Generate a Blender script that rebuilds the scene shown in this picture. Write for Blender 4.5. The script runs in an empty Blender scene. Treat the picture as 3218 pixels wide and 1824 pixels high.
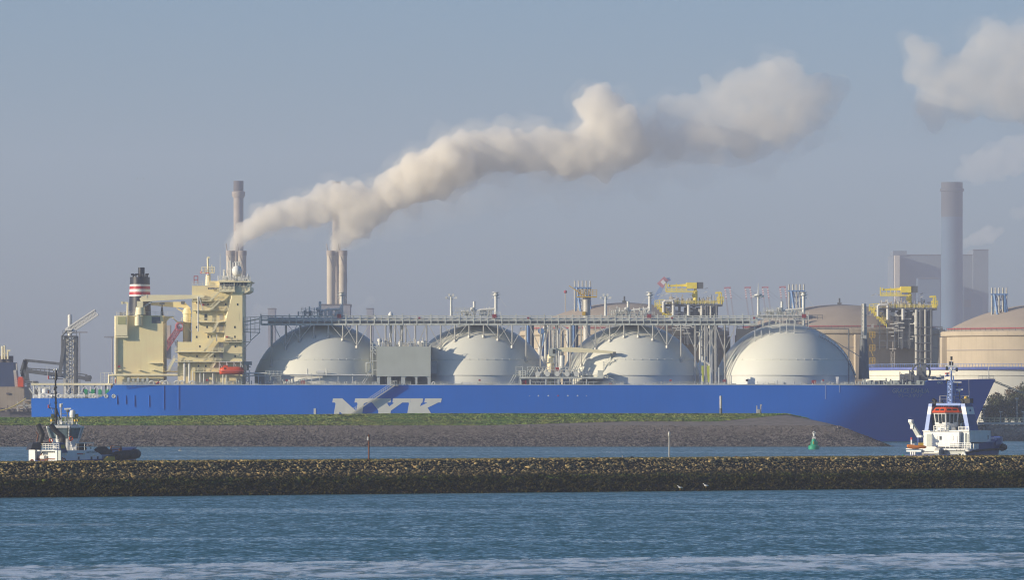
import bpy, bmesh, math, random
import numpy as np
from mathutils import Vector, Matrix

random.seed(7)
rng = np.random.default_rng(7)
SC = bpy.context.scene
COL = SC.collection

# ---------------------------------------------------------------- camera geometry (metres)
F, CX, HY, HC = 20200.0, 1609.0, 1266.0, 12.0      # focal (photo px), optical centre x, horizon row, eye height
def X(px, D): return (px - CX) * D / F
def Z(py, D): return HC - (py - HY) * D / F
CROPS = {'p': (0, 0, 1), 'd': (0, 0, 1 / 1.2526), '1': (0, 800, 2.912), '2': (330, 760, 2.912), '3': (760, 860, 3.64),
         '4': (1300, 860, 3.64), '5': (1760, 840, 3.64), '6': (2240, 840, 3.64), '7': (2618, 700, 2.427),
         '8': (2700, 1100, 3.641), '9': (60, 1140, 4.412), 'n': (980, 1220, 5.138), 'k': (2000, 1200, 3.67),
         's': (700, 500, 2.9125)}
def Q(c, x, y, D):
    o = CROPS[c]
    return Vector((X(o[0] + x / o[2], D), D, Z(o[1] + y / o[2], D)))
def lerp(a, b, t): return a + (b - a) * t

# ---------------------------------------------------------------- mesh builder
class MB:
    def __init__(s): s.v = []; s.f = []
    def add(s, vs, fs):
        o = len(s.v); s.v += [tuple(v) for v in vs]; s.f += [tuple(i + o for i in f) for f in fs]; return s
    def hexa(s, p):
        return s.add(p, [(0, 3, 2, 1), (4, 5, 6, 7), (0, 1, 5, 4), (1, 2, 6, 5), (2, 3, 7, 6), (3, 0, 4, 7)])
    def box(s, x0, x1, y0, y1, z0, z1):
        return s.hexa([(x0, y0, z0), (x1, y0, z0), (x1, y1, z0), (x0, y1, z0), (x0, y0, z1), (x1, y0, z1), (x1, y1, z1), (x0, y1, z1)])
    def rect(s, c, x0, y0, x1, y1, D, dep):                # box whose near face spans crop pixels at distance D
        a = Q(c, min(x0, x1), max(y0, y1), D); b = Q(c, max(x0, x1), min(y0, y1), D)
        return s.box(a.x, b.x, D, D + dep, a.z, b.z)
    def bar(s, p, q, r, n=4, r2=None, cap=True):
        p = Vector(p); q = Vector(q); d = q - p
        if d.length < 1e-6: return s
        r2 = r if r2 is None else r2
        d.normalize()
        u = d.cross(Vector((0, 0, 1)))
        if u.length < 1e-3: u = Vector((1, 0, 0))
        u.normalize(); w = d.cross(u)
        k = 1.414 if n == 4 else 1.0
        ph = math.pi / 4 if n == 4 else 0
        vs = []
        for cc, rr in ((p, r), (q, r2)):
            for i in range(n):
                a = 2 * math.pi * i / n + ph
                vs.append(cc + (u * math.cos(a) + w * math.sin(a)) * rr * k)
        fs = [(i, (i + 1) % n, n + (i + 1) % n, n + i) for i in range(n)]
        if cap: fs += [tuple(range(n - 1, -1, -1)), tuple(range(n, 2 * n))]
        return s.add(vs, fs)
    def seg(s, c, x0, y0, x1, y1, D, r, n=4, D2=None, r2=None):
        return s.bar(Q(c, x0, y0, D), Q(c, x1, y1, D if D2 is None else D2), r, n, r2)
    def path(s, pts, r, n=8):
        for a, b in zip(pts, pts[1:]): s.bar(a, b, r, n)
        for a in pts[1:-1]: s.sphere(a, r * 1.02, 8, 5)
        return s
    def lathe(s, cx, cy, prof, n=32, cap=True):
        vs = []; m = len(prof)
        for r, z in prof:
            for i in range(n):
                a = 2 * math.pi * i / n
                vs.append((cx + r * math.cos(a), cy + r * math.sin(a), z))
        fs = []
        for j in range(m - 1):
            for i in range(n):
                k = (i + 1) % n
                fs.append((j * n + i, j * n + k, (j + 1) * n + k, (j + 1) * n + i))
        if cap:
            fs.append(tuple(range(n - 1, -1, -1))); fs.append(tuple(range((m - 1) * n, m * n)))
        return s.add(vs, fs)
    def prism(s, poly, y0, y1):                            # polygon in xz, pulled along y
        n = len(poly)
        vs = [(x, y0, z) for x, z in poly] + [(x, y1, z) for x, z in poly]
        ar = sum(poly[i][0] * poly[(i + 1) % n][1] - poly[(i + 1) % n][0] * poly[i][1] for i in range(n))
        a, b = list(range(n)), list(range(n, 2 * n))
        if ar < 0: fs = [tuple(reversed(a)), tuple(b)] + [(i, n + i, n + (i + 1) % n, (i + 1) % n) for i in range(n)]
        else: fs = [tuple(a), tuple(reversed(b))] + [((i + 1) % n, n + (i + 1) % n, n + i, i) for i in range(n)]
        return s.add(vs, fs)
    def cprism(s, c, pts, D, dep):
        q = [Q(c, x, y, D) for x, y in pts]
        return s.prism([(a.x, a.z) for a in q], D, D + dep)
    def loft(s, rings, cap=True):                          # rings of equal length
        n = len(rings[0]); vs = [p for r in rings for p in r]; fs = []
        for j in range(len(rings) - 1):
            for i in range(n):
                k = (i + 1) % n
                fs.append((j * n + i, j * n + k, (j + 1) * n + k, (j + 1) * n + i))
        if cap: fs += [tuple(range(n - 1, -1, -1)), tuple(range((len(rings) - 1) * n, len(rings) * n))]
        return s.add(vs, fs)
    def sphere(s, c, r, n=12, m=8, sc=(1, 1, 1)):
        vs = [(c[0], c[1], c[2] - r * sc[2])]
        for j in range(1, m):
            t = -math.pi / 2 + math.pi * j / m
            for i in range(n):
                a = 2 * math.pi * i / n
                vs.append((c[0] + r * sc[0] * math.cos(t) * math.cos(a), c[1] + r * sc[1] * math.cos(t) * math.sin(a), c[2] + r * sc[2] * math.sin(t)))
        vs.append((c[0], c[1], c[2] + r * sc[2]))
        fs = [(0, 1 + (i + 1) % n, 1 + i) for i in range(n)]
        for j in range(m - 2):
            for i in range(n):
                k = (i + 1) % n
                fs.append((1 + j * n + i, 1 + j * n + k, 1 + (j + 1) * n + k, 1 + (j + 1) * n + i))
        t = len(vs) - 1; b = 1 + (m - 2) * n
        fs += [(b + i, b + (i + 1) % n, t) for i in range(n)]
        return s.add(vs, fs)
    def torus(s, c, R, r, axis='y', n=14, m=6):
        vs = []
        for i in range(n):
            a = 2 * math.pi * i / n
            for j in range(m):
                b = 2 * math.pi * j / m; q = R + r * math.cos(b); w = r * math.sin(b)
                p = {'y': (q * math.cos(a), w, q * math.sin(a)), 'x': (w, q * math.cos(a), q * math.sin(a)), 'z': (q * math.cos(a), q * math.sin(a), w)}[axis]
                vs.append((c[0] + p[0], c[1] + p[1], c[2] + p[2]))
        fs = [(i * m + j, ((i + 1) % n) * m + j, ((i + 1) % n) * m + (j + 1) % m, i * m + (j + 1) % m) for i in range(n) for j in range(m)]
        return s.add(vs, fs)
    def rail(s, p, q, h=1.1, step=1.8, r=0.045, rows=3):
        p = Vector(p); q = Vector(q); n = max(1, int((q - p).length / step))
        for i in range(n + 1):
            a = p.lerp(q, i / n); s.bar(a, a + Vector((0, 0, h)), r)
        for k in range(rows):
            o = Vector((0, 0, h * (k + 1) / rows)); s.bar(p + o, q + o, r * .8)
        return s
    def crail(s, c, x0, y0, x1, y1, D, h=1.1, step=1.8, r=.05, rows=2, D2=None):
        return s.rail(Q(c, x0, y0, D), Q(c, x1, y1, D if D2 is None else D2), h, step, r, rows)
    def lattice(s, p, q, w, bays, r, rd=None):             # square lattice mast between p and q
        p = Vector(p); q = Vector(q); d = (q - p).normalized(); rd = rd or r * .6
        u = d.cross(Vector((0, 1, 0)));  u.normalize(); v = d.cross(u)
        cs = [(u * a + v * b) * (w / 2) for a, b in ((-1, -1), (1, -1), (1, 1), (-1, 1))]
        for o in cs: s.bar(p + o, q + o, r)
        for i in range(bays):
            a = p.lerp(q, i / bays); b = p.lerp(q, (i + 1) / bays)
            for k in range(4):
                o1, o2 = cs[k], cs[(k + 1) % 4]
                s.bar(a + o1, a + o2, rd)
                s.bar(a + (o1 if i % 2 else o2), b + (o2 if i % 2 else o1), rd)
        return s
    def clutter(s, x0, x1, y0, y1, z, n, hmax, seed=1, smin=.3, smax=1.6):   # fittings on a deck: boxes, pipe stubs, drums
        R = random.Random(seed)
        for _ in range(n):
            x = R.uniform(x0, x1); y = R.uniform(y0, y1); h = R.uniform(.25, 1) * hmax; w = R.uniform(smin, smax)
            t = R.random()
            if t < .4: s.box(x, x + w, y, y + w * R.uniform(.5, 1), z, z + h * .7)
            elif t < .75: s.bar((x, y, z), (x, y, z + h), .08 + .1 * w, 6)
            else: s.bar((x, y, z + h * .6), (x + w * 2, y, z + h * .6), .12 + .1 * w, 8); s.bar((x + w, y, z), (x + w, y, z + h * .6), .1, 4)
        return s
    def build(s, name, m, parent=None, smooth=False, org=None):
        me = bpy.data.meshes.new(name)
        o = ORG.get(parent, Vector((0, 0, 0))) if org is None else Vector(org)
        me.from_pydata([(a - o.x, b - o.y, c - o.z) for a, b, c in s.v], [], s.f)
        if smooth:
            me.polygons.foreach_set('use_smooth', [True] * len(me.polygons))
            try: me.set_sharp_from_angle(angle=math.radians(40))
            except Exception: pass
        me.update()
        ob = bpy.data.objects.new(name, me); COL.objects.link(ob)
        me.materials.append(m)
        if parent is not None: ob.parent = parent; ORG[ob] = o
        elif org is not None: ob.location = o
        return ob

ORG = {}
def fit(parent, m, x0, x1, y0, y1, z, n, hmax, seed=1, smin=.3, smax=1.6, names=('deck_locker', 'vent_post', 'pipe_run')):   # the same fittings, each its own part
    R = random.Random(seed)
    for _ in range(n):
        x = R.uniform(x0, x1); y = R.uniform(y0, y1); h = R.uniform(.25, 1) * hmax; w = R.uniform(smin, smax); t = R.random(); mb = MB()
        if t < .4: mb.box(x, x + w, y, y + w * R.uniform(.5, 1), z, z + h * .7); k = 0
        elif t < .75: mb.bar((x, y, z), (x, y, z + h), .08 + .1 * w, 6); k = 1
        else: mb.path([(x, y, z), (x, y, z + h * .6), (x + w * 2, y, z + h * .6), (x + w * 2, y, z)], .1 + .08 * w, 6); k = 2
        mb.build(names[k], m, parent)
def tag(o, label=None, cat=None, group=None, kind=None):
    if label: o['label'] = label
    if cat: o['category'] = cat
    if group: o['group'] = group
    if kind: o['kind'] = kind
    return o
def thing(name, label, cat, loc=(0, 0, 0), rotz=0, group=None, local=False):
    o = bpy.data.objects.new(name, None); COL.objects.link(o)
    o.location = loc; o.rotation_euler = (0, 0, rotz); o.empty_display_size = 1
    ORG[o] = Vector((0, 0, 0)) if local else Vector(loc)
    return tag(o, label, cat, group)
def solo(mb, name, m, label, cat, org, group=None, smooth=False, kind=None):
    return tag(mb.build(name, m, None, smooth, org), label, cat, group, kind)
def copy_tree(o, parent=None):
    c = o.copy(); COL.objects.link(c); c.parent = parent
    ORG[c] = ORG.get(o, Vector((0, 0, 0)))
    for ch in o.children: copy_tree(ch, c)
    return c
def from_np(name, V, Fq, m, parent=None, smooth=False):
    me = bpy.data.meshes.new(name)
    V = np.asarray(V, dtype=np.float32); Fq = np.asarray(Fq, dtype=np.int32); k = Fq.shape[1]
    me.vertices.add(len(V)); me.vertices.foreach_set('co', V.ravel())
    me.loops.add(Fq.size); me.loops.foreach_set('vertex_index', Fq.ravel())
    me.polygons.add(len(Fq)); me.polygons.foreach_set('loop_start', np.arange(0, Fq.size, k, dtype=np.int32))
    me.update(calc_edges=True); me.validate()
    if smooth: me.polygons.foreach_set('use_smooth', [True] * len(me.polygons))
    ob = bpy.data.objects.new(name, me); COL.objects.link(ob); me.materials.append(m)
    if parent is not None: ob.parent = parent
    return ob
def text_geo(txt, w, h, shear=0.0):                        # flat letters fitted into w x h, origin lower left
    cu = bpy.data.curves.new('lettering_curve', 'FONT'); cu.body = txt; cu.shear = shear; cu.resolution_u = 3; cu.offset = .012
    ob = bpy.data.objects.new('lettering_curve', cu); COL.objects.link(ob)
    dg = bpy.context.evaluated_depsgraph_get()
    me = bpy.data.meshes.new_from_object(ob.evaluated_get(dg))
    vs = [v.co.copy() for v in me.vertices]; fs = [tuple(p.vertices) for p in me.polygons]
    bpy.data.objects.remove(ob); bpy.data.curves.remove(cu); bpy.data.meshes.remove(me)
    x0 = min(v.x for v in vs); x1 = max(v.x for v in vs); y0 = min(v.y for v in vs); y1 = max(v.y for v in vs)
    return [((v.x - x0) / (x1 - x0) * w, (v.y - y0) / (y1 - y0) * h) for v in vs], fs

# ---------------------------------------------------------------- materials
def mat(name, rgb, rough=.55, var=.10, scale=.5, metal=0.0, streak=0.0, spots=None, bump=0.0, spec=.4, emit=None):
    m = bpy.data.materials.new(name); m.use_nodes = True
    nt = m.node_tree; N = nt.nodes; L = nt.links; N.clear()
    out = N.new('ShaderNodeOutputMaterial'); b = N.new('ShaderNodeBsdfPrincipled'); L.new(b.outputs[0], out.inputs[0])
    b.inputs['Roughness'].default_value = rough; b.inputs['Metallic'].default_value = metal
    b.inputs['Specular IOR Level'].default_value = spec
    g = N.new('ShaderNodeNewGeometry')
    no = N.new('ShaderNodeTexNoise'); no.inputs['Scale'].default_value = scale; no.inputs['Detail'].default_value = 5
    L.new(g.outputs['Position'], no.inputs['Vector'])
    mx = N.new('ShaderNodeMix'); mx.data_type = 'RGBA'
    mr = N.new('ShaderNodeMapRange'); mr.inputs[1].default_value = .3; mr.inputs[2].default_value = .7
    L.new(no.outputs[0], mr.inputs[0]); L.new(mr.outputs[0], mx.inputs[0])
    mx.inputs[6].default_value = (*[c * (1 - var) for c in rgb], 1); mx.inputs[7].default_value = (*[min(.9, c * (1 + var)) for c in rgb], 1)
    col = mx.outputs[2]
    if streak > 0:                                          # weather streaks running down
        mp = N.new('ShaderNodeMapping'); mp.inputs['Scale'].default_value = (1.2, 1.2, .06)
        L.new(g.outputs['Position'], mp.inputs[0])
        n2 = N.new('ShaderNodeTexNoise'); n2.inputs['Scale'].default_value = 1.0; n2.inputs['Detail'].default_value = 6
        L.new(mp.outputs[0], n2.inputs['Vector'])
        m2 = N.new('ShaderNodeMapRange'); m2.inputs[1].default_value = .5; m2.inputs[2].default_value = .8; m2.inputs[4].default_value = streak
        L.new(n2.outputs[0], m2.inputs[0])
        x2 = N.new('ShaderNodeMix'); x2.data_type = 'RGBA'; L.new(m2.outputs[0], x2.inputs[0]); L.new(col, x2.inputs[6])
        sc = spots or [c * .5 for c in rgb]
        x2.inputs[7].default_value = (*sc, 1); col = x2.outputs[2]
    L.new(col, b.inputs['Base Color'])
    if bump > 0:
        bp = N.new('ShaderNodeBump'); bp.inputs['Strength'].default_value = bump; bp.inputs['Distance'].default_value = .3
        L.new(no.outputs[0], bp.inputs['Height']); L.new(bp.outputs[0], b.inputs['Normal'])
    if emit: b.inputs['Emission Color'].default_value = (*emit[0], 1); b.inputs['Emission Strength'].default_value = emit[1]
    return m
M = {}
def defm(k, *a, **kw): M[k] = mat(k, *a, **kw)
defm('hull_blue', (.005, .125, .56), .6, .07, .04, streak=.10, spots=(.012, .07, .3), spec=.06)
defm('logo_grey', (.62, .63, .60), .5, .05, .3, streak=.2, spots=(.5, .5, .46))
defm('name_grey', (.34, .43, .62), .5)
defm('cream', (.92, .76, .43), .5, .05, .2, streak=.22, spots=(.70, .57, .33))
defm('cream_pale', (.90, .79, .52), .5, .05, .3)
defm('tank_white', (.68, .68, .60), .45, .03, .08, streak=.06, spots=(.55, .54, .46))
defm('gallery_grey', (.54, .56, .52), .5, .2, .4)
defm('box_grey', (.44, .47, .44), .5, .06, .25, streak=.3, spots=(.36, .38, .36))
defm('deck_grey', (.25, .25, .23), .7, .2, .3)
defm('navy_black', (.014, .018, .032), .45, .2, .3)
defm('black', (.012, .012, .013), .6, .3, .8)
defm('red', (.45, .03, .04), .45)
defm('dull_red', (.26, .045, .055), .55)
defm('white', (.76, .76, .73), .45, .04, .5, streak=.12, spots=(.6, .57, .5))
defm('glass_dark', (.02, .03, .035), .08, .1, 1, spec=.6)
defm('shutter_green', (.45, .45, .22), .5)
defm('orange', (.62, .075, .012), .45, .12, .6)
defm('orange_boat', (.62, .19, .02), .5, .12, .8)
defm('yellow', (.90, .70, .10), .45, .1, .5)
defm('lime', (.52, .60, .06), .45, .1, .5)
defm('frame_blue', (.13, .25, .48), .5, .15, .4)
defm('steel', (.48, .47, .43), .45, .15, .5, metal=.1)
defm('steel_dark', (.12, .13, .145), .55, .25, .5)
defm('pipe_white', (.66, .66, .62), .45, .08, .5)
defm('concrete', (.46, .39, .29), .85, .08, .12, streak=.35, spots=(.27, .23, .175), bump=.15)
defm('dome_clay', (.40, .335, .27), .85, .08, .09, streak=.3, spots=(.32, .25, .21))
defm('tank_cream', (.74, .72, .62), .5, .04, .05, streak=.1)
defm('rim_blue', (.10, .14, .42), .5)
defm('stack_clay', (.48, .43, .36), .8, .1, .1, streak=.2)
defm('stack_brown', (.35, .31, .28), .8, .1, .1)
defm('stack_dark', (.11, .10, .11), .8, .1, .1)
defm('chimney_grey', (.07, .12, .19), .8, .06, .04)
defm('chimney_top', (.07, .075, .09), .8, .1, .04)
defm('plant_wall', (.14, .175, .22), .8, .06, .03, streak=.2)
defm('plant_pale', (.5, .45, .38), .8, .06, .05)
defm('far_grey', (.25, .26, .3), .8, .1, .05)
defm('crane_red', (.42, .09, .10), .6)
defm('rust', (.16, .055, .025), .8, .3, 3)
defm('buoy_green', (.01, .30, .17), .4, .12, 1.2, streak=.2)
defm('feather_white', (.72, .72, .70), .7)
defm('feather_grey', (.25, .26, .28), .7)
defm('feather_dark', (.03, .028, .026), .7)
defm('trunk_bark', (.09, .07, .05), .9, .2, 2)
defm('leaf_olive', (.075, .085, .035), .7, .45, .5)
defm('leaf_rust', (.15, .11, .055), .7, .4, .5)
defm('tug_blue', (.02, .045, .19), .4, .15, .5)
defm('tug_pale', (.19, .29, .60), .45, .08, .6)
defm('tug_white', (.76, .76, .74), .4, .05, .8, streak=.25, spots=(.58, .52, .42))
defm('rubber', (.012, .011, .011), .75, .4, 1.2, bump=.6)
defm('gold', (.55, .36, .04), .5)
defm('signal_green', (.02, .25, .10), .5)
defm('rope_yellow', (.45, .38, .14), .8)
defm('rope_pale', (.35, .33, .27), .8)
defm('old_beige', (.34, .29, .23), .7, .12, .2, streak=.5, spots=(.18, .11, .07))
defm('ship_navy', (.035, .06, .14), .5, .1, .2)
defm('window_glass', (.10, .15, .17), .1, .3, 1.5, spec=.6)
defm('flag_red', (.5, .03, .03), .8); defm('flag_white', (.75, .75, .75), .8); defm('flag_blue', (.02, .05, .3), .8)
defm('panel_grey', (.33, .35, .35), .5, .1, .6)
# ================================================================ the gas carrier
YC, YN = 2000.0, 1974.0                    # centreline and near side of the hull
XS = X(102, 1990); XBOW = X(3128, YC)
DZ = Z(1211, YN)                           # main deck height
ship = thing('gas_carrier', 'long blue gas tanker with four white domed tanks and cream deckhouse moored behind the dike', 'ship', (X(1600, YN), YC, 0))

def xend(z): return X(3046, YC) + (X(3128, YC) - X(3046, YC)) * max(0, min(1.1, z / 19.2)) ** 1.1
def half(x, z):
    zz = max(0, min(1, z / 18)); xe = xend(z)
    x0 = lerp(X(2480, YN), X(2600, YN), zz); p = lerp(1.7, 2.5, zz)
    b = 26.0
    if x > x0: b *= max(0.0, 1 - ((x - x0) / (xe - x0)) ** p)
    if x < XS + 45: b -= (9 + 6 * (1 - zz)) * ((XS + 45 - x) / 45) ** 1.6
    return max(b, .12)
def topz(x):
    px = CX + x * F / YN
    low = Z(1253, YN)
    pts = [(0, low), (303, low), (323, Z(1246, YN)), (340, Z(1232, YN)), (357, DZ), (2905, DZ), (2921, Z(1196, YN)), (3140, Z(1191, YN))]
    for (a, za), (b, zb) in zip(pts, pts[1:]):
        if px <= b: return lerp(za, zb, (px - a) / (b - a))
    return pts[-1][1]
def build_hull():
    n = 190; rows = 9
    xs = [XS + (XBOW - XS) * (i / n) for i in range(n)]
    for px in (303, 313, 323, 332, 340, 349, 357, 2905, 2921): xs.append(X(px, YN))
    xs = sorted(xs); xs = [x for x in xs if x < XBOW - 1] + [XBOW - .8, XBOW - .3, XBOW]
    near, far = [], []
    for x in xs:
        t = (x - XS) / (XBOW - XS); zt = topz(x); a, b = [], []
        for j in range(rows + 1):
            z = -3 + (zt + 3) * j / rows
            xx = XS + (xend(z) - XS) * t if t > .5 else XS + (x - XS)
            if t > .5: xx = lerp(x, XS + (xend(z) - XS) * t, min(1, (t - .5) / .5))
            hb = half(xx, z); a.append((xx, YC - hb, z)); b.append((xx, YC + hb, z))
        near.append(a); far.append(b)
    m = MB(); k = rows + 1; nx = len(xs)
    m.v = [p for r in near for p in r] + [p for r in far for p in r]; o = nx * k
    for i in range(nx - 1):
        for j in range(rows):
            a = i * k + j; b = (i + 1) * k + j
            m.f.append((a, b, b + 1, a + 1)); m.f.append((o + a, o + a + 1, o + b + 1, o + b))
        a = i * k + rows; b = (i + 1) * k + rows
        m.f.append((a, b, o + b, o + a))
    for j in range(rows):
        m.f.append((j, j + 1, o + j + 1, o + j)); a = (nx - 1) * k + j
        m.f.append((a, o + a, o + a + 1, a + 1))
    return m.build('hull', M['hull_blue'], ship, smooth=True)
hull = build_hull()
def near_y(x, z): return YC - half(x, z)

# letters on the side
def crop_poly(c, pts, D):
    return [(Q(c, x, y, D).x, Q(c, x, y, D).z) for x, y in pts]
for pts in ([(342, 170), (490, 170), (715, 375), (738, 255), (725, 237), (688, 237), (700, 170), (984, 170), (971, 237), (880, 237), (838, 255), (805, 480), (560, 480), (447, 385), (432, 480), (345, 480), (383, 255), (370, 237), (330, 237)],
            [(986, 170), (1280, 170), (1270, 237), (1225, 237), (1215, 250), (1250, 300), (1318, 250), (1318, 237), (1300, 237), (1312, 170), (1599, 170), (1588, 237), (1462, 237), (1275, 370), (1260, 480), (1060, 480), (1075, 370), (973, 237)],
            [(1601, 170), (1797, 170), (1785, 237), (1765, 248), (1748, 298), (1858, 243), (1855, 237), (1815, 237), (1828, 170), (2097, 170), (2085, 237), (2040, 237), (1868, 322), (1920, 405), (1965, 480), (1530, 480), (1568, 255), (1560, 237), (1590, 237)]):
    MB().prism(crop_poly('n', pts, YN), YN - .06, YN + .05).build('letter', M['logo_grey'], hull)
def hull_text(txt, x0, x1, y0, y1, m, shear=0.0):
    a = Q('p', x0, y1, YN); b = Q('p', x1, y0, YN)
    vs, fs = text_geo(txt, b.x - a.x, b.z - a.z, shear)
    mb = MB(); mb.add([(a.x + x, near_y(a.x + x, a.z + z) - .08, a.z + z) for x, z in vs], fs)
    return mb.build('lettering', m, hull)
hull_text('GRACE DAHLIA', 2806, 2925, 1222, 1236, M['name_grey'], .1)
hull_text('グレース ダリア', 2825, 2904, 1238, 1250, M['name_grey'])
# fender ribs, pilot marks, chocks and dots on the side
for px, y0, y1 in ((366, 1244, 1271), (394, 1244, 1270), (422, 1244, 1279), (468, 1244, 1279), (514.5, 1214, 1288), (561, 1214, 1288)):
    a = Q('p', px, y0, YN); b = Q('p', px, y1, YN); yy = near_y(a.x, a.z)
    MB().bar((a.x, yy - .02, b.z), (a.x, yy - .02, a.z), .2, 8).build('fender_rib', M['hull_blue'], hull)
for px, y0, y1 in ((2594, 1213, 1251), (2638, 1213, 1231)):
    a = Q('p', px, y0, YN); b = Q('p', px, y1, YN); yy = near_y(a.x, a.z)
    mb = MB()
    for k in range(6): zz = lerp(b.z, a.z, k / 5); mb.box(a.x - .12, a.x + .12, near_y(a.x, zz) - .07, near_y(a.x, zz) + .3, zz - .4, zz + .4)
    mb.build('draught_mark', M['tug_pale'], hull)
for px, r in ((1664, .12), (1692, .22), (1723, .22), (1784.5, .22), (1815, .22), (1843, .14)):
    a = Q('p', px, 1244.8, YN)
    MB().bar((a.x, YN - .05, a.z), (a.x, YN + .1, a.z), r, 10).build('mark_dot', M['logo_grey'], hull)
a = Q('p', 1753.5, 1244.8, YN); MB().bar((a.x, YN - .05, a.z), (a.x, YN + .1, a.z), .22, 10).build('mark_dot', M['red'], hull)
for px in (332, 356): a = Q('p', px, 1246, YN); y = near_y(a.x, a.z); MB().torus((a.x, y - .1, a.z), .5, .16).sphere((a.x, y, a.z), .42, 10, 6, (1, .3, 1)).build('chock', M['logo_grey'], hull)
for px in (2955, 2965): a = Q('p', px, 1203, YN); y = near_y(a.x, a.z); MB().torus((a.x, y - .1, a.z), .3, .12).build('chock', M['logo_grey'], hull)
MB().rect('n', 30, 332, 64, 520, YN - .1, .15).build('pilot_mark', M['logo_grey'], hull)
x0 = X(360, YN); x1 = X(2900, YN)
MB().box(x0, x1, YN - .02, YN + .12, DZ, DZ + .22).build('gunwale_bar', M['gallery_grey'], ship)

# ---------------------------------------------------------------- cargo tank covers
TZ, TR = Z(1016, YC) - 22.85, 22.85
TX = [X(p, YC) for p in (1018, 1502.5, 1986, 2469)]
def dome_z(x, y, tx):
    q = TR * TR - (x - tx) ** 2 - (y - YC) ** 2
    return TZ + math.sqrt(q) if q > 0 else DZ
ZL = Z(1180, 1978)
for k, tx in enumerate(TX):
    r0 = math.sqrt(TR ** 2 - (ZL - TZ) ** 2)
    prof = [(r0 - .35, DZ - .5), (r0 - .35, ZL - .02), (r0, ZL)]
    for i in range(1, 26):
        a = math.asin((ZL - TZ) / TR); a = a + (math.pi / 2 - a) * i / 25
        prof.append((max(.05, TR * math.cos(a)), TZ + TR * math.sin(a)))
    t = MB().lathe(tx, YC, prof, 96).build('tank_cover', M['tank_white'], ship, True)
    zs = Z(1130, 1978); rs = math.sqrt(TR ** 2 - (zs - TZ) ** 2)
    MB().lathe(tx, YC, [(rs - .1, zs - .14), (rs + .10, zs - .08), (rs + .06, zs + .12), (rs - .15, zs + .16)], 96, False).build('seam_band', M['tank_white'], t)
    for i in range(-7, 8):
        a = -math.pi / 2 + i * .13
        MB().sphere((tx + (rs + .1) * math.cos(a), YC + (rs + .1) * math.sin(a), zs), .16, 6, 4).build('seam_bolt', M['white'], t)
    # working platform and pipes on the crown
    s = tx
    pl = MB(); zt = TZ + TR
    zt += 1.5; pl.box(s - 8, s + 7, YC - 3, YC + 5, zt + .6, zt + .8)
    for q in range(-7, 8, 2): pl.bar((s + q, YC - 2.8, zt - 3.4), (s + q, YC - 2.8, zt + .6), .1); pl.bar((s + q, YC + 4.8, zt - 3.8), (s + q, YC + 4.8, zt + .6), .1)
    pl.rail((s - 8, YC - 3, zt + .8), (s + 7, YC - 3, zt + .8), 1.2, 1.5, .06).rail((s - 8, YC - 3, zt + .8), (s - 8, YC + 5, zt + .8), 1.2, 1.5, .06)
    pl.rail((s - 7, YC - 2.6, zt + 2.0), (s - 1.5, YC - 2.6, zt + 2.0), 1.3, 1.2, .06).box(s - 7, s - 1.5, YC - 2.6, YC + 1, zt + 1.9, zt + 2.05)
    cp = pl.build('crown_platform', M['gallery_grey'], ship)
    fit(cp, M['pipe_white'], s - 6.5, s + 5, YC - 2.4, YC + 3, zt + .8, 30, 3.0, k + 3, .25, .9, ('valve_housing', 'valve_stem', 'pipe_run'))
    pp = MB()
    pp.path([(s - .8, YC - 1, zt + 2.2), (s + 1, YC - 1, zt + 2.6), (s + 5.4, YC - 1, zt + 2.9)], .38, 8)
    pp.bar((s - 1.2, YC - 1, zt), (s - 1.2, YC - 1, Z(948, YC)), .42, 10)
    pp.sphere((s - 1.8, YC - 1.2, zt + 2.8), .7, 8, 6)
    pp.build('crown_pipe', M['pipe_white'], ship, True)
    vm = MB(); vx = tx + (1074 - 1018) / 10.1
    vm.bar((vx, YC - 1, zt - 2.6), (vx, YC - 1, Z(930, YC)), .52, 12, .48)
    vm.lathe(vx, YC - 1, [(.5, Z(932, YC)), (.95, Z(928, YC)), (.95, Z(925.5, YC)), (.6, Z(925, YC)), (.6, Z(922, YC)), (1.15, Z(920, YC)), (1.15, Z(919, YC))], 12)
    vm.bar((vx - 1.3, YC - 1, Z(937, YC)), (vx + 1.3, YC - 1, Z(937, YC)), .09); vm.bar((vx - 1.6, YC - 1, Z(926.5, YC)), (vx + 1.6, YC - 1, Z(926.5, YC)), .08)
    vm.bar((vx - .7, YC - 1, Z(930, YC)), (vx - 3.2, YC - 1, Z(965, YC)), .03).bar((vx + .7, YC - 1, Z(930, YC)), (vx + 3.2, YC - 1, Z(965, YC)), .03)
    vm.build('vent_mast', M['pipe_white'], ship, True)
    hz = MB().box(vx - 1.1, vx + .2, YC - 13.9, YC - 13.0, Z(1000, 1987), Z(988, 1987)); hz.build('fire_box', M['dull_red'], ship)

# ---------------------------------------------------------------- pipe gallery carried over the domes
GN, GF = 1986.6, 1994.0
GX0, GX1 = X(820, GN), X(2380, GN)
zb, zm, zr = Z(1019, GN), Z(1006, GN), Z(993, GN)
gal = MB()
for y in (GN, GF): gal.box(GX0, GX1, y - .16, y + .16, zb - .38, zb + .1); gal.box(GX0, GX1, y - .12, y + .12, zm - .2, zm + .12)
gal.box(GX0, GX1, GN + .3, GF - .3, zb + .1, zb + .16)
gal.box(GX0, GX1, GN + .25, GN + 2.6, zm + .12, zm + .2)
x = GX0; i = 0
while x < GX1:
    h = zr + (.55 if i % 4 == 0 else .1)
    gal.bar((x, GN - .05, zb - .3), (x, GN - .05, h), .12 if i % 2 else .17); gal.bar((x, GF, zb), (x, GF, zr), .09)
    if i % 2 == 0: gal.box(x - .12, x + .12, GN, GF, zb - .3, zb)
    x += 2.19; i += 1
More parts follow.
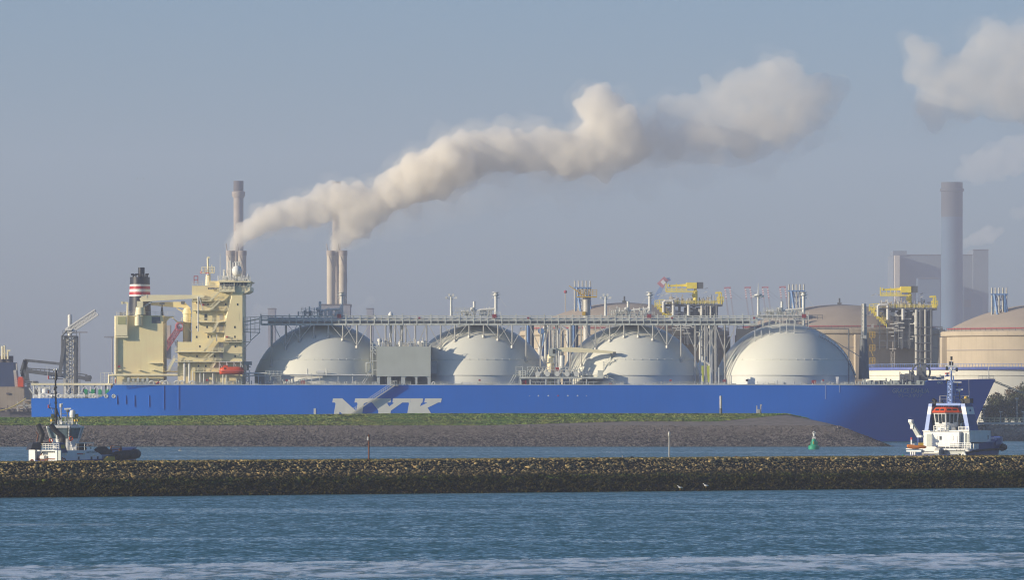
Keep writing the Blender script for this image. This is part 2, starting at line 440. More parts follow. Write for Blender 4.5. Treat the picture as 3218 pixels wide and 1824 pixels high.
for dz in (.0, -.55): gal.bar((GX0, GN, zr + dz), (GX1, GN, zr + dz), .09); gal.bar((GX0, GF, zr + dz), (GX1, GF, zr + dz), .06)
gallery = gal.build('pipe_gallery', M['gallery_grey'], ship)
for y, r, dz, m in ((GN + 3.2, .42, .55, 'pipe_white'), (GN + 4.2, .30, .45, 'pipe_white'), (GN + 5.1, .34, .5, 'gallery_grey'), (GN + 5.9, .2, .3, 'pipe_white'), (GN + 6.6, .3, .45, 'steel'), (GN + 1.2, .24, 1.55, 'pipe_white'), (GN + 3.6, .3, 1.75, 'pipe_white')):
    MB().bar((GX0 + 2, y, zb + dz + .05), (GX1 - 2, y, zb + dz + .05), r, 8).build('gallery_pipe', M[m], gallery, True)
for px in (1178, 1318, 2112, 1660, 2370): a = Q('p', px, 1001, GN - .3); MB().box(a.x - .32, a.x + .32, a.y - .2, a.y + .2, a.z - .2, a.z + .4).build('valve_box', M['dull_red' if px != 1178 else 'white'], gallery)
a = Q('p', 1228, 990, GN + 1); MB().lathe(a.x, a.y, [(.75, a.z - .6), (.75, a.z + .2), (.5, a.z + .7), (.1, a.z + .95)], 12).build('dome_lamp', M['white'], gallery, True)
# inclined access bridge from the deckhouse
br = MB(); D = GN
for y in (GN, GN + 3):
    br.seg('3', 0, 560, 200, 520, y, .16).seg('3', 0, 600, 215, 560, y, .1).seg('3', 0, 640, 215, 640, y, .12).seg('3', 0, 670, 205, 678, y, .12)
for xx in (20, 60, 100, 150, 200): br.seg('3', xx, 500, xx, 672, GN, .09); br.seg('3', xx, 500, xx, 672, GN + 3, .09)
br.seg('3', 100, 672, 100, 770, GN, .12).seg('3', 100, 770, 210, 672, GN, .12).seg('3', 10, 785, 100, 785, GN, .1).seg('3', 20, 870, 105, 775, GN, .09)
br.seg('3', 0, 505, 230, 495, GN, .07)
br.build('access_bridge', M['gallery_grey'], ship)
# legs
def leg(x, y, zt, zf, pad):
    mb = MB().bar((x, y, zf), (x, y, zt), .2, 6)
    if pad: mb.bar((x, y - .2, zf - .3), (x, y - .1, zf + .5), .5, 10, .42)
    mb.build('support_leg', M['steel'], gallery)
for k, tx in enumerate(TX):
    if k == 3: offs = (-19.3,)
    else: offs = (-15.9, -11.5, -7.1, -2.7, 1.75, 6.2, 10.6, 14.9)
    feet = []
    for o in offs:
        xx = tx + o; zf = dome_z(xx, GN, tx)
        on = zf > DZ + 4
        leg(xx, GN, zb, zf if on else DZ, on); feet.append((xx, zf))
        zf2 = dome_z(xx, GF, tx)
        if k < 3: leg(xx, GF, zb, zf2 if zf2 > DZ + 1 else DZ, False)
    if k < 3:
        for j in (1, 2, 5, 6):
            (xa, za) = feet[j]
            if za > zb - 1.2: continue
            for s in (-1, 1):
                MB().bar((xa, GN, za + .5), (xa + s * 3.7, GN, zb - .2), .11).build('brace', M['steel'], gallery)
for k in range(3):
    xm = (TX[k] + TX[k + 1]) / 2
    for o in (-4.6, -1.6, 1.6, 4.6):
        leg(xm + o, GN, zb, DZ, False); leg(xm + o, GF, zb, DZ, False)
        MB().bar((xm + o, GN, zb - 9), (xm + o + (3 if o < 0 else -3), GN, zb - .2), .12).build('brace', M['steel'], gallery)
    for s in (-1, 1): MB().bar((xm + s * 8, GN, zb - .3), (xm + s * 4.6, GN, zb - 8), .12).build('brace', M['steel'], gallery)
    MB().bar((xm + .4, GN + 2, DZ), (xm + .4, GN + 2, zb), .5, 10).build('riser_pipe', M['pipe_white'], gallery, True)
    MB().bar((xm - 3, GN + 3, DZ), (xm - 3, GN + 3, zb), .4, 10).build('riser_pipe', M['pipe_white'], gallery, True)
# crown walkway round the foremost dome, where the gallery ends
cw = MB(); wx0, wx1, wy = GX1, TX[3] + 6.5, 1988.5; wz = Z(1004, wy)
cw.box(wx0, wx1, wy, wy + 2.4, wz - .25, wz); cw.rail((wx0, wy, wz), (wx1, wy, wz), 1.3, 1.5, .09, 3)
for px in (2372, 2392, 2418, 2451, 2472, 2496): xx = X(px, wy); cw.bar((xx, wy, dome_z(xx, wy, TX[3]) - .2), (xx, wy, wz), .13)
cw.bar((wx0, wy + .6, wz + 1.0), (wx1 - 1, wy + .6, wz + 1.0), .35, 8).bar((wx0, wy + 1.5, wz + .6), (wx1 - 2, wy + 1.5, wz + .6), .28, 8)
cw.build('crown_walkway', M['pipe_white'], ship)
# curved stairs down the forward dome
st = MB(); pts = []
for i in range(13):
    xx = TX[3] + 10 + i * .98; yy = 1990 + i * .3; pts.append(Vector((xx, yy, max(DZ, dome_z(xx, yy, TX[3])) + .6)))
for a, b in zip(pts, pts[1:]): st.bar(a, b, .09); st.bar(a + Vector((0, 0, 1.2)), b + Vector((0, 0, 1.2)), .05); st.bar(a, a + Vector((0, 0, 1.2)), .06)
st.build('dome_stairway', M['steel_dark'], ship); st = MB(); st.rail((TX[3] + 6, 1989, Z(1005, 1989)), (TX[3] + 11, 1989, Z(1005, 1989)), 1.4, 1.4, .07)
st.build('stair_landing', M['steel_dark'], ship)
st = MB(); pts = []
for i in range(10):
    xx = TX[3] - 15.5 - i * .55; pts.append(Vector((xx, 1989, dome_z(xx, 1989, TX[3]) + .4)))
for a, b in zip(pts, pts[1:]): st.bar(a, b, .13); st.bar(a + Vector((0, 0, 1.1)), b + Vector((0, 0, 1.1)), .06); st.bar(b, b + Vector((0, 0, 1.1)), .05)
st.build('dome_stairway', M['gallery_grey'], ship)
st = MB()
xx = TX[3] + 19; st.bar((xx, 1988, DZ), (xx, 1988, Z(1035, 1988)), .2, 6).bar((xx - 13, 1988, Z(1034, 1988)), (xx, 1988, Z(1034, 1988)), .14)
st.bar((xx - 11, 1988, Z(1032, 1988)), (xx + 4, 1988, Z(1125, 1988)), .13)
st.build('guy_post', M['steel_dark'], ship)

# light masts on the gallery
for px, y0, k in ((1418, 928, 0), (1903, 928, 0), (2383, 918, 1)):
    mb = MB(); a = Q('p', px, 995, GN + 2.5); t = Q('p', px, y0 + (8 if k else 2), GN + 2.5)
    mb.bar(a, t, .42, 8, .32)
    for s in (-1, 1):
        mb.bar(t + Vector((0, 0, -1.2)), t + Vector((s * 1.5, 0, -.6)), .1); mb.box(t.x + s * 1.5 - .3, t.x + s * 1.5 + .3, a.y - .4, a.y + .3, t.z - 1.0, t.z - .3)
        if not k: mb.box(t.x + s * .6 - .3, t.x + s * .6 + .3, a.y - .4, a.y + .3, t.z - .2, t.z + .6)
    if k: mb.bar(t, t + Vector((0, 0, 3.6)), .22, 6, .06); mb.lathe(t.x, a.y, [(.3, t.z - .8), (1.2, t.z - .3), (1.2, t.z), (.3, t.z + .4)], 10)
    mb.build('light_mast', M['pipe_white'], ship, True)

# ---------------------------------------------------------------- machinery house
mh = MB(); D = 1977
mh.rect('3', 1545, 835, 2160, 1180, D, 17)
for x0, x1 in ((1545, 1578), (1660, 1708), (1822, 1868), (1985, 2008), (2125, 2160)): mh.rect('3', x0, 1180, x1, 1284, D + .2, 1.5)
mh.rect('3', 1545, 1180, 2160, 1284, D + 16, .5)
for x0, x1 in ((1868, 1985), (2008, 2125)):
    mh.cprism('3', [(x0, 1179), (x0, 1200), (x0 + 22, 1182), (x1 - 22, 1182), (x1, 1200), (x1, 1179)], D + .3, 1)
house = mh.build('machinery_house', M['box_grey'], ship)
mb = MB().rect('4', 200, 1010, 264, 1150, D + 3, 3); mb.build('side_panel', M['panel_grey'], house)
for x0, w, h in ((1575, 34, 90), (1615, 22, 70), (1810, 26, 55), (2030, 30, 60), (2078, 44, 65)):
    p = Q('3', x0, 835, D + 4); r = w / 3.64 / 10.2 / 2
    z1 = p.z + h / 3.64 / 10.2
    MB().lathe(p.x, p.y, [(r, p.z), (r, z1 - 1), (r * 1.5, z1 - .9), (r * 1.5, z1 - .2), (r, z1)], 12).build('roof_vent', M['pipe_white'], house, True)
mb = MB(); mb.crail('3', 1548, 835, 2155, 835, D + .3, 1.1, 2, .06); mb.build('roof_railing', M['gallery_grey'], house)
fit(house, M['steel'], Q('3', 1600, 0, D).x, Q('3', 2080, 0, D).x, D + 2, D + 10, Q('3', 0, 835, D).z, 30, 2.8, 9, .3, 1.0, ('roof_cabinet', 'roof_vent', 'roof_pipe'))
mb = MB()   # caged stair tower on its after side
for xx in (1472, 1495, 1536): mb.seg('3', xx, 800, xx, 1180, D + .5, .1); mb.seg('3', xx, 800, xx, 1180, D + 3, .1)
for yy in (800, 838, 885, 1000, 1105): mb.seg('3', 1472, yy, 1545, yy, D + .5, .09)
mb.seg('3', 1480, 838, 1540, 885, D + .5, .12).seg('3', 1480, 885, 1540, 930, D + .5, .1).seg('3', 1375, 1255, 1470, 1105, D + .5, .14).seg('3', 1395, 1262, 1490, 1115, D + .5, .1)
mb.path([Q('3', 1425, 1130, D), Q('3', 1425, 1025, D), Q('3', 1470, 1022, D)], .2, 6)
mb.build('stair_tower', M['gallery_grey'], house)

# ---------------------------------------------------------------- loading manifold deck amidships and its crane
D = 1975.5
mf = MB(); mf.rect('4', 1205, 1185, 2170, 1205, D, 9)
for xx in (1215, 1325, 1505, 1645, 1810, 1970): mf.rect('4', xx, 1205, xx + 14, 1284, D + .3, .5); mf.rect('4', xx, 1205, xx + 14, 1284, D + 8, .5)
mf.rect('4', 2105, 1110, 2168, 1185, D + .2, 3)
for yy in (1245, 1278): mf.seg('4', 1330, yy, 2110, yy, D + .5, .07)
for xx in range(1340, 2110, 55): mf.seg('4', xx, 1245, xx, 1284, D + .5, .06)
manif = mf.build('manifold_deck', M['gallery_grey'], ship)
mb = MB(); mb.crail('4', 1300, 1185, 1930, 1185, D + 1.2, 3.2, 1.6, .07, 3); mb.crail('4', 1935, 1185, 2100, 1185, D + .5, 1.1, 1.5, .06)
mb.seg('4', 1300, 1165, 1360, 1070, D + .6, .12).seg('4', 1320, 1185, 1380, 1080, D + .6, .12)
mb.build('manifold_railing', M['gallery_grey'], manif)
for xx in (1420, 1530, 1640, 1755, 1860):
    p = Q('4', xx, 1150, D + 2); mb = MB(); mb.bar((p.x, D + .3, p.z), (p.x, D + 8, p.z), .5, 10); mb.bar((p.x, D + .2, p.z), (p.x, D + .5, p.z), .8, 12)
    mb.bar((p.x, D + 3, p.z), (p.x, D + 3, p.z + 1.4), .25, 8); mb.torus((p.x, D + 2.4, p.z + 1.5), .5, .1); mb.bar((p.x + 1.2, D + 3, p.z - 1), (p.x + 1.2, D + 3, p.z + 1.2), .2, 6)
    mb.build('loading_manifold', M['pipe_white'], manif, True)
a = Q('4', 1390, 1185, D); b = Q('4', 1900, 1185, D); fit(manif, M['pipe_white'], a.x, b.x, D + 1, D + 8, a.z, 60, 2.8, 5, .2, .9, ('valve_housing', 'valve_stem', 'pipe_run'))
mb = MB(); p = Q('4', 1640, 1095, D + 2); mb.box(p.x - .5, p.x + .6, D + 2, D + 3, p.z - .5, p.z + .5); mb.build('valve_wheel', M['red'], manif)
mb = MB(); mb.seg('4', 1170, 1065, 1170, 1185, D + .3, .09).seg('4', 1245, 1065, 1245, 1185, D + .3, .09).seg('4', 1170, 1065, 1245, 1068, D + .3, .09).seg('4', 1095, 1255, 1150, 1155, D + .3, .12).seg('4', 1120, 1260, 1170, 1165, D + .3, .1).rect('4', 1200, 1110, 1228, 1284, D + 1, .8)
mb.crail('4', 1170, 1187, 1280, 1187, D + .2, 2, 1.2, .07, 3); mb.build('manifold_stair', M['gallery_grey'], manif)
MB().rect('4', 1238, 1225, 1288, 1280, D + .8, 1).build('fire_box', M['red'], ship)
cr = MB(); p = Q('4', 1567, 1130, D + 5)
cr.bar((p.x, p.y, DZ), (p.x, p.y, Q('4', 0, 930, D + 5).z), 1.0, 16, .95)
crane = cr.build('provision_crane', M['cream_pale'], ship, True)
mb = MB().rect('4', 1545, 855, 1625, 945, D + 3.6, 3); mb.build('crane_cab', M['box_grey'], crane)
MB().rect('4', 1590, 868, 1618, 918, D + 3.5, .2).build('cab_window', M['glass_dark'], crane)
MB().rect('4', 1590, 1005, 1600, 1015, D + 3.5, .2).crail('4', 1500, 1018, 1650, 1018, D + 4, 1.2, 1.3, .07).rect('4', 1500, 1016, 1650, 1024, D + 4, 2.5).build('crane_platform', M['gallery_grey'], crane)
bm = MB(); y = D + 5
pts = [Q('4', 1630, 872, y), Q('4', 1685, 848, y), Q('4', 1850, 846, y), Q('5', 640, 968, y), Q('5', 640, 990, y), Q('4', 1830, 902, y), Q('4', 1690, 897, y)]
bm.prism([(q.x, q.z) for q in pts], y - .7, y + .7); bm.build('crane_boom', M['cream_pale'], crane)
MB().rect('5', 605, 972, 636, 1000, y - .9, 1.8).build('boom_sheave', M['steel_dark'], crane)
mb = MB()
for xx in (1555, 1600, 1650): mb.seg('4', xx, 650, xx, 855, y + 2, .28, 8)
mb.seg('4', 1545, 640, 1660, 640, y + 2, .15).seg('4', 1590, 590, 1590, 850, y + 2, .12).seg('4', 1630, 590, 1630, 850, y + 2, .12)
for yy in range(600, 850, 36): mb.seg('4', 1590, yy, 1630, yy + 30, y + 2, .07)
mb.build('pipe_tower', M['steel'], ship)
MB().seg('4', 1700, 940, 1695, 1100, D + 4, .8, 12).build('vent_post', M['pipe_white'], ship, True)
# crutch post for the crane boom
mb = MB(); mb.seg('5', 580, 980, 580, 1140, D + 6, .3, 8, r2=.4).rect('5', 560, 1138, 635, 1146, D + 5, 3).crail('5', 495, 1140, 640, 1140, D + 5, 1.6, 1.4, .07, 3).seg('5', 555, 1010, 610, 1010, D + 6, .16).rect('5', 615, 1060, 630, 1075, D + 5, .6).seg('5', 622, 1075, 622, 1140, D + 5.3, .1)
for xx in (495, 510): mb.seg('5', xx, 1100, xx, 1235, D + 5, .08)
mb.seg('5', 500, 1240, 620, 1290, D + 1, .1).seg('5', 490, 1260, 610, 1310, D + 1, .1)
mb.build('boom_crutch', M['gallery_grey'], ship)

# ---------------------------------------------------------------- engine casing and funnel
D = 1978.5
cs = MB(); cs.rect('2', 106, 676, 532, 1222, D, 21); cs.rect('2', 106, 1222, 534, 1318, D + .8, 19.5)
casing = cs.build('engine_casing', M['cream'], ship)
MB().rect('2', 99, 674, 204, 862, D - 1.3, 1.3).build('casing_louvre_box', M['cream_pale'], casing)
MB().rect('2', 117, 688, 190, 758, D - 1.4, .2).build('louvre', M['shutter_green'], casing)
MB().rect('2', 427, 688, 504, 747, D - .12, .3).build('louvre', M['steel_dark'], casing)
mb = MB(); mb.rect('2', 104, 866, 210, 880, D - 1.3, 1.5).crail('2', 104, 866, 204, 866, D - 1.2, 1.1, 1.5, .05)
mb.build('casing_walkway', M['cream_pale'], casing)
mb = MB(); mb.crail('2', 104, 674, 290, 674, D + .2, 1.15, 1.6, .06, 3); mb.crail('2', 345, 676, 632, 676, D + .2, 1.15, 1.8, .05)
mb.build('roof_railing', M['pipe_white'], casing)
mb = MB(); mb.cprism('2', [(532, 682), (632, 682), (632, 690), (590, 700), (540, 750), (532, 752)], D + 2, 1.2); mb.build('corner_bracket', M['cream'], casing)
mb = MB(); mb.path([Q('2', 205, 674, D - .4), Q('2', 207, 560, D - .4), Q('2', 155, 560, D - .4)], .28, 8); mb.rect('2', 148, 548, 165, 572, D - .8, .8); mb.build('roof_davit', M['cream_pale'], casing)
mb = MB(); mb.path([Q('2', 38, 1300, D - 1), Q('2', 38, 1228, D - 1), Q('2', 100, 1222, D - 1), Q('2', 665, 1222, D - 1)], .36, 8); mb.build('casing_pipe', M['cream_pale'], casing, True)
mb = MB(); mb.seg('2', 97, 680, 97, 1300, D - .5, .35, 8); mb.build('drain_pipe', M['cream_pale'], casing, True)
MB().rect('2', 118, 1138, 138, 1150, D - .6, .6).rect('2', 92, 1260, 98, 1296, D - 1.2, .4).build('fire_box', M['red'], casing)
for x0, y0, x1, y1 in ((118, 1170, 150, 1183), (300, 1176, 322, 1184), (425, 1174, 452, 1182), (400, 1110, 540, 1116), (700, 0, 0, 0))[:4]:
    MB().rect('2', x0, y0, x1, y1, D - 1.1, 1.2).build('small_ledge', M['cream_pale'], casing)
mb = MB(); mb.clutter(Q('2', 110, 0, D).x, Q('2', 180, 0, D).x, D + 1, D + 6, Q('2', 0, 676, D).z, 7, 1.6, 8, .3, .7); mb.build('roof_fitting', M['steel_dark'], casing)
mb = MB(); p = Q('2', 522, 676, D + 3); mb.bar(p, p + Vector((0, 0, 3.3)), .5, 6, .2).box(p.x - .8, p.x + .8, p.y - .3, p.y + .3, p.z + 3.3, p.z + 4); mb.build('roof_post', M['steel_dark'], casing)
# funnel with bands
fy = 1989.0
def fx(px): return Q('2', px, 0, fy).x
def fz(py): return Q('2', 0, py, fy).z
fc = (fx(319), fy)
def frad(py): return lerp(fx(412) - fx(232), fx(421) - fx(217), (py - 335) / (672 - 335)) / 2
def ring(py, k=1.0, sy=1.35): return [(fc[0] + frad(py) * k * math.cos(a) , fc[1] + frad(py) * k * sy * math.sin(a), fz(py)) for a in [2 * math.pi * i / 40 for i in range(40)]]
mb = MB(); mb.loft([ring(690), ring(336)]); mb.loft([ring(336, 1.02), ring(325, 1.02)])
funnel = mb.build('funnel', M['navy_black'], ship, True)
for y0, y1, m in ((502, 487, 'white'), (487, 461, 'red'), (461, 436, 'white'), (436, 409, 'red'), (409, 392, 'white')):
    MB().loft([ring(y0, 1.012), ring(y1, 1.012)], False).build('funnel_band', M[m], funnel, True)
mb = MB(); mb.bar((fx(333), fy, fz(330)), (fx(333), fy, fz(236)), (fx(363) - fx(303)) / 2, 20)
mb.build('uptake_pipe', M['navy_black'], funnel, True)
for xx, yy in ((262, 303), (285, 310), (312, 300), (348, 298), (376, 300), (390, 298)):
    q = Vector((fx(xx), fy - 2, fz(330)))
    MB().path([q, q + Vector((0, 0, 1.0)), Vector((fx(xx) + (-.7 if xx < 320 else .5), fy - 2, fz(yy)))], .26, 8).build('exhaust_pipe', M['navy_black'], funnel, True)
mb = MB(); mb.crail('2', 265, 640, 290, 640, 1988, 7, .8, .07, 5); mb.build('funnel_ladder', M['white'], funnel)
# stores cranes
y = D - .9
mb = MB(); p = Q('2', 306, 700, y); mb.bar((p.x, y, Q('2', 0, 770, y).z), (p.x, y, Q('2', 0, 670, y).z), 1.15, 14, 1.15); mb.bar((p.x + .6, y, Q('2', 0, 670, y).z), (p.x + .6, y, Q('2', 0, 600, y).z), 1.6, 12, 1.4); mb.rect('2', 255, 676, 345, 684, y - 1, 2.4)
c1 = mb.build('stores_crane', M['cream_pale'], ship, True)
MB().rect('2', 291, 545, 346, 602, y - 1.3, 2.8).build('crane_machinery', M['cream_pale'], c1)
bm = MB(); q = [Q('2', a, b, y) for a, b in ((315, 520), (345, 500), (420, 488), (900, 488), (918, 500), (900, 516), (430, 545), (330, 552))]
bm.prism([(v.x, v.z) for v in q], y - .6, y + .6); bm.build('crane_boom', M['cream_pale'], c1)
MB().seg('2', 345, 600, 430, 552, y, .26, 8).build('luffing_ram', M['pipe_white'], c1)
mb = MB(); mb.clutter(Q('2', 330, 0, y).x, Q('2', 385, 0, y).x, y - .6, y + .4, Q('2', 0, 515, y).z, 10, 1.4, 31, .2, .5); mb.build('boom_winch', M['steel'], c1)
y = 1989
mb = MB(); p = Q('2', 750, 915, y); mb.bar((p.x, y, DZ + 12), (p.x, y, Q('2', 0, 660, y).z), 1.25, 14); mb.bar((p.x, y, Q('2', 0, 660, y).z), (p.x, y, Q('2', 0, 605, y).z), 1.5, 14, .9)
c2 = mb.build('stores_crane', M['cream_pale'], ship, True)
bm = MB(); q = [Q('2', a, b, y) for a, b in ((420, 556), (560, 552), (700, 552), (735, 560), (775, 600), (785, 612), (735, 612), (700, 604), (560, 596), (420, 582))]
bm.prism([(v.x, v.z) for v in q], y - .8, y + .8); bm.build('crane_boom', M['cream'], c2)
MB().rect('2', 695, 545, 728, 572, y - 1.2, 2.4).build('boom_sheave', M['steel_dark'], c2)
MB().seg('2', 655, 608, 735, 655, y - .5, .22, 8).build('luffing_ram', M['cream_pale'], c2)
mb = MB(); mb.rect('2', 708, 625, 742, 655, y - .6, 1.6).rect('2', 700, 735, 795, 742, y - 2, 4).crail('2', 700, 735, 795, 735, y - 2, 1.2, 1.4, .06); mb.build('crane_platform', M['cream_pale'], c2)
mb = MB()
pts = [Q('2', a, b, y - 1.5) for a, b in ((610, 690), (660, 735), (720, 745), (760, 790), (790, 830))]
for a, b in zip(pts, pts[1:]): mb.bar(a, b, .16)
mb.build('hose_hook', M['cream_pale'], c2)

# ---------------------------------------------------------------- deckhouse
D = 1977.5
dh = MB(); dh.rect('2', 665, 918, 1256, 1318, D, 26); dh.rect('2', 795, 405, 1256, 918, D + .6, 24.5)
dh.rect('2', 960, 360, 1256, 405, D + 1.5, 22)
house = dh.build('deckhouse', M['cream'], ship)
wins = [(1105, 575), (1213, 575), (838, 783), (934, 782), (999, 782), (1188, 783), (838, 873), (944, 872), (974, 872), (1188, 873), (868, 960), (1192, 960), (842, 1050), (1004, 1049), (1191, 1049), (738, 1140), (855, 1140), (922, 1140), (1191, 1140), (942, 576)]
for xx, yy in wins:
    dd = D + (.6 if yy < 918 else 0)
    if xx > 1110 and yy < 905: dd = D - 1.2
    MB().rect('2', xx - 6.5, yy - 10, xx + 6.5, yy + 10, dd - .05, .3).build('window', M['glass_dark'], house)
MB().rect('2', 909, 664, 932, 720, D + .5, .3).build('door', M['glass_dark'], house)
for yy in (950, 1045, 790, 690): MB().rect('2', 1046, yy - 24, 1080, yy + 24, D + (.5 if yy < 918 else -.1), .3).build('door', M['stack_clay'], house)
for xx, yy in ((1115, 874), (1000, 1142), (935, 1268), (900, 578)): MB().rect('2', xx - 9, yy - 8, xx + 9, yy + 8, D - (1.8 if xx == 1115 else .4), 1.2).build('fire_box', M['red'], house)
# walkways with railings, one per level
for x0, x1, yy, dep in ((800, 1088, 540, 1.8), (800, 1122, 628, 1.8), (830, 1102, 735, 1.8), (905, 1098, 830, 1.8), (640, 1086, 1008, 2.4), (640, 1062, 1098, 2.4), (800, 1050, 1190, 2.2), (1100, 1256, 915, 2.0)):
    dd = D + (.6 if yy < 915 else 0)
    mb = MB().rect('2', x0, yy - 2, x1, yy + 5, dd - dep, dep - .01); mb.crail('2', x0, yy - 2, x1, yy - 2, dd - dep + .05, 1.15, 1.6, .06, 3)
    for q in range(int(x0) + 30, int(x1), 95): mb.cprism('2', [(q, yy + 5), (q + 3, yy + 5), (q + 3, yy + 26), (q, yy + 26)], dd - dep * .5, dep * .5 - .01)
    mb.build('walkway', M['cream_pale'], house)
for xa, ya, xb, yb in ((990, 888, 905, 1003), (1000, 1010, 905, 1092), (985, 1095, 920, 1110), (1030, 740, 985, 825), (1045, 545, 960, 625), (1040, 460, 965, 535), (635, 1070, 575, 1185), (1010, 1100, 960, 1188)):
    mb = MB()
    for o, yy in ((0, -1.0), (9, -1.0), (0, -1.9), (9, -1.9)):
        mb.bar(Q('2', xa + o, ya, D + yy), Q('2', xb + o, yb, D + yy), .13)
        mb.bar(Q('2', xa + o, ya, D + yy) + Vector((0, 0, 1.1)), Q('2', xb + o, yb, D + yy) + Vector((0, 0, 1.1)), .05)
    for k in range(9):
        p = Q('2', xa + 4, ya, D - 1.5).lerp(Q('2', xb + 4, yb, D - 1.5), k / 8); mb.box(p.x - .5, p.x + .5, D - 1.9, D - 1.0, p.z - .04, p.z + .04)
    mb.build('stairway', M['cream_pale'], house)
# the forward third of the house stands proud; a slanting chamfer joins it to the wall behind
lft = [(1142, 462), (1139, 520), (1112, 610), (1098, 700), (1088, 800), (1088, 905)]; rgt = [(1168, 462), (1159, 520), (1126, 640), (1114, 700), (1098, 800), (1098, 905)]
pw = MB(); pw.cprism('2', rgt + [(1257, 905), (1257, 462)], D - 1.2, 1.75); pw.build('wing_wall', M['cream'], house)
fin = MB(); fin.add([Q('2', x, y, D + .55) for x, y in lft] + [Q('2', x, y, D - 1.22) for x, y in rgt], [(k, k + 1, k + 7, k + 6) for k in range(5)])
fin.build('wing_bracket', M['cream_pale'], house)
MB().cprism('2', [(1145, 652), (1230, 652), (1230, 722), (1128, 722)], D - 1.24, .3).build('wall_recess', M['cream'], house)
mb = MB(); mb.rect('2', 795, 400, 1050, 404, D + .6, 40).crail('2', 796, 400, 945, 400, D + .8, 1.2, 1.6, .06, 3); mb.build('deck_railing', M['pipe_white'], house)
mb = MB(); mb.crail('2', 815, 386, 850, 386, D + 1, 2.4, 1.6, .12, 2); mb.build('red_rail_frame', M['crane_red'], house)
# bridge
bd = MB(); bd.rect('2', 1045, 352, 1186, 446, D - 2.2, 28); bd.rect('2', 1040, 436, 1190, 460, D - 2.4, 28.4)
bd.cprism('2', [(1188, 372), (1318, 372), (1300, 412), (1188, 412)], D - 1.6, 27)
bd.cprism('2', [(1188, 412), (1328, 412), (1328, 448), (1290, 470), (1258, 470), (1188, 462)], D - 1.4, 26.6)
bd.cprism('2', [(1040, 360), (1336, 360), (1328, 371), (1040, 371)], D - 2.6, 29)
bridge = bd.build('bridge', M['cream_pale'], ship)
for x0, x1 in ((1052, 1082), ): MB().rect('2', x0, 377, x1, 404, D - 2.3, .3).build('bridge_window', M['black'], bridge)
for k in range(5): MB().cprism('2', [(1091 + k * 17, 377), (1105 + k * 17, 377), (1109 + k * 17, 408), (1095 + k * 17, 408)], D - 2.3, .3).build('bridge_window', M['black'], bridge)
for x0, x1 in ((1190, 1206), (1212, 1231), (1240, 1266), (1274, 1300)): MB().cprism('2', [(x0, 376), (x1, 376), (x1 - 4, 403), (x0, 406)], D - 1.72, .3).build('bridge_window', M['glass_dark'], bridge)
mb = MB(); mb.crail('2', 1190, 440, 1326, 440, D - 1.6, 2.2, 1.2, .06, 3); mb.crail('2', 1050, 440, 1180, 440, D - 2.5, 1.4, 1.4, .06, 2); mb.crail('2', 1050, 352, 1330, 356, D - 2, 1.2, 1.4, .06, 3); mb.build('bridge_railing', M['pipe_white'], bridge)
MB().rect('2', 944, 418, 1048, 437, D - .3, .25).build('name_board', M['black'], bridge)
a = Q('2', 950, 434, D - .36); b = Q('2', 1042, 421, D - .36); vs, fs = text_geo('GRACE DAHLIA', b.x - a.x, b.z - a.z)
MB().add([(a.x + x, D - .36, a.z + z) for x, z in vs], fs).build('lettering', M['white'], bridge)
# signal mast and antenna cluster
mb = MB(); y = D + 14
mb.seg('2', 944, 440, 944, 280, y, 1.0, 10, r2=.7).seg('2', 944, 280, 940, 150, y, .32, 8).rect('2', 936, 136, 956, 152, y - .6, 1.2)
mb.rect('2', 885, 280, 1000, 287, y - 1.5, 3).crail('2', 885, 280, 1000, 280, y - 1.5, 1.6, 1.2, .08)
for xx, yy in ((910, 228), (978, 212), (1000, 230), (985, 240), (885, 235)): mb.seg('2', xx, 282, xx, yy, y - 1, .12)
mb.build('radar_mast', M['cream_pale'], ship)
y = D + 8
mb = MB()
for xx, yy, r in ((1090, 255, .22), (1128, 185, .12), (1148, 170, .14), (1200, 190, .2), (1222, 190, .2), (1240, 205, .14), (1180, 250, .14), (1036, 310, .1), (1054, 110, .05), (1316, 305, .1), (1172, 190, .1), (1110, 290, .1)):
    mb.seg('2', xx, 360, xx, yy, y, r * 1.6, 6)
mb.seg('2', 1180, 184, 1252, 184, y, .14).seg('2', 1118, 250, 1160, 250, y, .1).seg('2', 1160, 340, 1240, 250, y, .12).seg('2', 1180, 250, 1240, 340, y, .12).seg('2', 1165, 345, 1205, 260, y, .1).rect('2', 1082, 254, 1098, 276, y - .5, 1)
mb.rect('2', 1185, 290, 1245, 296, y - 1, 2).clutter(Q('2', 1060, 0, y).x, Q('2', 1310, 0, y).x, y - 8, y + 8, Q('2', 0, 356, y).z, 40, 2.2, 77, .2, .7)
mb.build('antenna_cluster', M['pipe_white'], ship)
p = Q('2', 1207, 268, y - 1); MB().sphere((p.x, p.y, p.z), 1.55, 14, 10, (1, 1, 1.1)).build('satellite_dome', M['white'], ship, True)
# awning, pillars and pipes by the boat deck
for xx in (728, 772): MB().seg('2', xx, 1092, xx, 1318, D - 1.5, .34, 8).build('deck_pillar', M['pipe_white'], ship)
for xx in (803, 870, 988, 1080, 1110, 905): MB().seg('2', xx, 1192, xx, 1318, D - 1.6, .18, 6).build('deck_pillar', M['pipe_white'], ship)
mb = MB(); mb.seg('2', 720, 1096, 780, 1096, D - 1.5, .28, 6).seg('2', 852, 505, 852, 825, D - 1.2, .22, 6).seg('2', 862, 505, 895, 625, D - 1.2, .14).seg('2', 1022, 850, 1022, 915, D - 1, .14)
mb.build('wall_pipe', M['pipe_white'], ship)
mb = MB()
mb.rect('2', 1040, 1098, 1250, 1104, D - 3.2, 3)
for xx in (1046, 1112, 1180, 1240): mb.seg('2', xx, 1100, xx, 1180, D - 2.9, .12); mb.seg('2', xx, 1104, xx + 22, 1150, D - 2.9, .08)
mb.build('boat_davit', M['pipe_white'], ship)
